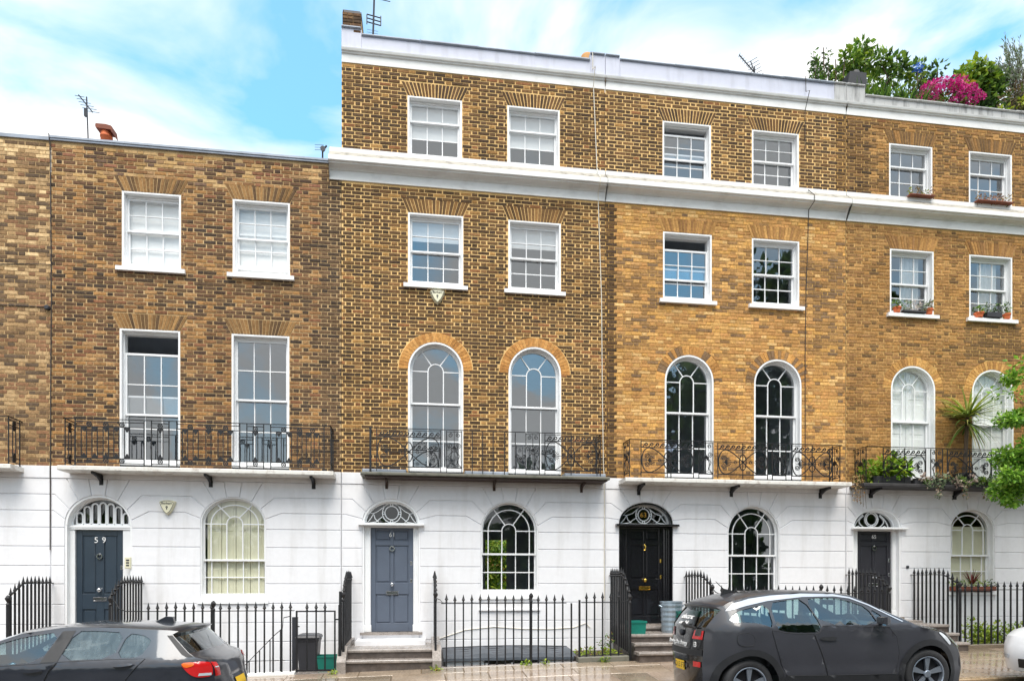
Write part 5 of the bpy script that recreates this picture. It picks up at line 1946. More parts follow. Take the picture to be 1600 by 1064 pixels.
for (s, z) in ((1.08, 0.59), (1.10, 0.615), (1.02, 0.645), (0.7, 0.67)):
    P += [(-0.2 * s, -0.21 * s, z), (0.2 * s, -0.21 * s, z), (0.2 * s, 0.2 * s, z + 0.01), (-0.2 * s, 0.2 * s, z + 0.01)]
b.add(P, [(4 * k + i, 4 * k + (i + 1) % 4, 4 * k + 4 + (i + 1) % 4, 4 * k + 4 + i) for k in range(3) for i in range(4)] + [(12, 13, 14, 15)])
b.build('lid', 'bin_black', T, local=True)
b = MB(); b.tube([(-0.12, -0.215, 0.60), (0.12, -0.215, 0.60)], 0.012, 6); b.build('handle', 'bin_black', T, local=True)
T = thing('dustbin', 'round galvanised dustbin beside the glossy black front door', 'dustbin', (12.05, -0.78, zp(11.8) + 0.46))
b = MB()
prof = []
for k in range(13):
    z = 0.60 * k / 12
    prof.append((0.185 + 0.035 * k / 12 + (0.007 if k % 2 else 0), z))
prof += [(0.232, 0.605), (0.232, 0.63), (0.215, 0.63), (0.20, 0.40)]
b.lathe(prof, 0, 0, 0, 20)
b.build('can', 'galv', T, smooth=False, local=True)
for s in (-1, 1):
    b = MB(); b.tube([(s * 0.22, -0.06, 0.52), (s * 0.26, -0.03, 0.55), (s * 0.26, 0.03, 0.55), (s * 0.22, 0.06, 0.52)], 0.010, 6); b.build('handle', 'galv', T, local=True)

# ------------------------------------------------------------------ small things on the fronts
def alarm(label, u, z, y):
    T = thing('alarm_box', label, 'alarm box', (u, y, z), 'cream shield-shaped alarm boxes')
    sh = [(0.0, -0.165), (0.07, -0.10), (0.125, 0.0), (0.155, 0.09), (0.145, 0.115), (0.075, 0.135), (0.0, 0.142), (-0.075, 0.135), (-0.145, 0.115), (-0.155, 0.09), (-0.125, 0.0), (-0.07, -0.10)]
    b = MB()
    b.prism(sh, -0.075, 0.0, 0.018)
    b.build('shell', 'alarm', T, local=True)
    b = MB()
    b.bar([(a * 0.80, c * 0.80) for a, c in sh], 0.007, -0.0775, -0.074, closed=True)
    b.build('rim_line', 'text_dark', T, local=True)
    text('Banham', 0.062, 'text_dark', (0, -0.077, 0.068), T, local=True, name='lettering', squash=1.02)
    k = MB()
    k.bar([(0.013 * cos(t), -0.005 + 0.015 * sin(t)) for t in [2 * pi * i / 10 for i in range(10)]], 0.014, -0.078, -0.0745, closed=True)
    k.bar([(0, -0.012), (0, -0.055)], 0.014, -0.0782, -0.0744)
    k.build('key_emblem', 'text_dark', T, local=True)
alarm('cream alarm box on the white wall between the blue-black door and its shuttered window', 2.11, 3.045, -0.02)
alarm('cream alarm box on brown brick under the left second floor window', 7.325, 7.445, -0.012)
T = thing('entry_phone', 'brass-coloured entry phone panel beside the blue-black door', 'entry phone', (1.375, 0.0, 1.96))
b = MB(); b.cbox(-0.055, 0.055, -0.035, 0.0, -0.11, 0.11, 0.008); b.build('panel', 'alarm', T, local=True)
for z in (0.05, 0.0, -0.05):
    b = MB(); b.cbox(-0.025, 0.03, -0.042, -0.034, z - 0.014, z + 0.014, 0.004); b.build('button', 'dark_metal', T, local=True)

def cable(label, pts, r, mat, group=None):
    b = MB()
    b.tube(pts, r, 5)
    o = b.build('cable', mat)
    tag(o, label, 'cable', group)
cable('thin white cable running down the brick joint between the brown and ochre houses',
      [(10.59, -0.075, 12.78), (10.60, -0.06, 12.44), (10.61, -0.215, 12.38), (10.62, -0.03, 12.1), (10.70, -0.022, 10.36), (10.71, -0.25, 10.06), (10.71, -0.255, 9.94), (10.72, -0.04, 9.85), (10.73, -0.02, 9.6), (10.80, -0.02, 7.57), (10.815, -0.02, 5.8), (10.84, -0.02, 4.05), (10.855, -0.03, 3.80), (10.86, -0.035, 3.0), (10.855, -0.03, 2.2), (10.86, -0.03, 1.2)], 0.009, 'cable_white')
cable('thin dark cable down the ochre house right of its tall arched windows',
      [(15.43, -0.09, 12.77), (15.44, -0.08, 12.44), (15.44, -0.22, 12.36), (15.45, -0.03, 12.05), (15.46, -0.016, 11.2)], 0.008, 'cable_dark')
cable('dark cable from the white band down past the second floor window of the ochre house',
      [(15.53, -0.03, 10.3), (15.535, -0.26, 10.05), (15.535, -0.26, 9.93), (15.53, -0.04, 9.85), (15.52, -0.018, 9.0), (15.48, -0.018, 8.0), (15.46, -0.018, 6.6), (15.462, -0.018, 5.2), (15.46, -0.018, 3.82)], 0.008, 'cable_dark')
cable('dark cable down the joint left of the two storey house',
      [(-0.012, -0.06, 10.1), (-0.008, -0.02, 9.9), (0.005, -0.018, 8.4), (0.012, -0.018, 6.9), (0.0, -0.018, 5.2), (-0.002, -0.018, 4.2), (0.0, -0.03, 3.8), (0.0, -0.035, 2.2)], 0.010, 'cable_dark')
cable('black horizontal cable at the left edge of the brick front, upper of two', [(-1.75, -0.018, 7.60), (-0.9, -0.018, 7.585), (-0.3, -0.018, 7.625), (0.0, -0.022, 7.63)], 0.008, 'cable_dark', 'horizontal cables at the left edge')
cable('black horizontal cable at the left edge of the brick front, lower of two', [(-1.75, -0.018, 6.83), (-0.9, -0.018, 6.815), (-0.1, -0.018, 6.82)], 0.008, 'cable_dark', 'horizontal cables at the left edge')
cable('pale cable sagging along the white wall above the felt canopy', [(7.35, -0.03, 0.42), (7.9, -0.03, 0.60), (8.5, -0.03, 0.66), (9.1, -0.03, 0.61), (9.7, -0.03, 0.60), (10.2, -0.03, 0.63), (10.45, -0.03, 0.72), (10.55, -0.03, 0.62)], 0.008, 'cable_white')
T = thing('junction_box', 'small black junction box where two cables meet on brown brick', 'junction box', (-0.05, -0.01, 6.80))
b = MB(); b.lathe([(0.05, 0.0), (0.05, -0.05), (0.035, -0.07)], 0, 0, 0, 10, 'y'); b.build('box', 'dark_metal', T, local=True)
T = thing('rainwater_hopper', 'small grey satellite mount on the low coping beside the tall brick house', 'aerial mount', (4.98, 0.35, 10.06))
b = MB(); b.tube([(0, 0, 0), (0, 0, 0.42), (0.09, -0.05, 0.50)], 0.018, 6); b.build('pole', 'dark_metal', T, local=True)
b = MB(); b.lathe([(0.02, 0.0), (0.05, -0.06), (0.055, -0.09)], 0.02, -0.02, 0.40, 8, 'y'); b.build('head', 'dark_metal', T, local=True)
for k in range(3):
    b = MB(); b.tube([(-0.16, 0.02, 0.44 + 0.05 * k), (0.02, 0.02, 0.45 + 0.05 * k)], 0.005, 4); b.build('rod', 'dark_metal', T, local=True)
T.name = 'aerial_mount'

# aerials
GA = 'television aerials on the roofs'
T = thing('aerial', 'thin aerial on a pole above the low two storey roof', 'aerial', (0.18, 1.0, 9.7), GA)
b = MB(); b.tube([(0, 0, 0), (0.01, 0, 1.0), (-0.02, 0, 1.88)], 0.013, 6); b.build('pole', 'dark_metal', T, local=True)
b = MB(); b.tube([(-0.02, 0.25, 1.74), (-0.03, -0.30, 1.70)], 0.012, 5); b.build('boom', 'dark_metal', T, local=True)
for k in range(6):
    b = MB(); y = 0.22 - 0.1 * k; b.tube([(-0.17 + 0.012 * k, y, 1.74 - 0.008 * k), (0.13 - 0.012 * k, y, 1.72 - 0.008 * k)], 0.006, 4); b.build('rod', 'dark_metal', T, local=True)
b = MB(); b.box(-0.05, 0.0, -0.05, 0.0, 1.46, 1.62); b.build('bracket', 'dark_metal', T, local=True)
T = thing('aerial', 'tall black aerial pole beside the brick chimney stub', 'aerial', (5.985, 0.6, 12.2), GA)
b = MB(); b.tube([(-0.02, 0, 0), (0.0, 0, 1.0), (0.03, 0, 2.0)], 0.022, 6); b.build('pole', 'dark_metal', T, local=True)
for z in (1.22, 1.30, 1.38):
    b = MB(); b.tube([(-0.13, 0, z + 0.03), (0.16, 0, z - 0.02)], 0.012, 5); b.build('rod', 'dark_metal', T, local=True)
for s in (-0.13, 0.16):
    b = MB(); b.tube([(s, 0, 1.20), (s, 0, 1.40)], 0.012, 5); b.build('rod', 'dark_metal', T, local=True)
for k in range(4):
    b = MB(); b.tube([(-0.13, 0.05, 1.13 - 0.055 * k), (0.10, 0.05, 1.11 - 0.055 * k)], 0.005, 4); b.build('rod', 'lead', T, local=True)
b = MB(); b.tube([(0.02, 0, 1.77), (0.36, -0.05, 1.69)], 0.008, 5); b.build('boom', 'dark_metal', T, local=True)
T = thing('aerial', 'tilted fishbone aerial above the parapet of the ochre house', 'aerial', (14.70, 0.8, 12.6), GA)
b = MB(); b.tube([(0.03, 0, -0.3), (0.0, 0, 0.98)], 0.014, 6); b.build('pole', 'dark_metal', T, local=True)
b = MB(); b.tube([(-0.46, -0.15, 1.10), (0.02, 0.05, 0.90)], 0.014, 5); b.build('boom', 'dark_metal', T, local=True)
for k in range(7):
    f = k / 6
    x, y, z = -0.45 + 0.36 * f, -0.15 + 0.15 * f, 1.095 - 0.15 * f
    b = MB(); b.tube([(x - 0.03, y - 0.02, z - 0.065), (x + 0.03, y + 0.02, z + 0.065)], 0.009, 4); b.build('rod', 'dark_metal', T, local=True)
b = MB(); b.tube([(-0.09, 0.02, 1.13), (0.06, 0.02, 0.75)], 0.012, 5); b.build('reflector_frame', 'dark_metal', T, local=True)
for k in range(6):
    f = k / 5
    x, z = -0.09 + 0.15 * f, 1.13 - 0.36 * f
    b = MB(); b.tube([(x - 0.10 - 0.06 * f, 0.02, z - 0.07 - 0.02 * f), (x + 0.17, 0.02, z + 0.11)], 0.0065, 4); b.build('rod', 'dark_metal', T, local=True)

# chimneys
T = thing('chimney_pot', 'orange clay chimney pot with a brown cowl on the low roof', 'chimney pot', (0.54, 1.0, 9.7))
b = MB(); b.lathe([(0.105, 0.5), (0.105, 1.06), (0.118, 1.07), (0.118, 1.10), (0.105, 1.11), (0.105, 1.20)], 0, 0, 0, 16); b.build('pot', 'terracotta', T, smooth=True, local=True)
b = MB(); b.prism([(-0.15, 1.19), (0.14, 1.17), (0.16, 1.11), (0.17, 1.11), (0.15, 1.25), (0.04, 1.275), (-0.15, 1.275), (-0.16, 1.23)], -0.13, 0.13, 0.0, XZ, True); b.build('cowl', 'terracotta_dark', T, local=True)
b = MB(); b.box(-0.3, 0.5, -0.25, 0.25, -0.2, 0.5); b.build('stack', 'brick_obj', T, local=True).color = (*lin((130, 96, 62)), 1)
T = thing('chimney_pot', 'round tan clay ridge end showing over the parapet joint', 'chimney pot', (10.64, 0.6, 12.3))
b = MB(); b.lathe([(0.145, 0.0), (0.145, 0.88), (0.13, 0.93), (0.09, 0.965), (0.03, 0.98)], 0, 0, 0, 16); b.build('pot', 'clay_tan', T, smooth=True, local=True)
T = thing('chimney_stack', 'square brown brick stub at the left end of the tall parapet', 'chimney', (5.60, 0.2, 12.5))
b = MB(); b.box(5.43, 5.79, -0.02, 1.6, 12.5, 13.06); b.build('core', 'mortar59', T)
rr = random.Random(3)
for k in range(6):
    x = 5.42 + (0.0 if k % 2 else -0.0)
    while x < 5.79:
        w = min(rr.choice([0.215, 0.105, 0.16]), 5.80 - x)
        if w > 0.03:
            b = MB(); b.cbox(x + 0.004, x + w - 0.004, -0.035 + rr.uniform(-.003, .003), 0.0, 12.80 + 0.068 * k - 0.13 + 0.004, 12.80 + 0.068 * k - 0.13 + 0.064, 0.005)
            o = b.build('brick', 'brick_obj', T); o.color = (*pick(rr, P59d + [(110, 84, 62)]), 1)
        x += w
b = MB(); b.box(5.45, 5.80, -0.03, 1.62, 13.062, 13.10); b.box(5.43, 5.77, -0.03, 1.6, 13.10, 13.12); b.build('capping', 'roof_slate', T)

# ------------------------------------------------------------------ plants
def leafcol(r, pal):
    c = r.choice(pal)
    k = r.uniform(0.7, 1.25)
    return tuple(x * k for x in lin(c))
G_DARK = [(58, 84, 40), (70, 98, 44), (48, 72, 38)]
G_MID = [(88, 124, 48), (104, 140, 54), (74, 108, 44), (120, 150, 62)]
G_YEL = [(150, 172, 54), (170, 186, 62), (132, 160, 52), (116, 148, 48)]
G_GREY = [(120, 138, 104), (98, 118, 84), (140, 156, 120)]
def leaf(b, p, d, n, l, w, col):
    d = d.normalized()
    s = d.cross(n)
    if s.length < 1e-3:
        s = d.cross(Vector((1, 0, 0.3)))
    s.normalize()
    up = s.cross(d)
    b.col = col
    i = len(b.v)
    q = [p, p + d * l * .5 + s * w / 2 - up * w * .18, p + d * l, p + d * l * .5 - s * w / 2 - up * w * .18, p + d * l * .5]
    b.add(q, [(0, 1, 4), (1, 2, 4), (0, 4, 3), (4, 2, 3)])
def rv(r):
    while True:
        v = Vector((r.uniform(-1, 1), r.uniform(-1, 1), r.uniform(-1, 1)))
        if 0.05 < v.length < 1:
            return v.normalized()
def clump(b, c, rad, n, size, pal, r, shell=0.55, droop=0.2):
    c = Vector(c)
    rad = Vector(rad) if not isinstance(rad, (int, float)) else Vector((rad, rad, rad))
    for _ in range(n):
        v = rv(r)
        k = shell + (1 - shell) * r.random()
        if r.random() < 0.3: k *= r.random()
        p = c + Vector((v.x * rad.x, v.y * rad.y, v.z * rad.z)) * k
        d = (v + rv(r) * 0.8 + Vector((0, 0, -droop)))
        s = size * r.uniform(0.65, 1.3)
        leaf(b, p, d, Vector((0, 0, 1)) + rv(r) * 0.9, s, s * 0.62, leafcol(r, pal))
def blades(b, c, n, l, w, pal, r, spread=1.0, up=0.6, droop=0.8):
    for _ in range(n):
        a = r.uniform(0, 2 * pi)
        e = up + r.uniform(-0.5, 0.5)
        d = Vector((cos(a) * spread, sin(a) * spread, e)).normalized()
        ll = l * r.uniform(0.7, 1.1)
        col = leafcol(r, pal)
        prev, side = Vector(c), d.cross(Vector((0, 0, 1))).normalized()
        pts = []
        for k in range(6):
            f = k / 5
            pts.append((prev.copy(), w * (1 - f ** 1.5) * 0.5 + 0.001))
            d = (d + Vector((0, 0, -droop * 0.16 * (0.4 + f)))).normalized()
            prev = prev + d * ll / 5
        P = []
        for p, ww in pts:
            P += [p - side * ww, p + side * ww]
        b.col = col
        b.add(P, [(2 * k, 2 * k + 1, 2 * k + 3, 2 * k + 2) for k in range(5)])

def plant(name, label, cat, loc, group=None):
    return thing(name, label, cat, loc, group)
r = random.Random(31)
RG = 'roof garden plants above the tan house'
ROOF = 12.15
# bamboo
T = plant('bamboo', 'sparse upright bamboo canes at the left end of the roof garden', 'plant', (16.75, 1.0, ROOF), RG)
b = MB(); s = MB()
for k in range(16):
    x, y = 16.25 + r.uniform(0, 0.95), 0.9 + r.uniform(0, 0.4)
    h = r.uniform(1.7, 2.25)
    lx = r.uniform(-0.12, 0.16)
    s.tube([(x, y, ROOF), (x + lx * .5, y, ROOF + h * .6), (x + lx, y, ROOF + h)], [0.012, 0.009, 0.005], 5)
    for q in range(50):
        f = r.uniform(0.55, 0.97)
        p = Vector((x + lx * f, y, ROOF + h * f)) + rv(r) * 0.08
        leaf(b, p, rv(r) + Vector((0, 0, 0.1)), rv(r), 0.13, 0.05, leafcol(r, G_MID + G_DARK))
for (x, lx, h) in ((16.62, -0.06, 2.25), (16.98, 0.16, 2.3), (16.9, -0.02, 2.0)):
    s.tube([(x, 1.0, ROOF), (x + lx * .5, 1.0, ROOF + h * .6), (x + lx, 1.0, ROOF + h)], [0.014, 0.016, 0.012], 5)
b.build('foliage', 'leaf', T); s.build('stem', 'bark', T)
# climbing tree
T = plant('vine_tree', 'tall leafy climber with open twiggy branches in the roof garden', 'small tree', (18.2, 1.1, ROOF), RG)
s = MB(); b = MB()
br = [[(17.75, 1.1, ROOF), (17.72, 1.1, 13.6), (17.70, 1.1, 14.5), (17.8, 1.1, 14.75)],
      [(17.72, 1.1, 13.5), (18.2, 1.15, 13.65), (18.6, 1.1, 14.2), (18.55, 1.1, 14.6)],
      [(18.75, 1.1, ROOF), (18.7, 1.1, 13.4), (18.35, 1.1, 13.9), (18.1, 1.1, 14.4)],
      [(18.7, 1.1, 13.4), (19.1, 1.1, 13.85), (19.3, 1.1, 14.1)],
      [(19.0, 1.1, ROOF), (19.1, 1.1, 13.3), (19.25, 1.1, 13.75), (19.2, 1.1, 14.3)]]
for p in br:
    s.tube(p, [0.03, 0.024, 0.016, 0.008][:len(p)], 6)
for (x, z, rad, n, pal) in ((17.72, 14.66, .22, 90, G_MID), (17.35, 14.25, .26, 110, G_YEL + G_MID), (17.75, 14.25, .3, 130, G_MID), (18.1, 14.35, .28, 100, G_MID), (18.5, 14.35, .26, 90, G_MID + G_DARK),
                            (17.2, 13.95, .25, 80, G_YEL), (17.55, 13.85, .3, 100, G_MID + G_YEL), (18.05, 13.85, .2, 60, G_YEL + G_MID), (18.45, 14.0, .2, 50, G_MID), (18.85, 14.2, .2, 60, G_MID + G_DARK),
                            (19.2, 14.35, .16, 45, G_MID), (19.1, 14.0, .16, 40, G_YEL), (18.2, 13.55, .22, 60, G_YEL + G_MID), (18.5, 13.6, .16, 36, G_MID), (17.15, 13.65, .15, 30, G_MID), (17.85, 13.3, .3, 110, G_DARK + G_MID), (18.3, 13.2, .28, 90, G_DARK), (18.75, 13.45, .14, 26, G_MID)):
    clump(b, (x, 1.1 + r.uniform(-.1, .15), z), (rad * 1.15, rad * .8, rad * .9), int(n * 1.25), 0.145, pal + [(140, 166, 66), (128, 158, 60)], r)
b.build('foliage', 'leaf', T); s.build('trunk', 'bark', T)
T = plant('leafy_shrub', 'loose green shrub behind the pink flowers, between climber and broad-leaved shrub', 'shrub', (19.6, 1.5, ROOF), RG)
b = MB()
for (x, z, rad, n) in ((19.1, 13.3, .4, 150), (19.6, 13.6, .42, 170), (20.1, 13.65, .36, 150), (18.8, 13.75, .3, 90), (19.35, 13.95, .25, 70), (20.0, 14.0, .22, 60), (18.4, 13.4, .35, 110)):
    clump(b, (x, 1.5, z), (rad, .25, rad * .85), n, 0.13, G_MID + G_YEL, r)
b.build('foliage', 'leaf', T)
T = plant('thin_tree', 'dark thin-stemmed tree with small dark crown behind the pink flowers', 'small tree', (19.75, 1.3, ROOF), RG)
s = MB(); b = MB()
s.tube([(19.82, 1.3, ROOF), (19.84, 1.3, 13.6), (19.85, 1.3, 14.5)], [0.03, 0.026, 0.012], 6)
s.tube([(19.4, 1.3, ROOF), (19.42, 1.3, 13.5), (19.3, 1.3, 14.2)], [0.022, 0.018, 0.008], 6)
s.tube([(19.42, 1.3, 13.6), (19.65, 1.3, 14.1)], [0.012, 0.006], 5)
for (x, z, rad, n) in ((19.85, 14.45, .22, 46), (19.7, 14.2, .16, 30), (19.5, 14.25, .2, 45), (19.35, 14.0, .16, 36), (19.55, 13.9, .16, 30), (19.6, 14.38, .16, 36)):
    clump(b, (x, 1.3, z), rad, n, 0.12, G_DARK + G_MID, r)
b.build('foliage', 'leaf', T); s.build('trunk', 'bark', T)
# pink flowering shrub
T = plant('flowering_shrub', 'magenta-pink flowering shrub at the parapet of the roof garden', 'shrub', (19.85, 0.75, ROOF), RG)
b = MB()
for (x, z, rad, n) in ((19.2, 13.0, .35, 200), (19.75, 13.1, .42, 280), (20.3, 13.05, .36, 220), (19.6, 12.75, .4, 160), (20.2, 12.75, .35, 140), (18.95, 12.85, .2, 60)):
    clump(b, (x - 0.22, 0.75, z), (rad, .22, rad), n, 0.11, G_DARK + G_MID + [(120, 74, 60)], r)
b.build('foliage', 'leaf', T)
PINK = [(206, 34, 136), (220, 60, 152), (180, 30, 120), (226, 100, 176)]
for (x, z) in ((19.12, 13.30), (19.28, 13.42), (19.45, 13.50), (19.62, 13.55), (19.80, 13.56), (19.98, 13.52), (19.38, 13.30), (19.55, 13.36), (19.02, 13.10), (19.18, 13.05), (19.32, 13.12), (19.86, 13.42), (20.02, 13.35),
               (20.20, 13.42), (20.34, 13.44), (20.50, 13.40), (20.08, 13.22), (20.28, 13.20), (20.44, 13.16), (20.14, 13.62), (19.95, 13.64), (19.9, 13.16), (19.12, 12.95), (20.58, 13.25), (19.0, 12.74)):
    f = MB()
    clump(f, (x - 0.22, 0.60 + r.uniform(-.06, .06), z + 0.03), (0.10, .09, .075), 110, 0.052, PINK, r, 0.8, 0.0)
    f.build('flower_head', 'petal', T)
# strappy plants and blue flower
T = plant('strap_plant', 'low strap-leaved plants along the roof parapet left of the pink flowers', 'plant', (18.1, 0.7, ROOF), RG)
b = MB()
for k in range(9):
    blades(b, (17.2 + 0.2 * k, 0.55 + r.uniform(0, .2), 12.75), 26, 0.7, 0.045, G_MID + G_DARK, r, 0.7, 0.9, 0.9)
b.build('foliage', 'leaf', T)
T = plant('blue_flower', 'round blue flower head rising among the roof garden branches', 'flower', (18.96, 0.9, ROOF), RG)
s = MB(); s.tube([(18.96, 0.9, ROOF), (18.95, 0.9, 13.3), (18.97, 0.9, 14.0)], 0.012, 5); s.build('stem', 'bark', T)
b = MB(); clump(b, (18.97, 0.9, 14.08), (0.13, .1, .10), 90, 0.06, [(40, 84, 190), (60, 110, 210), (90, 140, 226)], r, 0.7, 0); b.build('flower_head', 'petal', T)
T = plant('fig_shrub', 'yellow-green broad-leaved shrub right of the pink flowers on the roof', 'shrub', (20.6, 1.2, ROOF), RG)
b = MB(); s = MB()
for (x, z, rad, n, pal) in ((20.55, 14.25, .26, 110, G_YEL), (20.3, 14.0, .28, 110, G_YEL + G_MID), (20.75, 14.0, .34, 150, G_YEL + G_MID), (21.05, 13.95, .26, 90, G_MID), (20.5, 13.7, .34, 130, G_MID), (20.95, 13.6, .3, 110, G_MID + G_DARK), (20.1, 13.78, .18, 50, [(196, 176, 60)] + G_YEL), (20.7, 13.2, .35, 120, G_DARK)):
    clump(b, (x + 0.12, 1.0, z + 0.06), (rad * 1.15, .25, rad * .95), int(n * 1.6), 0.16, pal, r)
for p in ([(20.6, 1.2, ROOF), (20.55, 1.2, 13.4), (20.5, 1.2, 14.2)], [(20.8, 1.2, ROOF), (20.95, 1.2, 13.5), (21.1, 1.2, 14.0)]):
    s.tube(p, [0.03, 0.022, 0.01], 6)
b.build('foliage', 'leaf', T); s.build('trunk', 'bark', T)
T = plant('tamarisk', 'feathery grey-green tree fanning out at the right end of the roof', 'small tree', (21.75, 1.0, ROOF), RG)
b = MB(); s = MB()
s.tube([(21.85, 1.0, ROOF), (21.83, 1.0, 13.6), (21.7, 1.0, 14.1)], [0.035, 0.028, 0.014], 6)
for k in range(110):
    a = radians(r.uniform(15, 172))
    l = r.uniform(0.7, 1.35)
    p0 = Vector((21.82 + r.uniform(-.1, .1), 1.0 + r.uniform(-.25, .25), 13.65 + r.uniform(0, .35)))
    p1 = p0 + Vector((cos(a) * l, r.uniform(-.3, .3), sin(a) * l * 0.95))
    s.tube([p0, (p0 + p1) / 2 + Vector((0, 0, .06)), p1], [0.006, 0.004, 0.002], 4)
    for q in range(34):
        f = r.uniform(0.35, 1.0)
        leaf(b, p0.lerp(p1, f) + rv(r) * 0.03, (p1 - p0).normalized() + rv(r) * 0.5, rv(r), 0.10, 0.022, leafcol(r, G_GREY + [(150, 150, 140)]))
b.build('foliage', 'leaf', T); s.build('trunk', 'bark', T)
T = plant('trailing_plant', 'brown and green creeper over a dark pot at the right end of the roof', 'plant', (21.5, 0.6, ROOF), RG)
b = MB()
clump(b, (21.5, 0.6, 13.25), (.6, .25, .5), 520, 0.09, [(110, 96, 70), (130, 112, 84), (90, 84, 58), (96, 110, 60)], r)
clump(b, (21.0, 0.6, 12.95), (.45, .18, .2), 140, 0.10, G_YEL + G_MID, r)
clump(b, (21.5, 0.5, 13.25), (.16, .1, .12), 40, 0.11, [(180, 190, 50), (160, 176, 48)], r)
b.build('foliage', 'leaf', T)
b = MB(); b.lathe([(0.26, 0.0), (0.34, 0.42), (0.36, 0.44), (0.36, 0.50), (0.30, 0.50)], 21.9, 0.95, 13.1, 16); b.build('pot', 'planter', T)
T = thing('roof_planter', 'dark square planter with a small dome on the parapet step', 'planter', (17.1, 0.75, 12.3))
b = MB(); b.add([(16.78, 0.6, 12.6), (17.42, 0.6, 12.6), (17.42, 1.0, 12.6), (16.78, 1.0, 12.6), (16.98, 0.6, 13.58), (17.40, 0.6, 13.58), (17.40, 1.0, 13.58), (16.98, 1.0, 13.58)],
             [(0, 1, 5, 4), (1, 2, 6, 5), (2, 3, 7, 6), (3, 0, 4, 7), (4, 5, 6, 7)]); b.build('box', 'planter', T)
b = MB(); b.lathe([(0.10, 0), (0.11, 0.08), (0.08, 0.16), (0.03, 0.20)], 17.26, 0.8, 13.58, 10); b.build('dome', 'planter', T)

# balcony of 65
BG = 'plants on the balcony of the tan house'
T = plant('balcony_bush', 'bright green leafy bush filling the left end of the dark balcony', 'shrub', (17.2, -0.27, 3.75), BG)
b = MB()
clump(b, (16.95, -0.29, 4.05), (.32, .17, .28), 240, 0.11, G_YEL + [(150, 190, 60), (110, 150, 52)], r)
clump(b, (17.4, -0.27, 4.12), (.36, .18, .30), 320, 0.13, G_YEL + [(150, 190, 60), (130, 176, 54)], r)
clump(b, (17.62, -0.33, 4.12), (.16, .10, .14), 30, 0.19, [(160, 200, 60), (140, 188, 54)], r)
clump(b, (16.72, -0.25, 3.88), (.16, .12, .16), 70, 0.09, G_MID + [(150, 150, 90)], r)
b.build('foliage', 'leaf', T)
b = MB(); b.cbox(16.85, 17.75, -0.40, -0.14, 3.75, 3.92, 0.01); b.build('trough', 'planter', T)
T = plant('cordyline', 'palm-like spiky plant in a black pot on the dark balcony', 'palm', (19.28, -0.22, 3.75), BG)
b = MB(); b.lathe([(0.15, 0), (0.20, 0.24), (0.22, 0.25), (0.22, 0.29), (0.18, 0.29)], 19.22, -0.22, 3.75, 14); b.build('pot', 'planter', T)
b = MB(); b.tube([(19.22, -0.22, 4.0), (19.26, -0.22, 4.6), (19.30, -0.22, 5.32)], [0.05, 0.042, 0.036], 8); b.build('trunk', 'bark', T)
b = MB()
blades(b, (19.30, -0.24, 5.34), 120, 1.02, 0.046, G_YEL + [(170, 180, 100), (190, 194, 120), (140, 160, 80), (120, 146, 66)], r, 1.0, 0.55, 1.0)
blades(b, (19.29, -0.24, 5.2), 46, 0.95, 0.040, [(150, 146, 84), (170, 160, 100)] + G_MID, r, 1.0, -0.3, 1.3)
b.build('crown', 'leaf', T)
T = plant('succulents', 'row of pale succulents and creepers spilling over the edge of the dark balcony', 'plant', (19.0, -0.48, 3.75), BG)
b = MB()
for k in range(34):
    x = 17.9 + r.uniform(0, 2.6)
    z = 3.80 + r.uniform(-.10, .12)
    pal = r.choice([G_GREY, G_YEL, G_GREY + [(176, 160, 140)], G_MID, [(190, 176, 160), (170, 150, 140)]])
    clump(b, (x, -0.52 + r.uniform(-.04, .06), z), (.085, .06, .07), 22, 0.075, pal, r, 0.5, -0.2)
for x in (18.3, 18.95, 19.45):
    for q in range(40):
        leaf(b, Vector((x + r.uniform(-.06, .06), -0.55, 3.72 - r.uniform(0, .28))), rv(r), rv(r), 0.06, 0.04, leafcol(r, G_GREY + [(200, 180, 160), (150, 120, 90)]))
b.build('foliage', 'leaf', T)
b = MB(); b.cbox(17.8, 20.6, -0.46, -0.30, 3.75, 3.86, 0.01); b.build('trough', 'planter', T)
T = plant('dry_creeper', 'dry brown creeper hanging off the corner between two balconies', 'plant', (16.48, -0.35, 3.75), BG)
b = MB(); s = MB()
for k in range(5):
    x = 16.42 + 0.05 * k
    s.tube([(x, -0.34, 3.85), (x - 0.03, -0.45, 3.7), (x - 0.05 + .02 * k, -0.42, 3.35 - 0.04 * k)], 0.004, 4)
for q in range(110):
    leaf(b, Vector((16.42 + r.uniform(-.1, .16), -0.42 + r.uniform(-.06, .08), 3.9 - r.random() ** 1.6 * 0.62)), rv(r), rv(r), 0.055, 0.03, leafcol(r, [(190, 150, 100), (160, 124, 84), (140, 130, 80), (210, 180, 130)]))
b.build('foliage', 'leaf', T); s.build('stem', 'bark', T)
T = thing('cloth', 'pale blue and white cloth hung inside the balcony of the ochre house', 'cloth', (12.2, -0.40, 3.75))
b = MB()
for i in range(10):
    f, g = i / 10, (i + 1) / 10
    zf = lambda t: 4.44 + 0.05 * sin(t * 9)
    yf = lambda t: -0.40 + 0.03 * sin(t * 14)
    b.face([(12.08 + 0.26 * f, yf(f), zf(f) - 0.10 - 0.04 * sin(f * 7)), (12.08 + 0.26 * g, yf(g), zf(g) - 0.10 - 0.04 * sin(g * 7)), (12.08 + 0.26 * g, yf(g) + 0.02, zf(g)), (12.08 + 0.26 * f, yf(f) + 0.02, zf(f))])
M['cloth'] = plain('pale_blue_cloth', rgb(176, 192, 216), 0.8, 0, 0.2, 20)
b.build('cloth_fold', 'cloth', T)
s = MB(); s.tube([(12.2, -0.38, 3.75), (12.2, -0.39, 4.42)], 0.012, 5); s.build('stand', 'iron', T)

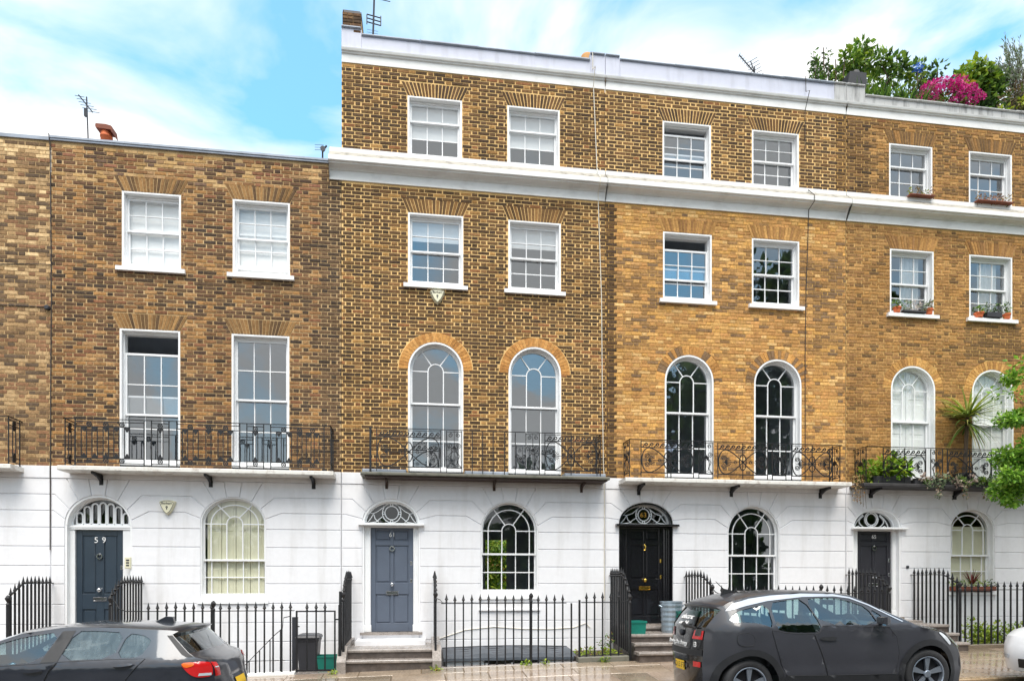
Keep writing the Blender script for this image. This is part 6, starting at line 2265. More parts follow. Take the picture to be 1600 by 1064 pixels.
# pots and window boxes on the sills
GP = 'flower pots on the second floor sills of the tan house'
def sill_pot(label, u, z, y, rad, h, mat, pal, n, size, sp=1.2):
    T = thing('flower_pot', label, 'flower pot', (u, y, z), GP)
    b = MB(); b.lathe([(rad * .72, 0), (rad * .95, h * .75), (rad * 1.08, h * .76), (rad * 1.08, h), (rad * .9, h)], 0, 0, 0, 12); b.build('pot', mat, T, local=True)
    b = MB(); clump(b, (0, 0, h + rad * .6 * sp), (rad * 1.15, rad * .8, rad * sp), n, size, pal, r); b.build('foliage', 'leaf', T, local=True)
sill_pot('terracotta pot of grey-green sedum, left end of the first planted sill', 17.70, 7.695, -0.02, 0.085, 0.12, 'terracotta', G_GREY + G_MID, 60, 0.07)
sill_pot('terracotta pot with reddish plant, right end of the first planted sill', 18.50, 7.695, -0.02, 0.085, 0.12, 'terracotta', [(150, 110, 90), (120, 130, 90)] + G_GREY, 60, 0.07)
sill_pot('orange pot with low green leaves, left end of the right-hand sill', 19.78, 7.695, -0.02, 0.10, 0.11, 'terracotta', G_MID, 70, 0.07, 0.9)
sill_pot('small terracotta pot with tall green plant, right end of the right-hand sill', 20.50, 7.695, -0.02, 0.085, 0.12, 'terracotta', G_DARK + G_MID, 80, 0.06, 2.2)
def window_box(name, label, u0, u1, z, y, h, mat, pals, n, size, hh, group):
    T = thing(name, label, 'window box', ((u0 + u1) / 2, y, z), group)
    b = MB(); b.cbox(u0, u1, y - 0.08, y + 0.07, z, z + h, 0.008); b.build('trough', mat, T)
    b = MB(); m = max(3, int((u1 - u0) / 0.11))
    for k in range(m):
        clump(b, (u0 + (u1 - u0) * (k + .5) / m, y, z + h + hh * 0.45), (0.075, 0.07, hh * r.uniform(.45, .75)), n, size, r.choice(pals), r)
    b.build('foliage', 'leaf', T)
    return T
GW = 'window boxes on the tan house'
window_box('window_box', 'white-flowered box between two terracotta pots on a sill', 17.82, 18.38, 7.695, -0.02, 0.05, 'planter', [[(232, 222, 214), (220, 206, 200)], G_GREY, [(214, 190, 186)] + G_MID], 26, 0.06, 0.24, GW)
window_box('window_box', 'dark grey trough of dark plants between two pots on the right-hand sill', 19.93, 20.32, 7.695, -0.02, 0.12, 'planter', [G_DARK, G_MID + G_DARK, G_GREY], 26, 0.06, 0.24, GW)
window_box('window_box', 'faded brown plants on the white band under the left top floor window', 17.95, 18.56, 10.336, -0.06, 0.03, 'terracotta_dark', [[(150, 116, 92), (170, 136, 110)], [(140, 120, 80)], [(150, 160, 80), (130, 140, 80)]], 24, 0.055, 0.17, GW)
window_box('window_box', 'faded brown plants on the white band under the right top floor window', 19.66, 20.58, 10.336, -0.06, 0.03, 'terracotta_dark', [[(160, 120, 96), (176, 140, 116)], [(140, 120, 90)], [(150, 140, 90)]], 24, 0.055, 0.17, GW)
T = window_box('window_box', 'brown trough with dark red spiky plant below the cream blind', 19.02, 20.12, 1.385, -0.07, 0.10, 'terracotta_dark', [G_MID, G_DARK + G_GREY, G_YEL], 22, 0.06, 0.14, GW)
b = MB(); blades(b, (19.55, -0.07, 1.5), 34, 0.42, 0.03, [(110, 40, 40), (90, 34, 40), (130, 56, 50)], r, 0.6, 1.2, 0.5); b.build('red_plant', 'leaf', T)
# bush and weeds at street level
T = plant('bush', 'yellow-green bush behind the spears at the right', 'shrub', (19.3, -0.85, 0.16))
b = MB()
for k in range(16):
    clump(b, (18.75 + r.uniform(0, 1.35), -0.85 + r.uniform(-.2, .2), 0.24 + r.uniform(0, .32)), (.24, .2, .22), 80, 0.075, G_YEL + [(190, 200, 80)], r)
clump(b, (18.85, -0.85, 0.62), (.14, .12, .22), 70, 0.07, G_YEL, r)
b.build('foliage', 'leaf', T)
s = MB(); s.tube([(19.2, -0.85, 0.14), (19.25, -0.85, 0.5)], 0.02, 5); s.tube([(19.6, -0.85, 0.14), (19.5, -0.85, 0.5)], 0.02, 5); s.build('stem', 'bark', T)
T = plant('weeds', 'straggly weeds in the bed behind the short panel of spears', 'plant', (10.5, -0.7, 0.14))
b = MB()
for k in range(14):
    clump(b, (10.02 + r.uniform(0, .85), -0.75 + r.uniform(-.45, .3), 0.19), (.11, .1, .08), 24, 0.06, G_YEL + [(150, 130, 60), (130, 120, 60)], r)
for k in range(4):
    clump(b, (10.62 + r.uniform(0, .22), -0.6, 0.28 + 0.06 * k), (.1, .1, .1), 22, 0.055, [(120, 100, 60), (150, 120, 80)] + G_MID, r)
b.build('foliage', 'leaf', T)
def tuft(label, u, y, z, n, rad, pal):
    T = plant('weed_tuft', label, 'weed', (u, y, z), 'weeds along the foot of the railings')
    b = MB(); clump(b, (0, 0, rad * .45), (rad * 1.3, rad * .8, rad * .6), n, 0.05, pal, r); blades(b, (0, 0, 0), 14, rad * 1.6, 0.012, pal, r, 0.8, 0.6, 0.6)
    b.build('foliage', 'leaf', T, local=True)
tuft('leafy green weed growing from the mossy stone edge', 10.42, -1.52, pave_z(10.42, -1.52), 60, 0.10, G_MID + G_YEL)
tuft('small yellow-green weed at the foot of the left step cheek', 5.44, -1.62, pave_z(5.44, -1.62), 30, 0.07, G_YEL + [(180, 150, 60)])
tuft('small yellow-green weed at the foot of the right step cheek', 7.26, -1.66, pave_z(7.26, -1.66), 34, 0.08, G_YEL + [(180, 150, 60)])
tuft('grassy weed along the stone edge below the urn', 8.95, -1.51, pave_z(8.95, -1.51), 40, 0.08, G_YEL)
tuft('thin weed at the foot of the eleventh spear by the canopy', 9.30, -1.50, pave_z(9.30, -1.50), 20, 0.06, G_YEL)

# street tree at the right, its trunk just out of the frame
T = plant('street_tree', 'street tree whose bright green sprays reach in from the right edge', 'tree', (20.3, -2.5, pave_z(20.3, -2.5)))
s = MB(); b = MB()
s.tube([(20.3, -2.5, -0.1), (20.32, -2.5, 1.6), (20.4, -2.5, 3.2), (20.3, -2.5, 5.2), (20.5, -2.5, 7.4)], [0.16, 0.13, 0.11, 0.08, 0.03], 10)
lim = [[(20.38, -2.5, 2.8), (19.6, -2.45, 3.4), (18.75, -2.35, 3.75), (18.1, -2.3, 3.75)], [(20.38, -2.5, 3.3), (19.4, -2.4, 4.3), (18.6, -2.25, 4.75), (18.15, -2.2, 4.75)],
       [(20.32, -2.5, 4.4), (19.5, -2.4, 5.2), (18.7, -2.3, 5.6)], [(20.3, -2.5, 3.6), (21.2, -2.6, 4.8), (22.0, -2.7, 5.6)], [(20.3, -2.5, 4.2), (20.0, -3.0, 5.4), (19.8, -3.4, 6.4)], [(20.38, -2.5, 3.0), (21.0, -3.0, 4.0), (21.8, -3.4, 4.6)]]
for p in lim:
    s.tube(p, [0.06, 0.04, 0.025, 0.012][:len(p)], 6)
LT = [(122, 168, 52), (142, 186, 66), (100, 148, 48), (86, 130, 46), (160, 196, 80)]
spr = [(18.62, 3.62, .26), (18.42, 3.38, .26), (18.30, 3.62, .22), (18.70, 3.95, .30), (18.45, 4.05, .26), (18.75, 4.25, .24), (18.85, 3.5, .3), (18.62, 3.22, .18), (18.95, 4.0, .3),
       (18.50, 4.78, .20), (18.72, 4.82, .22), (18.95, 4.72, .22), (18.32, 4.70, .13), (18.62, 5.60, .15), (18.85, 5.66, .18), (19.2, 5.6, .3), (19.3, 4.7, .3), (19.4, 3.7, .4), (19.6, 5.2, .4), (19.8, 4.3, .5)]
for (x, z, rad) in spr:
    n = int(1500 * rad * rad) + 30
    clump(b, (x - 0.10, -2.3 + r.uniform(-.2, .2), z), (rad * 1.25, rad, rad * .8), n * 3, 0.085, LT, r, 0.35)
for k in range(60):
    a, e = r.uniform(0, 2 * pi), r.uniform(-0.4, 1.2)
    rr_ = r.uniform(0.9, 1.9)
    p = (20.7 + cos(a) * rr_ * cos(e), -2.7 + sin(a) * rr_ * cos(e), 5.6 + 1.6 * sin(e))
    if p[0] < 19.0: continue
    clump(b, p, (.45, .45, .3), 90, 0.10, LT, r, 0.4)
b.build('crown', 'leaf', T); s.build('trunk', 'bark', T)
# garden seen through 61
b = MB()
for k in range(70):
    clump(b, (8.8 + r.uniform(0, 3.0), 14.4 + r.uniform(-.5, 1.0), -0.2 + r.uniform(0, 3.8)), .5, 120, 0.18, G_YEL + G_MID, r)
g = MB(); g.box(6.0, 16.0, 16.2, 16.4, -1.3, 5.0); o = g.build('sky_block_wall', 'mortar65'); tag(o, 'tan wall added behind the garden to hide bright sky, beyond the clear arched window', 'wall')  # added to block the bright sky between the shrub leaves
o = b.build('garden_shrub', 'leaf'); tag(o, 'sunlit green garden shrub seen through the clear arched window', 'shrub')
# unseen trees across the road, heights and low rows shaped for the window reflections
b = MB()
def tree_height(x):
    if x < 20: return 11.0 - 0.4 * abs(x - 18)
    if x < 26: return 13.0
    if x < 33: return 19.5
    if x < 46: return 28.0
    return 15.0
for k in range(330):
    x = r.uniform(15, 64)
    z = tree_height(x) * sqrt(r.uniform(0.02, 1)) + r.uniform(-1.5, 0.6)
    clump(b, (x, -38 + r.uniform(-3, 3), z), (2.2, 2, 1.8), 80, 1.0, G_DARK + G_MID, r, 0.4)
for k in range(60):
    x = r.uniform(-40, 13); z = r.uniform(0, 5.5)
    clump(b, (x, -38 + r.uniform(-2, 2), z), (2.2, 2, 1.5), 60, 0.9, G_DARK + G_MID, r, 0.5)
for k in range(330):
    clump(b, (r.uniform(-45, 64), -38 + r.uniform(-2.5, 2.5), r.uniform(0, 5.0)), (2.0, 2, 1.6), 70, 1.0, G_DARK + G_MID, r, 0.4)
o = b.build('treeline', 'leaf', kind='stuff')

# ------------------------------------------------------------------ cars
def paint(name, c, rough=0.3, coat=0.6, metal=0.0, drops=False):
    m = Mat(name)
    f = m.noise(2.0, 4)
    m.base(m.ramp(f, 0.3, tuple(x * .9 for x in c[:3]), 0.7, tuple(x * 1.1 for x in c[:3])))
    m.set(rough, metal, 0.5, coat)
    m.b.inputs['Coat Roughness'].default_value = 0.05
    if drops:
        m.bump(m.noise(160, 2), 0.25, 0.002)
    return m.m
M['car_grey'] = paint('matt_grey_wrap', rgb(50, 51, 57), 0.34, 0.5)
M['car_black'] = paint('gloss_black_panel', rgb(22, 22, 25), 0.18, 0.8)
M['car_blue'] = paint('wet_blue_grey_paint', rgb(40, 43, 52), 0.30, 1.0, 0.2, True)
M['car_white'] = paint('white_car_paint', rgb(232, 234, 238), 0.3, 0.7)
M['car_trim'] = paint('satin_silver_trim', rgb(188, 192, 200), 0.3, 0.3, 0.4)
M['cladding'] = plain('black_cladding', rgb(30, 31, 34), 0.55, 0, 0.15, 20)
M['tyre'] = plain('tyre_rubber', rgb(36, 36, 38), 0.7, 0, 0.2, 30)
M['rim'] = plain('machined_rim', rgb(150, 158, 170), 0.28, 0.7, 0.06, 5)
M['rim_dark'] = plain('dark_rim', rgb(22, 22, 26), 0.4, 0.3, 0.1, 5)
M['lamp_red'] = paint('red_tail_lamp', rgb(196, 30, 32), 0.12, 1.0)
M['lamp_orange'] = paint('orange_lamp', rgb(232, 110, 40), 0.12, 1.0)
M['lamp_clear'] = paint('clear_lamp', rgb(214, 220, 226), 0.1, 1.0, 0.3)
M['plate'] = plain('yellow_plate', rgb(244, 196, 20), 0.4, 0, 0.02, 5)
M['plate_white'] = plain('white_plate', rgb(236, 236, 232), 0.4, 0, 0.02, 5)
M['seat'] = plain('car_seat_cloth', rgb(54, 54, 58), 0.8, 0, 0.15, 10)
M['car_glass'] = glass_mat('tinted_car_glass', 0.09, (0.60, 0.74, 0.72))
M['car_glass_dark'] = glass_mat('dark_car_glass', 0.10, (0.22, 0.28, 0.28))
def foggy():
    m = Mat('fogged_wet_glass')
    f = m.noise(1.0, 5, 0.6, stretch=(16, 16, 2.2))
    g = m.noise(2.2, 4)
    m.base(m.mix(m.ramp(f, 0.35, rgb(66, 76, 84), 0.66, rgb(112, 124, 130)), m.ramp(g, 0.35, rgb(76, 88, 94), 0.7, rgb(122, 136, 140)), 0.5))
    m.set(0.10, 0, 0.6)
    m.b.inputs['Alpha'].default_value = 0.72
    return m.m
M['car_glass_fog'] = foggy()

def in_poly(x, z, poly):
    c = False
    n = len(poly)
    for i in range(n):
        x1, z1 = poly[i]
        x2, z2 = poly[(i + 1) % n]
        if (z1 > z) != (z2 > z) and x < (x2 - x1) * (z - z1) / (z2 - z1) + x1:
            c = not c
    return c

def dense(poly, step=0.07):
    out = []
    n = len(poly)
    for i in range(n):
        p, q = poly[i], poly[(i + 1) % n]
        l = sqrt((q[0] - p[0]) ** 2 + (q[1] - p[1]) ** 2)
        k = max(1, int(l / step))
        out += [(p[0] + (q[0] - p[0]) * j / k, p[1] + (q[1] - p[1]) * j / k) for j in range(k)]
    return out

def rounded(poly, n=2):
    # Chaikin corner cutting
    for _ in range(n):
        out = []
        m = len(poly)
        for i in range(m):
            p, q = poly[i], poly[(i + 1) % m]
            out += [(p[0] * .78 + q[0] * .22, p[1] * .78 + q[1] * .22), (p[0] * .22 + q[0] * .78, p[1] * .22 + q[1] * .78)]
        poly = out
    return poly

def fill(poly, holes=(), step=0.07):
    V, E = [], []
    for pl in [poly] + list(holes):
        d = dense(pl, step)
        i0 = len(V)
        V += d
        E += [(i0 + k, i0 + (k + 1) % len(d)) for k in range(len(d))]
    xs = [p[0] for p in poly]
    zs = [p[1] for p in poly]
    x = min(xs) + step * .53
    k = 0
    while x < max(xs):
        z = min(zs) + step * (0.37 + 0.5 * (k % 2))
        while z < max(zs):
            if in_poly(x, z, poly) and not any(in_poly(x, z, h) for h in holes):
                V.append((x, z))
            z += step
        x += step
        k += 1
    v, e, f, *_ = delaunay_2d_cdt([Vector(p) for p in V], E, [], 0, 1e-5)
    keep = []
    for t in f:
        cx = sum(v[i][0] for i in t) / len(t)
        cz = sum(v[i][1] for i in t) / len(t)
        if in_poly(cx, cz, poly) and not any(in_poly(cx, cz, h) for h in holes):
            keep.append(t)
    return [(p[0], p[1]) for p in v], keep

class Car:
    def __init__(self, T, yc, hw, edge):
        self.T, self.yc, self.hw, self.edge = T, yc, hw, edge
    def side(self, name, mat, poly, holes=(), off=0.0, parent=None, both=True, step=0.07, seam=None):
        V, F = fill(poly, holes, step)
        out = None
        for s in ((-1, 1) if both else (-1,)):
            b = MB()
            b.add([(u, self.yc + s * (self.hw(u, z) + off), z) for u, z in V], F)
            if seam:
                b.m = 1
                p = dense(poly, 0.05)
                b.tube([(u, self.yc + s * (self.hw(u, z) + off - 0.001), z) for u, z in p + p[:1]], seam, 5, False)
            o = b.build(name, [mat, 'cladding'], parent or self.T, smooth=True)
            out = out or o
        return out
    def skin(self, i, t, off=0.0):
        u, z, bu, bz, _ = self.edge[i]
        h = self.hw(u, z)
        k = 1 - abs(t) ** 3.0
        return Vector((u + bu * k, self.yc + t * h, z + bz * k))
    def ribbon(self, name, mat, i0, i1, parent=None, n=14, t0=-1, t1=1, off=0.0):
        b = MB()
        P = []
        for i in range(i0, i1 + 1):
            P += [self.skin(i, t0 + (t1 - t0) * j / n) for j in range(n + 1)]
        if off:
            c = Vector((sum(p.x for p in P) / len(P), self.yc, sum(p.z for p in P) / len(P)))
        m = n + 1
        b.add(P, [(r_ * m + j, r_ * m + j + 1, (r_ + 1) * m + j + 1, (r_ + 1) * m + j) for r_ in range(i1 - i0) for j in range(n)])
        return b.build(name, mat, parent or self.T, smooth=True)
    def at(self, z, t, i0, i1, off=0.008, sgn=-1):
        # a point of the rear or front face at height z
        for i in range(i0, i1):
            za, zb = self.edge[i][1], self.edge[i + 1][1]
            if min(za, zb) <= z <= max(za, zb) and abs(zb - za) > 1e-6:
                f = (z - za) / (zb - za)
                p = self.skin(i, t).lerp(self.skin(i + 1, t), f)
                return p + Vector((sgn * off, 0, 0.0))
        return self.skin(i1, t) + Vector((sgn * off, 0, 0))
    def patch(self, name, mat, pts, i0, i1, off=0.01, sgn=-1, parent=None, n=5):
        # pts: four (t, z) corners
        b = MB()
        P = []
        for j in range(n + 1):
            for k in range(n + 1):
                a, c = k / n, j / n
                t = (pts[0][0] * (1 - a) + pts[1][0] * a) * (1 - c) + (pts[3][0] * (1 - a) + pts[2][0] * a) * c
                z = (pts[0][1] * (1 - a) + pts[1][1] * a) * (1 - c) + (pts[3][1] * (1 - a) + pts[2][1] * a) * c
                P.append(self.at(z, t, i0, i1, off, sgn))
        m = n + 1
        b.add(P, [(j * m + k, j * m + k + 1, (j + 1) * m + k + 1, (j + 1) * m + k) for j in range(n) for k in range(n)])
        return b.build(name, mat, parent or self.T, smooth=True)

def wheel(T, u, y, z, R, side, spokes=5, rot=0.0, w=0.17):
    s = side
    b = MB()
    b.lathe([(R * .70, s * 0.0), (R * .74, s * 0.012), (R * .90, s * 0.016), (R * .985, s * -0.004), (R, s * -0.03), (R, -s * (w - 0.03)), (R * .96, -s * w), (R * .7, -s * w)], u, y, z, 36, 'y', False)
    W = b.build('wheel', 'tyre', T, smooth=True)
    b = MB()
    b.lathe([(R * .715, s * 0.012), (R * .70, s * 0.014), (R * .665, s * 0.006), (R * .655, s * -0.05)], u, y, z, 36, 'y', False)
    b.build('rim', 'rim', W, smooth=False)
    b = MB()
    b.lathe([(R * .66, -s * 0.05), (R * .1, -s * 0.045), (R * .02, -s * 0.045)], u, y, z, 24, 'y', False)
    b.build('brake_disc', 'rim_dark', W)
    for k in range(spokes):
        a = rot + 2 * pi * k / spokes
        b = MB()
        ca, sa = cos(a), sin(a)
        pts = [(0.10, -.045), (0.66, -.13), (0.69, 0.02), (0.66, 0.12), (0.16, .05)]
        P = []
        for (r_, q) in pts:
            P.append((u + R * (r_ * ca - q * sa), y + s * (-0.004 if r_ > .3 else -0.012), z + R * (r_ * sa + q * ca)))
        P2 = [(p[0], p[1] - s * 0.03, p[2]) for p in P]
        n = len(P)
        b.add(P + P2, [tuple(range(n))] + [(i, (i + 1) % n, n + (i + 1) % n, n + i) for i in range(n)])
        b.build('spoke', 'rim', W)
    b = MB()
    b.lathe([(R * .15, s * -0.02), (R * .15, s * 0.0), (R * .12, s * 0.006), (R * .02, s * 0.008)], u, y, z, 16, 'y')
    b.build('hub_cap', 'rim', W)
    return W

def arch_path(cu, cz, r, zb, n=18):
    # from right foot over the top to the left foot
    a0 = math.asin(max(-1, min(1, (zb - cz) / r)))
    return [(cu + r * cos(a0 + (pi - 2 * a0) * i / n), cz + r * sin(a0 + (pi - 2 * a0) * i / n)) for i in range(n + 1)]

def seats(T, yc, us, zb, front_dir):
    for u in us:
        for s in (-1, 1):
            b = MB()
            y = yc + s * 0.36
            b.cbox(u - 0.24, u + 0.24, y - 0.23, y + 0.23, zb, zb + 0.16, 0.04)
            d = -front_dir
            P = []
            for (du, dz, w) in ((0.18, 0.1, .23), (0.26, 0.45, .22), (0.33, 0.66, .17)):
                P += [(u + d * du, y - w, zb + dz), (u + d * du, y + w, zb + dz), (u + d * (du + .1), y + w, zb + dz), (u + d * (du + .1), y - w, zb + dz)]
            b.add(P, [(4 * k + i, 4 * k + (i + 1) % 4, 4 * k + 4 + (i + 1) % 4, 4 * k + 4 + i) for k in range(2) for i in range(4)] + [(8, 9, 10, 11)])
            h = u + d * 0.36
            b.box(h - 0.04, h + 0.05, y - 0.12, y + 0.12, zb + 0.70, zb + 0.86)
            b.build('seat', 'seat', T)

def place_text(o, origin, xax, yax):
    xax, yax = Vector(xax).normalized(), Vector(yax).normalized()
    n = xax.cross(yax).normalized()
    mt = Matrix((xax, yax, n)).transposed().to_4x4()
    o.rotation_euler = mt.to_euler()
    o.location = Vector(origin) - (wloc(o.parent) if o.parent else Vector((0, 0, 0)))

# --- grey electric car --------------------------------------------
def electric_car():
    yc = -4.955
    T = thing('parked_car', 'matt grey electric hatchback with black tailgate, parked before the glossy black door', 'car', (12.5, yc, 0.0), 'cars parked along the kerb')
    def hw(u, z):
        b = 0.80
        if z > 0.98:
            b -= 0.235 * min(1.3, (z - 0.98) / 0.42)
        elif z < 0.45:
            b -= 0.05 * (0.45 - z) / 0.35
        else:
            b -= 0.018 * ((z - 0.72) / 0.27) ** 2
        if u < 11.05:
            b -= 0.27 * ((11.05 - u) / 0.4) ** 1.6
        if u > 13.45:
            b -= 0.16 * ((u - 13.45) / 0.8) ** 2
        return b
    E = [(10.66, 0.10, -.07, 0, 0), (10.645, 0.30, -.08, 0, 0), (10.64, 0.46, -.09, 0, 0), (10.64, 0.60, -.09, 0, 0), (10.645, 0.72, -.08, 0, 0), (10.65, 0.86, -.07, 0, 0), (10.67, 1.00, -.06, 0, 0),
         (10.715, 1.06, -.06, .01, 0), (10.785, 1.15, -.06, .02, 0), (10.86, 1.228, -.06, .02, 0),
         (10.82, 1.262, -.09, .02, 0), (10.90, 1.285, -.06, .035, 0), (10.97, 1.328, 0, .035, 0), (11.24, 1.400, 0, .035, 0), (11.58, 1.437, 0, .03, 0), (11.99, 1.457, 0, .03, 0), (12.45, 1.446, 0.02, .03, 0),
         (12.73, 1.402, .05, .03, 0), (12.94, 1.295, .14, .03, 0), (13.15, 1.19, .16, .02, 0), (13.37, 1.09, .16, .02, 0),
         (13.55, 1.0, .12, .035, 0), (13.79, 0.945, .12, .05, 0), (13.90, 0.925, .16, .045, 0), (14.00, 0.86, .24, .04, 0), (14.06, 0.80, .28, .03, 0),
         (14.215, 0.70, .24, .02, 0), (14.275, 0.60, .24, 0, 0), (14.305, 0.42, .24, 0, 0), (14.29, 0.20, .22, 0, 0), (14.22, 0.14, .2, 0, 0)]
    C = Car(T, yc, hw, E)
    top = [(e[0], e[1]) for e in E]
    rc, fc, RR = (11.17, 0.268), (13.697, 0.368), 0.327
    ra, fa = arch_path(*rc, 0.405, 0.16), arch_path(*fc, 0.405, 0.19)
    # outline anticlockwise: along the bottom from the rear, then back over the top
    outline = [(10.66, 0.10)] + list(reversed(ra)) + [(ra[0][0] + 0.02, 0.12), (fa[-1][0] - 0.02, 0.16)] + list(reversed(fa)) + list(reversed(top))[:-1]
    qg = rounded([(10.90, 1.075), (10.995, 1.195), (11.19, 1.25), (11.475, 1.305), (11.485, 1.00), (11.34, 1.052), (11.23, 1.072)], 1)
    rg = rounded([(11.515, 1.318), (11.75, 1.352), (12.005, 1.368), (12.15, 1.035), (12.095, 0.94), (11.85, 0.938), (11.64, 0.952), (11.53, 0.985)], 1)
    fg = rounded([(12.03, 1.366), (12.25, 1.380), (12.455, 1.380), (12.657, 1.337), (12.875, 1.262), (12.975, 1.026), (12.16, 1.042)], 1)
    fq = rounded([(12.905, 1.248), (13.061, 1.14), (13.10, 1.016), (13.005, 1.024)], 1)
    body = C.side('body', 'car_grey', outline, [qg, rg, fg, fq])
    for g_, m in ((qg, 'car_glass'), (rg, 'car_glass'), (fg, 'car_glass'), (fq, 'car_glass')):
        C.side('side_window', m, g_, (), -0.012)
    for cc, r0, zb in ((rc, 0.405, 0.16), (fc, 0.405, 0.19)):
        o_, i_ = arch_path(cc[0], cc[1], 0.468, zb - 0.03), arch_path(cc[0], cc[1], 0.385, zb - 0.03)
        C.side('arch_cladding', 'cladding', o_ + list(reversed(i_)), (), 0.010)
    C.side('sill_cladding', 'cladding', [(ra[0][0] + 0.03, 0.10), (fa[-1][0] - 0.03, 0.14), (fa[-1][0] - 0.06, 0.375), (ra[0][0] + 0.08, 0.385)], (), 0.010)
    # doors with their shut lines
    rd = [(11.46, 0.97), (11.475, 0.90), (11.51, 0.765), (11.588, 0.52), (11.655, 0.392), (12.21, 0.384), (12.19, 0.505), (12.11, 0.713), (12.025, 0.922), (11.85, 0.922), (11.64, 0.936), (11.52, 0.968)]
    fd = [(12.04, 0.915), (12.12, 0.713), (12.20, 0.505), (12.222, 0.384), (13.195, 0.384), (13.235, 0.66), (13.20, 0.88), (13.10, 1.0), (12.16, 1.026), (12.115, 0.94)]
    D1 = C.side('door', 'car_grey', rd, (), 0.006, seam=0.004)
    D2 = C.side('door', 'car_grey', fd, (), 0.006, seam=0.004)
    C.side('door_handle', 'cladding', rounded([(12.085, 0.865), (12.16, 0.885), (12.33, 0.885), (12.345, 0.862), (12.30, 0.832), (12.16, 0.835)], 1), (), 0.022, D2, step=0.04)
    C.side('charge_flap', 'car_grey', rounded([(10.98, 0.942), (10.995, 0.775), (11.225, 0.775), (11.205, 0.942)], 2), (), 0.004, seam=0.0035, both=False)
    strip = [(10.90, 1.215), (10.99, 1.238), (11.19, 1.285), (11.49, 1.345), (12.0, 1.395), (12.45, 1.402), (12.66, 1.376), (12.905, 1.282), (13.13, 1.162), (13.31, 1.068), (13.33, 1.075), (13.14, 1.175), (12.92, 1.293), (12.68, 1.392), (12.45, 1.432), (11.99, 1.440), (11.55, 1.415), (11.24, 1.375), (11.0, 1.31)]
    C.side('roof_trim', 'car_trim', strip, (), 0.008)
    C.ribbon('rear_bumper', 'car_black', 0, 4)
    TG = C.ribbon('tailgate', 'car_black', 4, 6)
    C.ribbon('rear_window', 'car_glass_dark', 6, 9)
    C.ribbon('spoiler', 'car_grey', 9, 12)
    C.ribbon('roof', 'car_grey', 12, 17)
    C.ribbon('windscreen', 'car_glass', 17, 20)
    C.ribbon('bonnet', 'car_black', 20, 25)
    C.ribbon('front_bumper', 'car_grey', 25, 30)
    for s in (-1, 1):
        L_ = C.patch('tail_light', 'lamp_red', [(s * .99, .84), (s * .60, .84), (s * .64, .955), (s * .99, .955)], 3, 6, 0.012)
        C.patch('tail_light_lens', 'car_black', [(s * .93, .885), (s * .70, .885), (s * .71, .96), (s * .93, .96)], 3, 6, 0.018, -1, L_)
        C.patch('reflector', 'lamp_red', [(s * .97, .475), (s * .72, .475), (s * .72, .545), (s * .97, .545)], 0, 4, 0.012)
    C.patch('number_plate', 'plate', [(-.30, .40), (.30, .40), (.30, .525), (-.30, .525)], 0, 4, 0.014)
    pl = [o for o in T.children if o.name.startswith('number_plate')][0]
    place_text(text('AO13 FTX', 0.105, 'text_dark', (0, 0, 0), pl, extrude=0.002, name='plate_lettering'), (10.538, yc, 0.462), (0, -1, 0), (0, 0, 1))
    C.patch('bumper_strip', 'cladding', [(-.99, .62), (.99, .62), (.99, .70), (-.99, .70)], 0, 5, 0.010, n=10)
    place_text(text('driving the change', 0.085, 'text_white', (0, 0, 0), TG, name='lettering'), (10.550, yc + 0.10, 0.765), (0, -1, 0), (-0.02, 0, 1))
    place_text(text('i3', 0.10, 'text_white', (0, 0, 0), TG, name='badge'), (10.585, yc - 0.40, 0.765), (0.12, -1, 0), (-0.02, 0, 1))
    place_text(text('electric', 0.13, 'text_white', (0, 0, 0), TG, name='lettering'), (10.685, yc + 0.06, 1.115), (0, -1, 0), (0.68, 0, 0.73))
    place_text(text('car club', 0.09, 'text_white', (0, 0, 0), TG, name='lettering'), (10.622, yc + 0.06, 1.035), (0, -1, 0), (0.68, 0, 0.73))
    b = MB(); b.lathe([(0.045, 0.01), (0.045, -0.012), (0.03, -0.02)], 10.572, yc + 0.02, 0.90, 14, 'x'); b.build('roundel', 'dark_metal', TG)
    b = MB(); b.tube([(10.62, yc + 0.05, 1.02), (10.58, yc - 0.1, 1.0), (10.59, yc - 0.42, 0.99)], [0.03, 0.024, 0.01], 6); b.build('rear_wiper', 'cladding', TG)
    # front lamps, mirrors, aerial
    C.side('headlight_lens', 'lamp_clear', rounded([(13.84, .925), (13.90, .918), (14.0, .855), (14.075, .775), (14.05, .74), (13.95, .83)], 1), (), 0.008, step=0.04)
    for s in (-1, 1):
        b = MB()
        P = []
        for (i, t0, t1) in ((23, .99, .80), (24, .99, .70), (25, .99, .68), (26, .99, .86)):
            P += [C.skin(i, s * t0) + Vector((.012, s * .006, .008)), C.skin(i, s * t1) + Vector((.012, 0, .008))]
        b.add(P, [(2 * k, 2 * k + 1, 2 * k + 3, 2 * k + 2) for k in range(3)])
        b.build('headlight', 'lamp_clear', T, smooth=True)
    for s in (-1, 1):
        b = MB()
        yb = yc + s * (hw(12.98, 1.03) + 0.0)
        b.m = 0
        pts = [(0.0, 0.02, 0.0), (0.0, 0.13, 0.05)]
        b.tube([(12.99, yb, 1.045), (12.96, yb + s * 0.07, 1.07)], [0.022, 0.02], 6)
        P = []
        for (du, w_, h) in ((-0.05, .065, .040), (0.0, .075, .050), (0.06, .05, .035), (0.09, .02, .015)):
            cu, cy, cz = 12.93 + du, yb + s * 0.135, 1.095
            P += [(cu, cy - w_, cz - h), (cu, cy + w_, cz - h), (cu, cy + w_, cz + h), (cu, cy - w_, cz + h)]
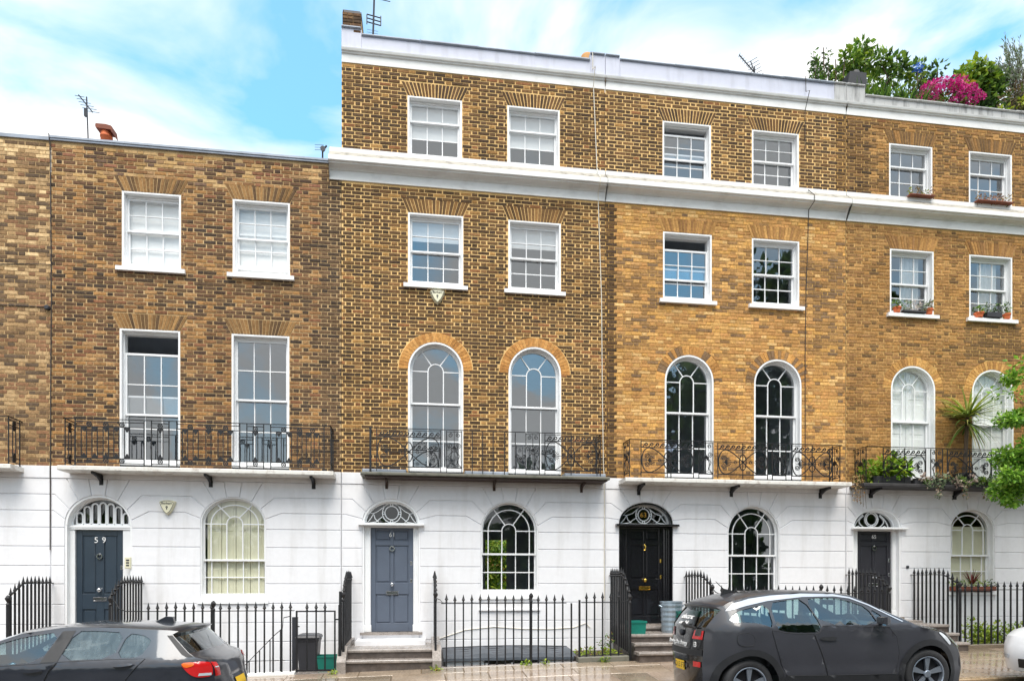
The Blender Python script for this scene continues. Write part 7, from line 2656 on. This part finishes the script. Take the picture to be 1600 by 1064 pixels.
        b.add(P, [(0, 1, 2, 3)] + [(4 * k + i, 4 * k + (i + 1) % 4, 4 * k + 4 + (i + 1) % 4, 4 * k + 4 + i) for k in range(3) for i in range(4)])
        b.build('wing_mirror', 'car_grey', T)
    b = MB()
    b.prism([(11.13, 1.405), (11.42, 1.445), (11.25, 1.485), (11.17, 1.50)], yc - 0.015, yc + 0.015, 0, XZ, True)
    b.tube([(11.19, yc, 1.48), (11.06, yc, 1.60)], [0.008, 0.004], 5)
    b.build('roof_aerial', 'cladding', T)
    for (cc, rt) in ((rc, 0.35), (fc, pi / 2 + 0.02)):
        wheel(T, cc[0], yc - 0.745, cc[1], RR, -1, 5, pi / 2)
        wheel(T, cc[0], yc + 0.745, cc[1], RR, 1, 5, pi / 2)
    b = MB()
    b.box(10.8, 14.1, yc - 0.55, yc + 0.55, 0.14, 0.20)
    for cc in (rc, fc):
        b.box(cc[0] - 0.36, cc[0] + 0.36, yc - 0.55, yc + 0.55, 0.2, cc[1] + 0.42)
    b.build('underbody', 'cladding', T)
    seats(T, yc, (11.75, 12.55), 0.48, 1)
    b = MB(); b.cbox(12.95, 13.5, yc - 0.60, yc + 0.60, 0.6, 1.02, 0.05); b.build('dashboard', 'seat', T)
    b = MB()
    b.bar([(0.17 * cos(a), 0.17 * sin(a)) for a in [2 * pi * i / 20 for i in range(20)]], 0.03, -0.015, 0.015, lambda a, bb, d: (12.88 + d - bb * 0.35, yc - 0.36 + a, 0.98 + bb), True)
    b.build('steering_wheel', 'seat', T)
    b = MB(); b.cbox(12.72, 12.76, yc - 0.12, yc + 0.12, 1.27, 1.34, 0.01); b.build('rear_view_mirror', 'cladding', T)
    return T
electric_car()

def hatchback(label, mirror_at, yc, mats, dz=0.0, scale=1.0, detail=True, fog=True):
    """five door hatchback: profile drawn with its tail to the right"""
    sh = mirror_at or 0.0
    f = lambda u: u + sh
    g = 1
    def hw(u, z):
        uu = u - sh
        z = z - dz
        b = 0.83
        if z > 0.66:
            b -= 0.235 * min(1.3, (z - 0.66) / 0.42)
        elif z < 0.2:
            b -= 0.05 * (0.2 - z) / 0.3
        if uu > 4.0:
            b -= 0.16 * ((uu - 4.0) / 0.6) ** 2
        if uu < 1.1:
            b -= 0.20 * ((1.1 - uu) / 0.7) ** 2
        return b
    E0 = [(4.60, -.08, .08, 0), (4.635, .12, .09, 0), (4.64, .34, .10, 0), (4.615, .46, .08, 0), (4.60, .60, .07, 0), (4.545, .69, .06, 0), (4.42, .725, .06, .01), (4.35, .775, .08, .01), (4.145, .985, .09, .02),
          (4.20, 1.022, .09, .03), (4.07, 1.035, 0, .04), (3.83, 1.045, 0, .05), (3.60, 1.064, 0, .045), (3.05, 1.080, 0, .035), (2.93, 1.070, -.01, .035), (2.54, 1.012, -.05, .035), (2.29, .915, -.10, .03), (1.92, .74, -.16, .02), (1.66, .635, -.18, .02),
          (1.2, .575, -.15, .05), (.78, .50, -.15, .05), (.58, .41, -.18, .03), (.50, .28, -.20, 0), (.47, .08, -.20, 0), (.50, -.10, -.18, 0)]
    E = [(f(u), z + dz, bu * g, bz, 0) for u, z, bu, bz in E0]
    T = thing('parked_car', label, 'car', (f(2.5), yc, dz - 0.22), 'cars parked along the kerb')
    C = Car(T, yc, hw, E)
    Fp = lambda pts: [(f(u), z + dz) for u, z in pts]
    rc, fc, RR = (3.80, 0.10), (1.25, 0.06), 0.29
    ra, fa = arch_path(*rc, 0.345, -0.10), arch_path(*fc, 0.345, -0.12)
    top = [(e[0], e[1]) for e in E0]
    # anticlockwise seen from the street: bottom from front to rear, then over the top
    outline = [(.50, -.10)] + list(reversed(fa)) + [(fa[0][0] + .02, -.14), (ra[-1][0] - .02, -.12)] + list(reversed(ra)) + top[:-1]
    fg = rounded([(2.30, .888), (2.56, .972), (2.955, 1.030), (2.81, .706), (2.37, .678), (1.92, .665)], 1)
    rg = rounded([(3.105, 1.036), (3.35, 1.034), (3.632, 1.012), (3.563, .736), (3.0, .716)], 1)
    qg = rounded([(3.665, 1.008), (3.84, .982), (3.925, .93), (3.93, .90), (3.85, .742), (3.59, .738)], 1)
    body = C.side('body', mats['paint'], Fp(outline), [Fp(fg), Fp(rg), Fp(qg)])
    gl = 'car_glass_fog' if fog else 'car_glass'
    for q in (fg, rg, qg):
        C.side('side_window', gl if q is not fg else 'car_glass_mist', Fp(q), (), -0.010)
    C.side('window_surround', 'cladding', Fp([(2.82, .70), (2.965, 1.035), (3.10, 1.042), (2.995, .71)]), (), 0.004)
    fd = [(1.95, .655), (2.37, .668), (2.985, .70), (2.92, .61), (2.87, .50), (2.85, .0), (2.0, -.02), (1.78, .3), (1.80, .58)]
    rd = [(3.0, .705), (3.55, .725), (3.905, .728), (3.80, .61), (3.70, .48), (3.42, .25), (3.36, 0), (2.865, 0.0), (2.885, .50), (2.935, .61)]
    D1 = C.side('door', mats['paint'], Fp(fd), (), 0.006, seam=0.004)
    D2 = C.side('door', mats['paint'], Fp(rd), (), 0.006, seam=0.004)
    for D, u in ((D1, 2.74), (D2, 3.665)):
        z0 = 0.605 if D is D1 else 0.655
        C.side('handle_recess', 'cladding', Fp(rounded([(u - .10, z0 - .01), (u + .02, z0 - .05), (u + .12, z0 - .02), (u + .12, z0 + .02), (u - .0, z0 + .03)], 1)), (), 0.009, D, step=0.04)
        C.side('door_handle', mats['paint'], Fp(rounded([(u - .12, z0 + .005), (u - .02, z0 - .012), (u + .13, z0 + .008), (u + .13, z0 + .03), (u - .02, z0 + .028)], 1)), (), 0.034, D, step=0.04)
    C.ribbon('rear_bumper', mats['paint'], 0, 3)
    TG = C.ribbon('tailgate', mats['paint'], 3, 7)
    C.ribbon('rear_window', 'car_glass_dark', 7, 8)
    C.ribbon('spoiler', mats['paint'], 8, 10)
    C.ribbon('roof', mats['paint'], 10, 15)
    C.ribbon('windscreen', 'car_glass', 15, 18)
    C.ribbon('bonnet', mats['paint'], 18, 21)
    C.ribbon('front_bumper', mats['paint'], 21, 24)
    sg = 1
    C.side('rear_quarter_trim', 'cladding', Fp([(4.09, .975), (4.145, .978), (4.345, .775), (4.40, .735), (4.33, .735), (4.28, .765)]), (), 0.006)
    # tail lamps wrap from the side on to the tailgate
    C.side('tail_light', 'lamp_red', Fp(rounded([(4.275, .670), (4.56, .682), (4.60, .62), (4.60, .50), (4.45, .495), (4.37, .54)], 1)), (), 0.012, step=0.05)
    C.side('indicator_lens', 'lamp_orange', Fp(rounded([(4.285, .672), (4.42, .68), (4.42, .635), (4.33, .61)], 1)), (), 0.016, step=0.05)
    C.side('light_bar', 'lamp_clear', Fp([(4.47, .545), (4.59, .545), (4.59, .515), (4.46, .515)]), (), 0.017, step=0.05)
    for s in (-1, 1):
        C.patch('tail_light_lens', 'lamp_red', [(s * .99, .50), (s * .84, .50), (s * .84, .655), (s * .99, .67)], 2, 6, 0.012, sg)
        C.patch('tail_light_strip', 'lamp_clear', [(s * .97, .60), (s * .86, .60), (s * .86, .612), (s * .97, .612)], 2, 6, 0.016, sg)
    C.patch('number_plate', 'plate', [(-.3, .30), (.3, .30), (.3, .42), (-.3, .42)], 0, 4, 0.012, sg)
    b = MB(); b.tube([(f(4.36), yc + .05, dz + .80), (f(4.40), yc - .1, dz + .785), (f(4.36), yc - .45, dz + .80)], [0.03, 0.022, 0.01], 6); b.build('rear_wiper', 'cladding', TG)
    b = MB()
    b.prism([(f(3.70) if g > 0 else f(3.96), dz + 1.085), (f(3.95) if g > 0 else f(3.72), dz + 1.08), (f(3.93) if g > 0 else f(3.74), dz + 1.16), (f(3.85) if g > 0 else f(3.80), dz + 1.165)], yc - 0.03, yc + 0.03, 0.0, XZ, True)
    b.build('roof_aerial', mats['paint'], T)
    for cc in (rc, fc):
        for s in (-1, 1):
            wheel(T, f(cc[0]), yc + s * 0.765, cc[1] + dz, RR, s, 5, 0.3)
    b = MB()
    b.box(min(f(.8), f(4.3)), max(f(.8), f(4.3)), yc - 0.58, yc + 0.58, dz - 0.12, dz - 0.06)
    b.build('underbody', 'cladding', T)
    seats(T, yc, (f(3.45), f(2.55)), dz + 0.12, -g)
    # front lamps and grille
    for s in (-1, 1):
        C.patch('headlight', 'lamp_clear', [(s * .99, .36), (s * .62, .36), (s * .66, .46), (s * .99, .46)] if False else [(s * .99, .30), (s * .60, .30), (s * .66, .44), (s * .97, .44)], 20, 23, 0.012, -sg)
    C.patch('grille', 'cladding', [(-.34, .26), (.34, .26), (.30, .40), (-.30, .40)], 20, 24, 0.012, -sg)
    C.patch('lower_grille', 'cladding', [(-.95, .0), (.95, .0), (.85, .15), (-.85, .15)], 21, 24, 0.012, -sg)
    C.patch('front_plate', 'plate_white', [(-.3, .16), (.3, .16), (.3, .25), (-.3, .25)], 20, 24, 0.016, -sg)
    for s in (-1, 1):
        b = MB()
        u0 = f(2.1)
        yb = yc + s * hw(u0, dz + .72)
        P = []
        for (du, w_, h) in ((-0.08, .03, .02), (-0.02, .085, .06), (0.06, .085, .06)):
            P += [(u0 + g * du, yb + s * .13 - w_, dz + .76 - h), (u0 + g * du, yb + s * .13 + w_, dz + .76 - h), (u0 + g * du, yb + s * .13 + w_, dz + .76 + h), (u0 + g * du, yb + s * .13 - w_, dz + .76 + h)]
        b.add(P, [(8, 9, 10, 11), (0, 1, 2, 3)] + [(4 * k + i, 4 * k + (i + 1) % 4, 4 * k + 4 + (i + 1) % 4, 4 * k + 4 + i) for k in range(2) for i in range(4)])
        b.tube([(u0, yb - s * .02, dz + .70), (u0, yb + s * .08, dz + .74)], 0.02, 6)
        b.build('wing_mirror', mats['paint'], T)
    return T
M['car_glass_mist'] = glass_mat('misted_car_glass', 0.10, (0.56, 0.68, 0.70))
hatchback('dark blue-grey hatchback wet with rain, tail lamp towards the slate-grey door', None, -4.92, {'paint': 'car_blue'}, 0.0)
WZ = 0.30
hatchback('white car at the right edge, only its nose in the picture', 15.95, -4.75, {'paint': 'car_white'}, WZ, 1.0, True, False)
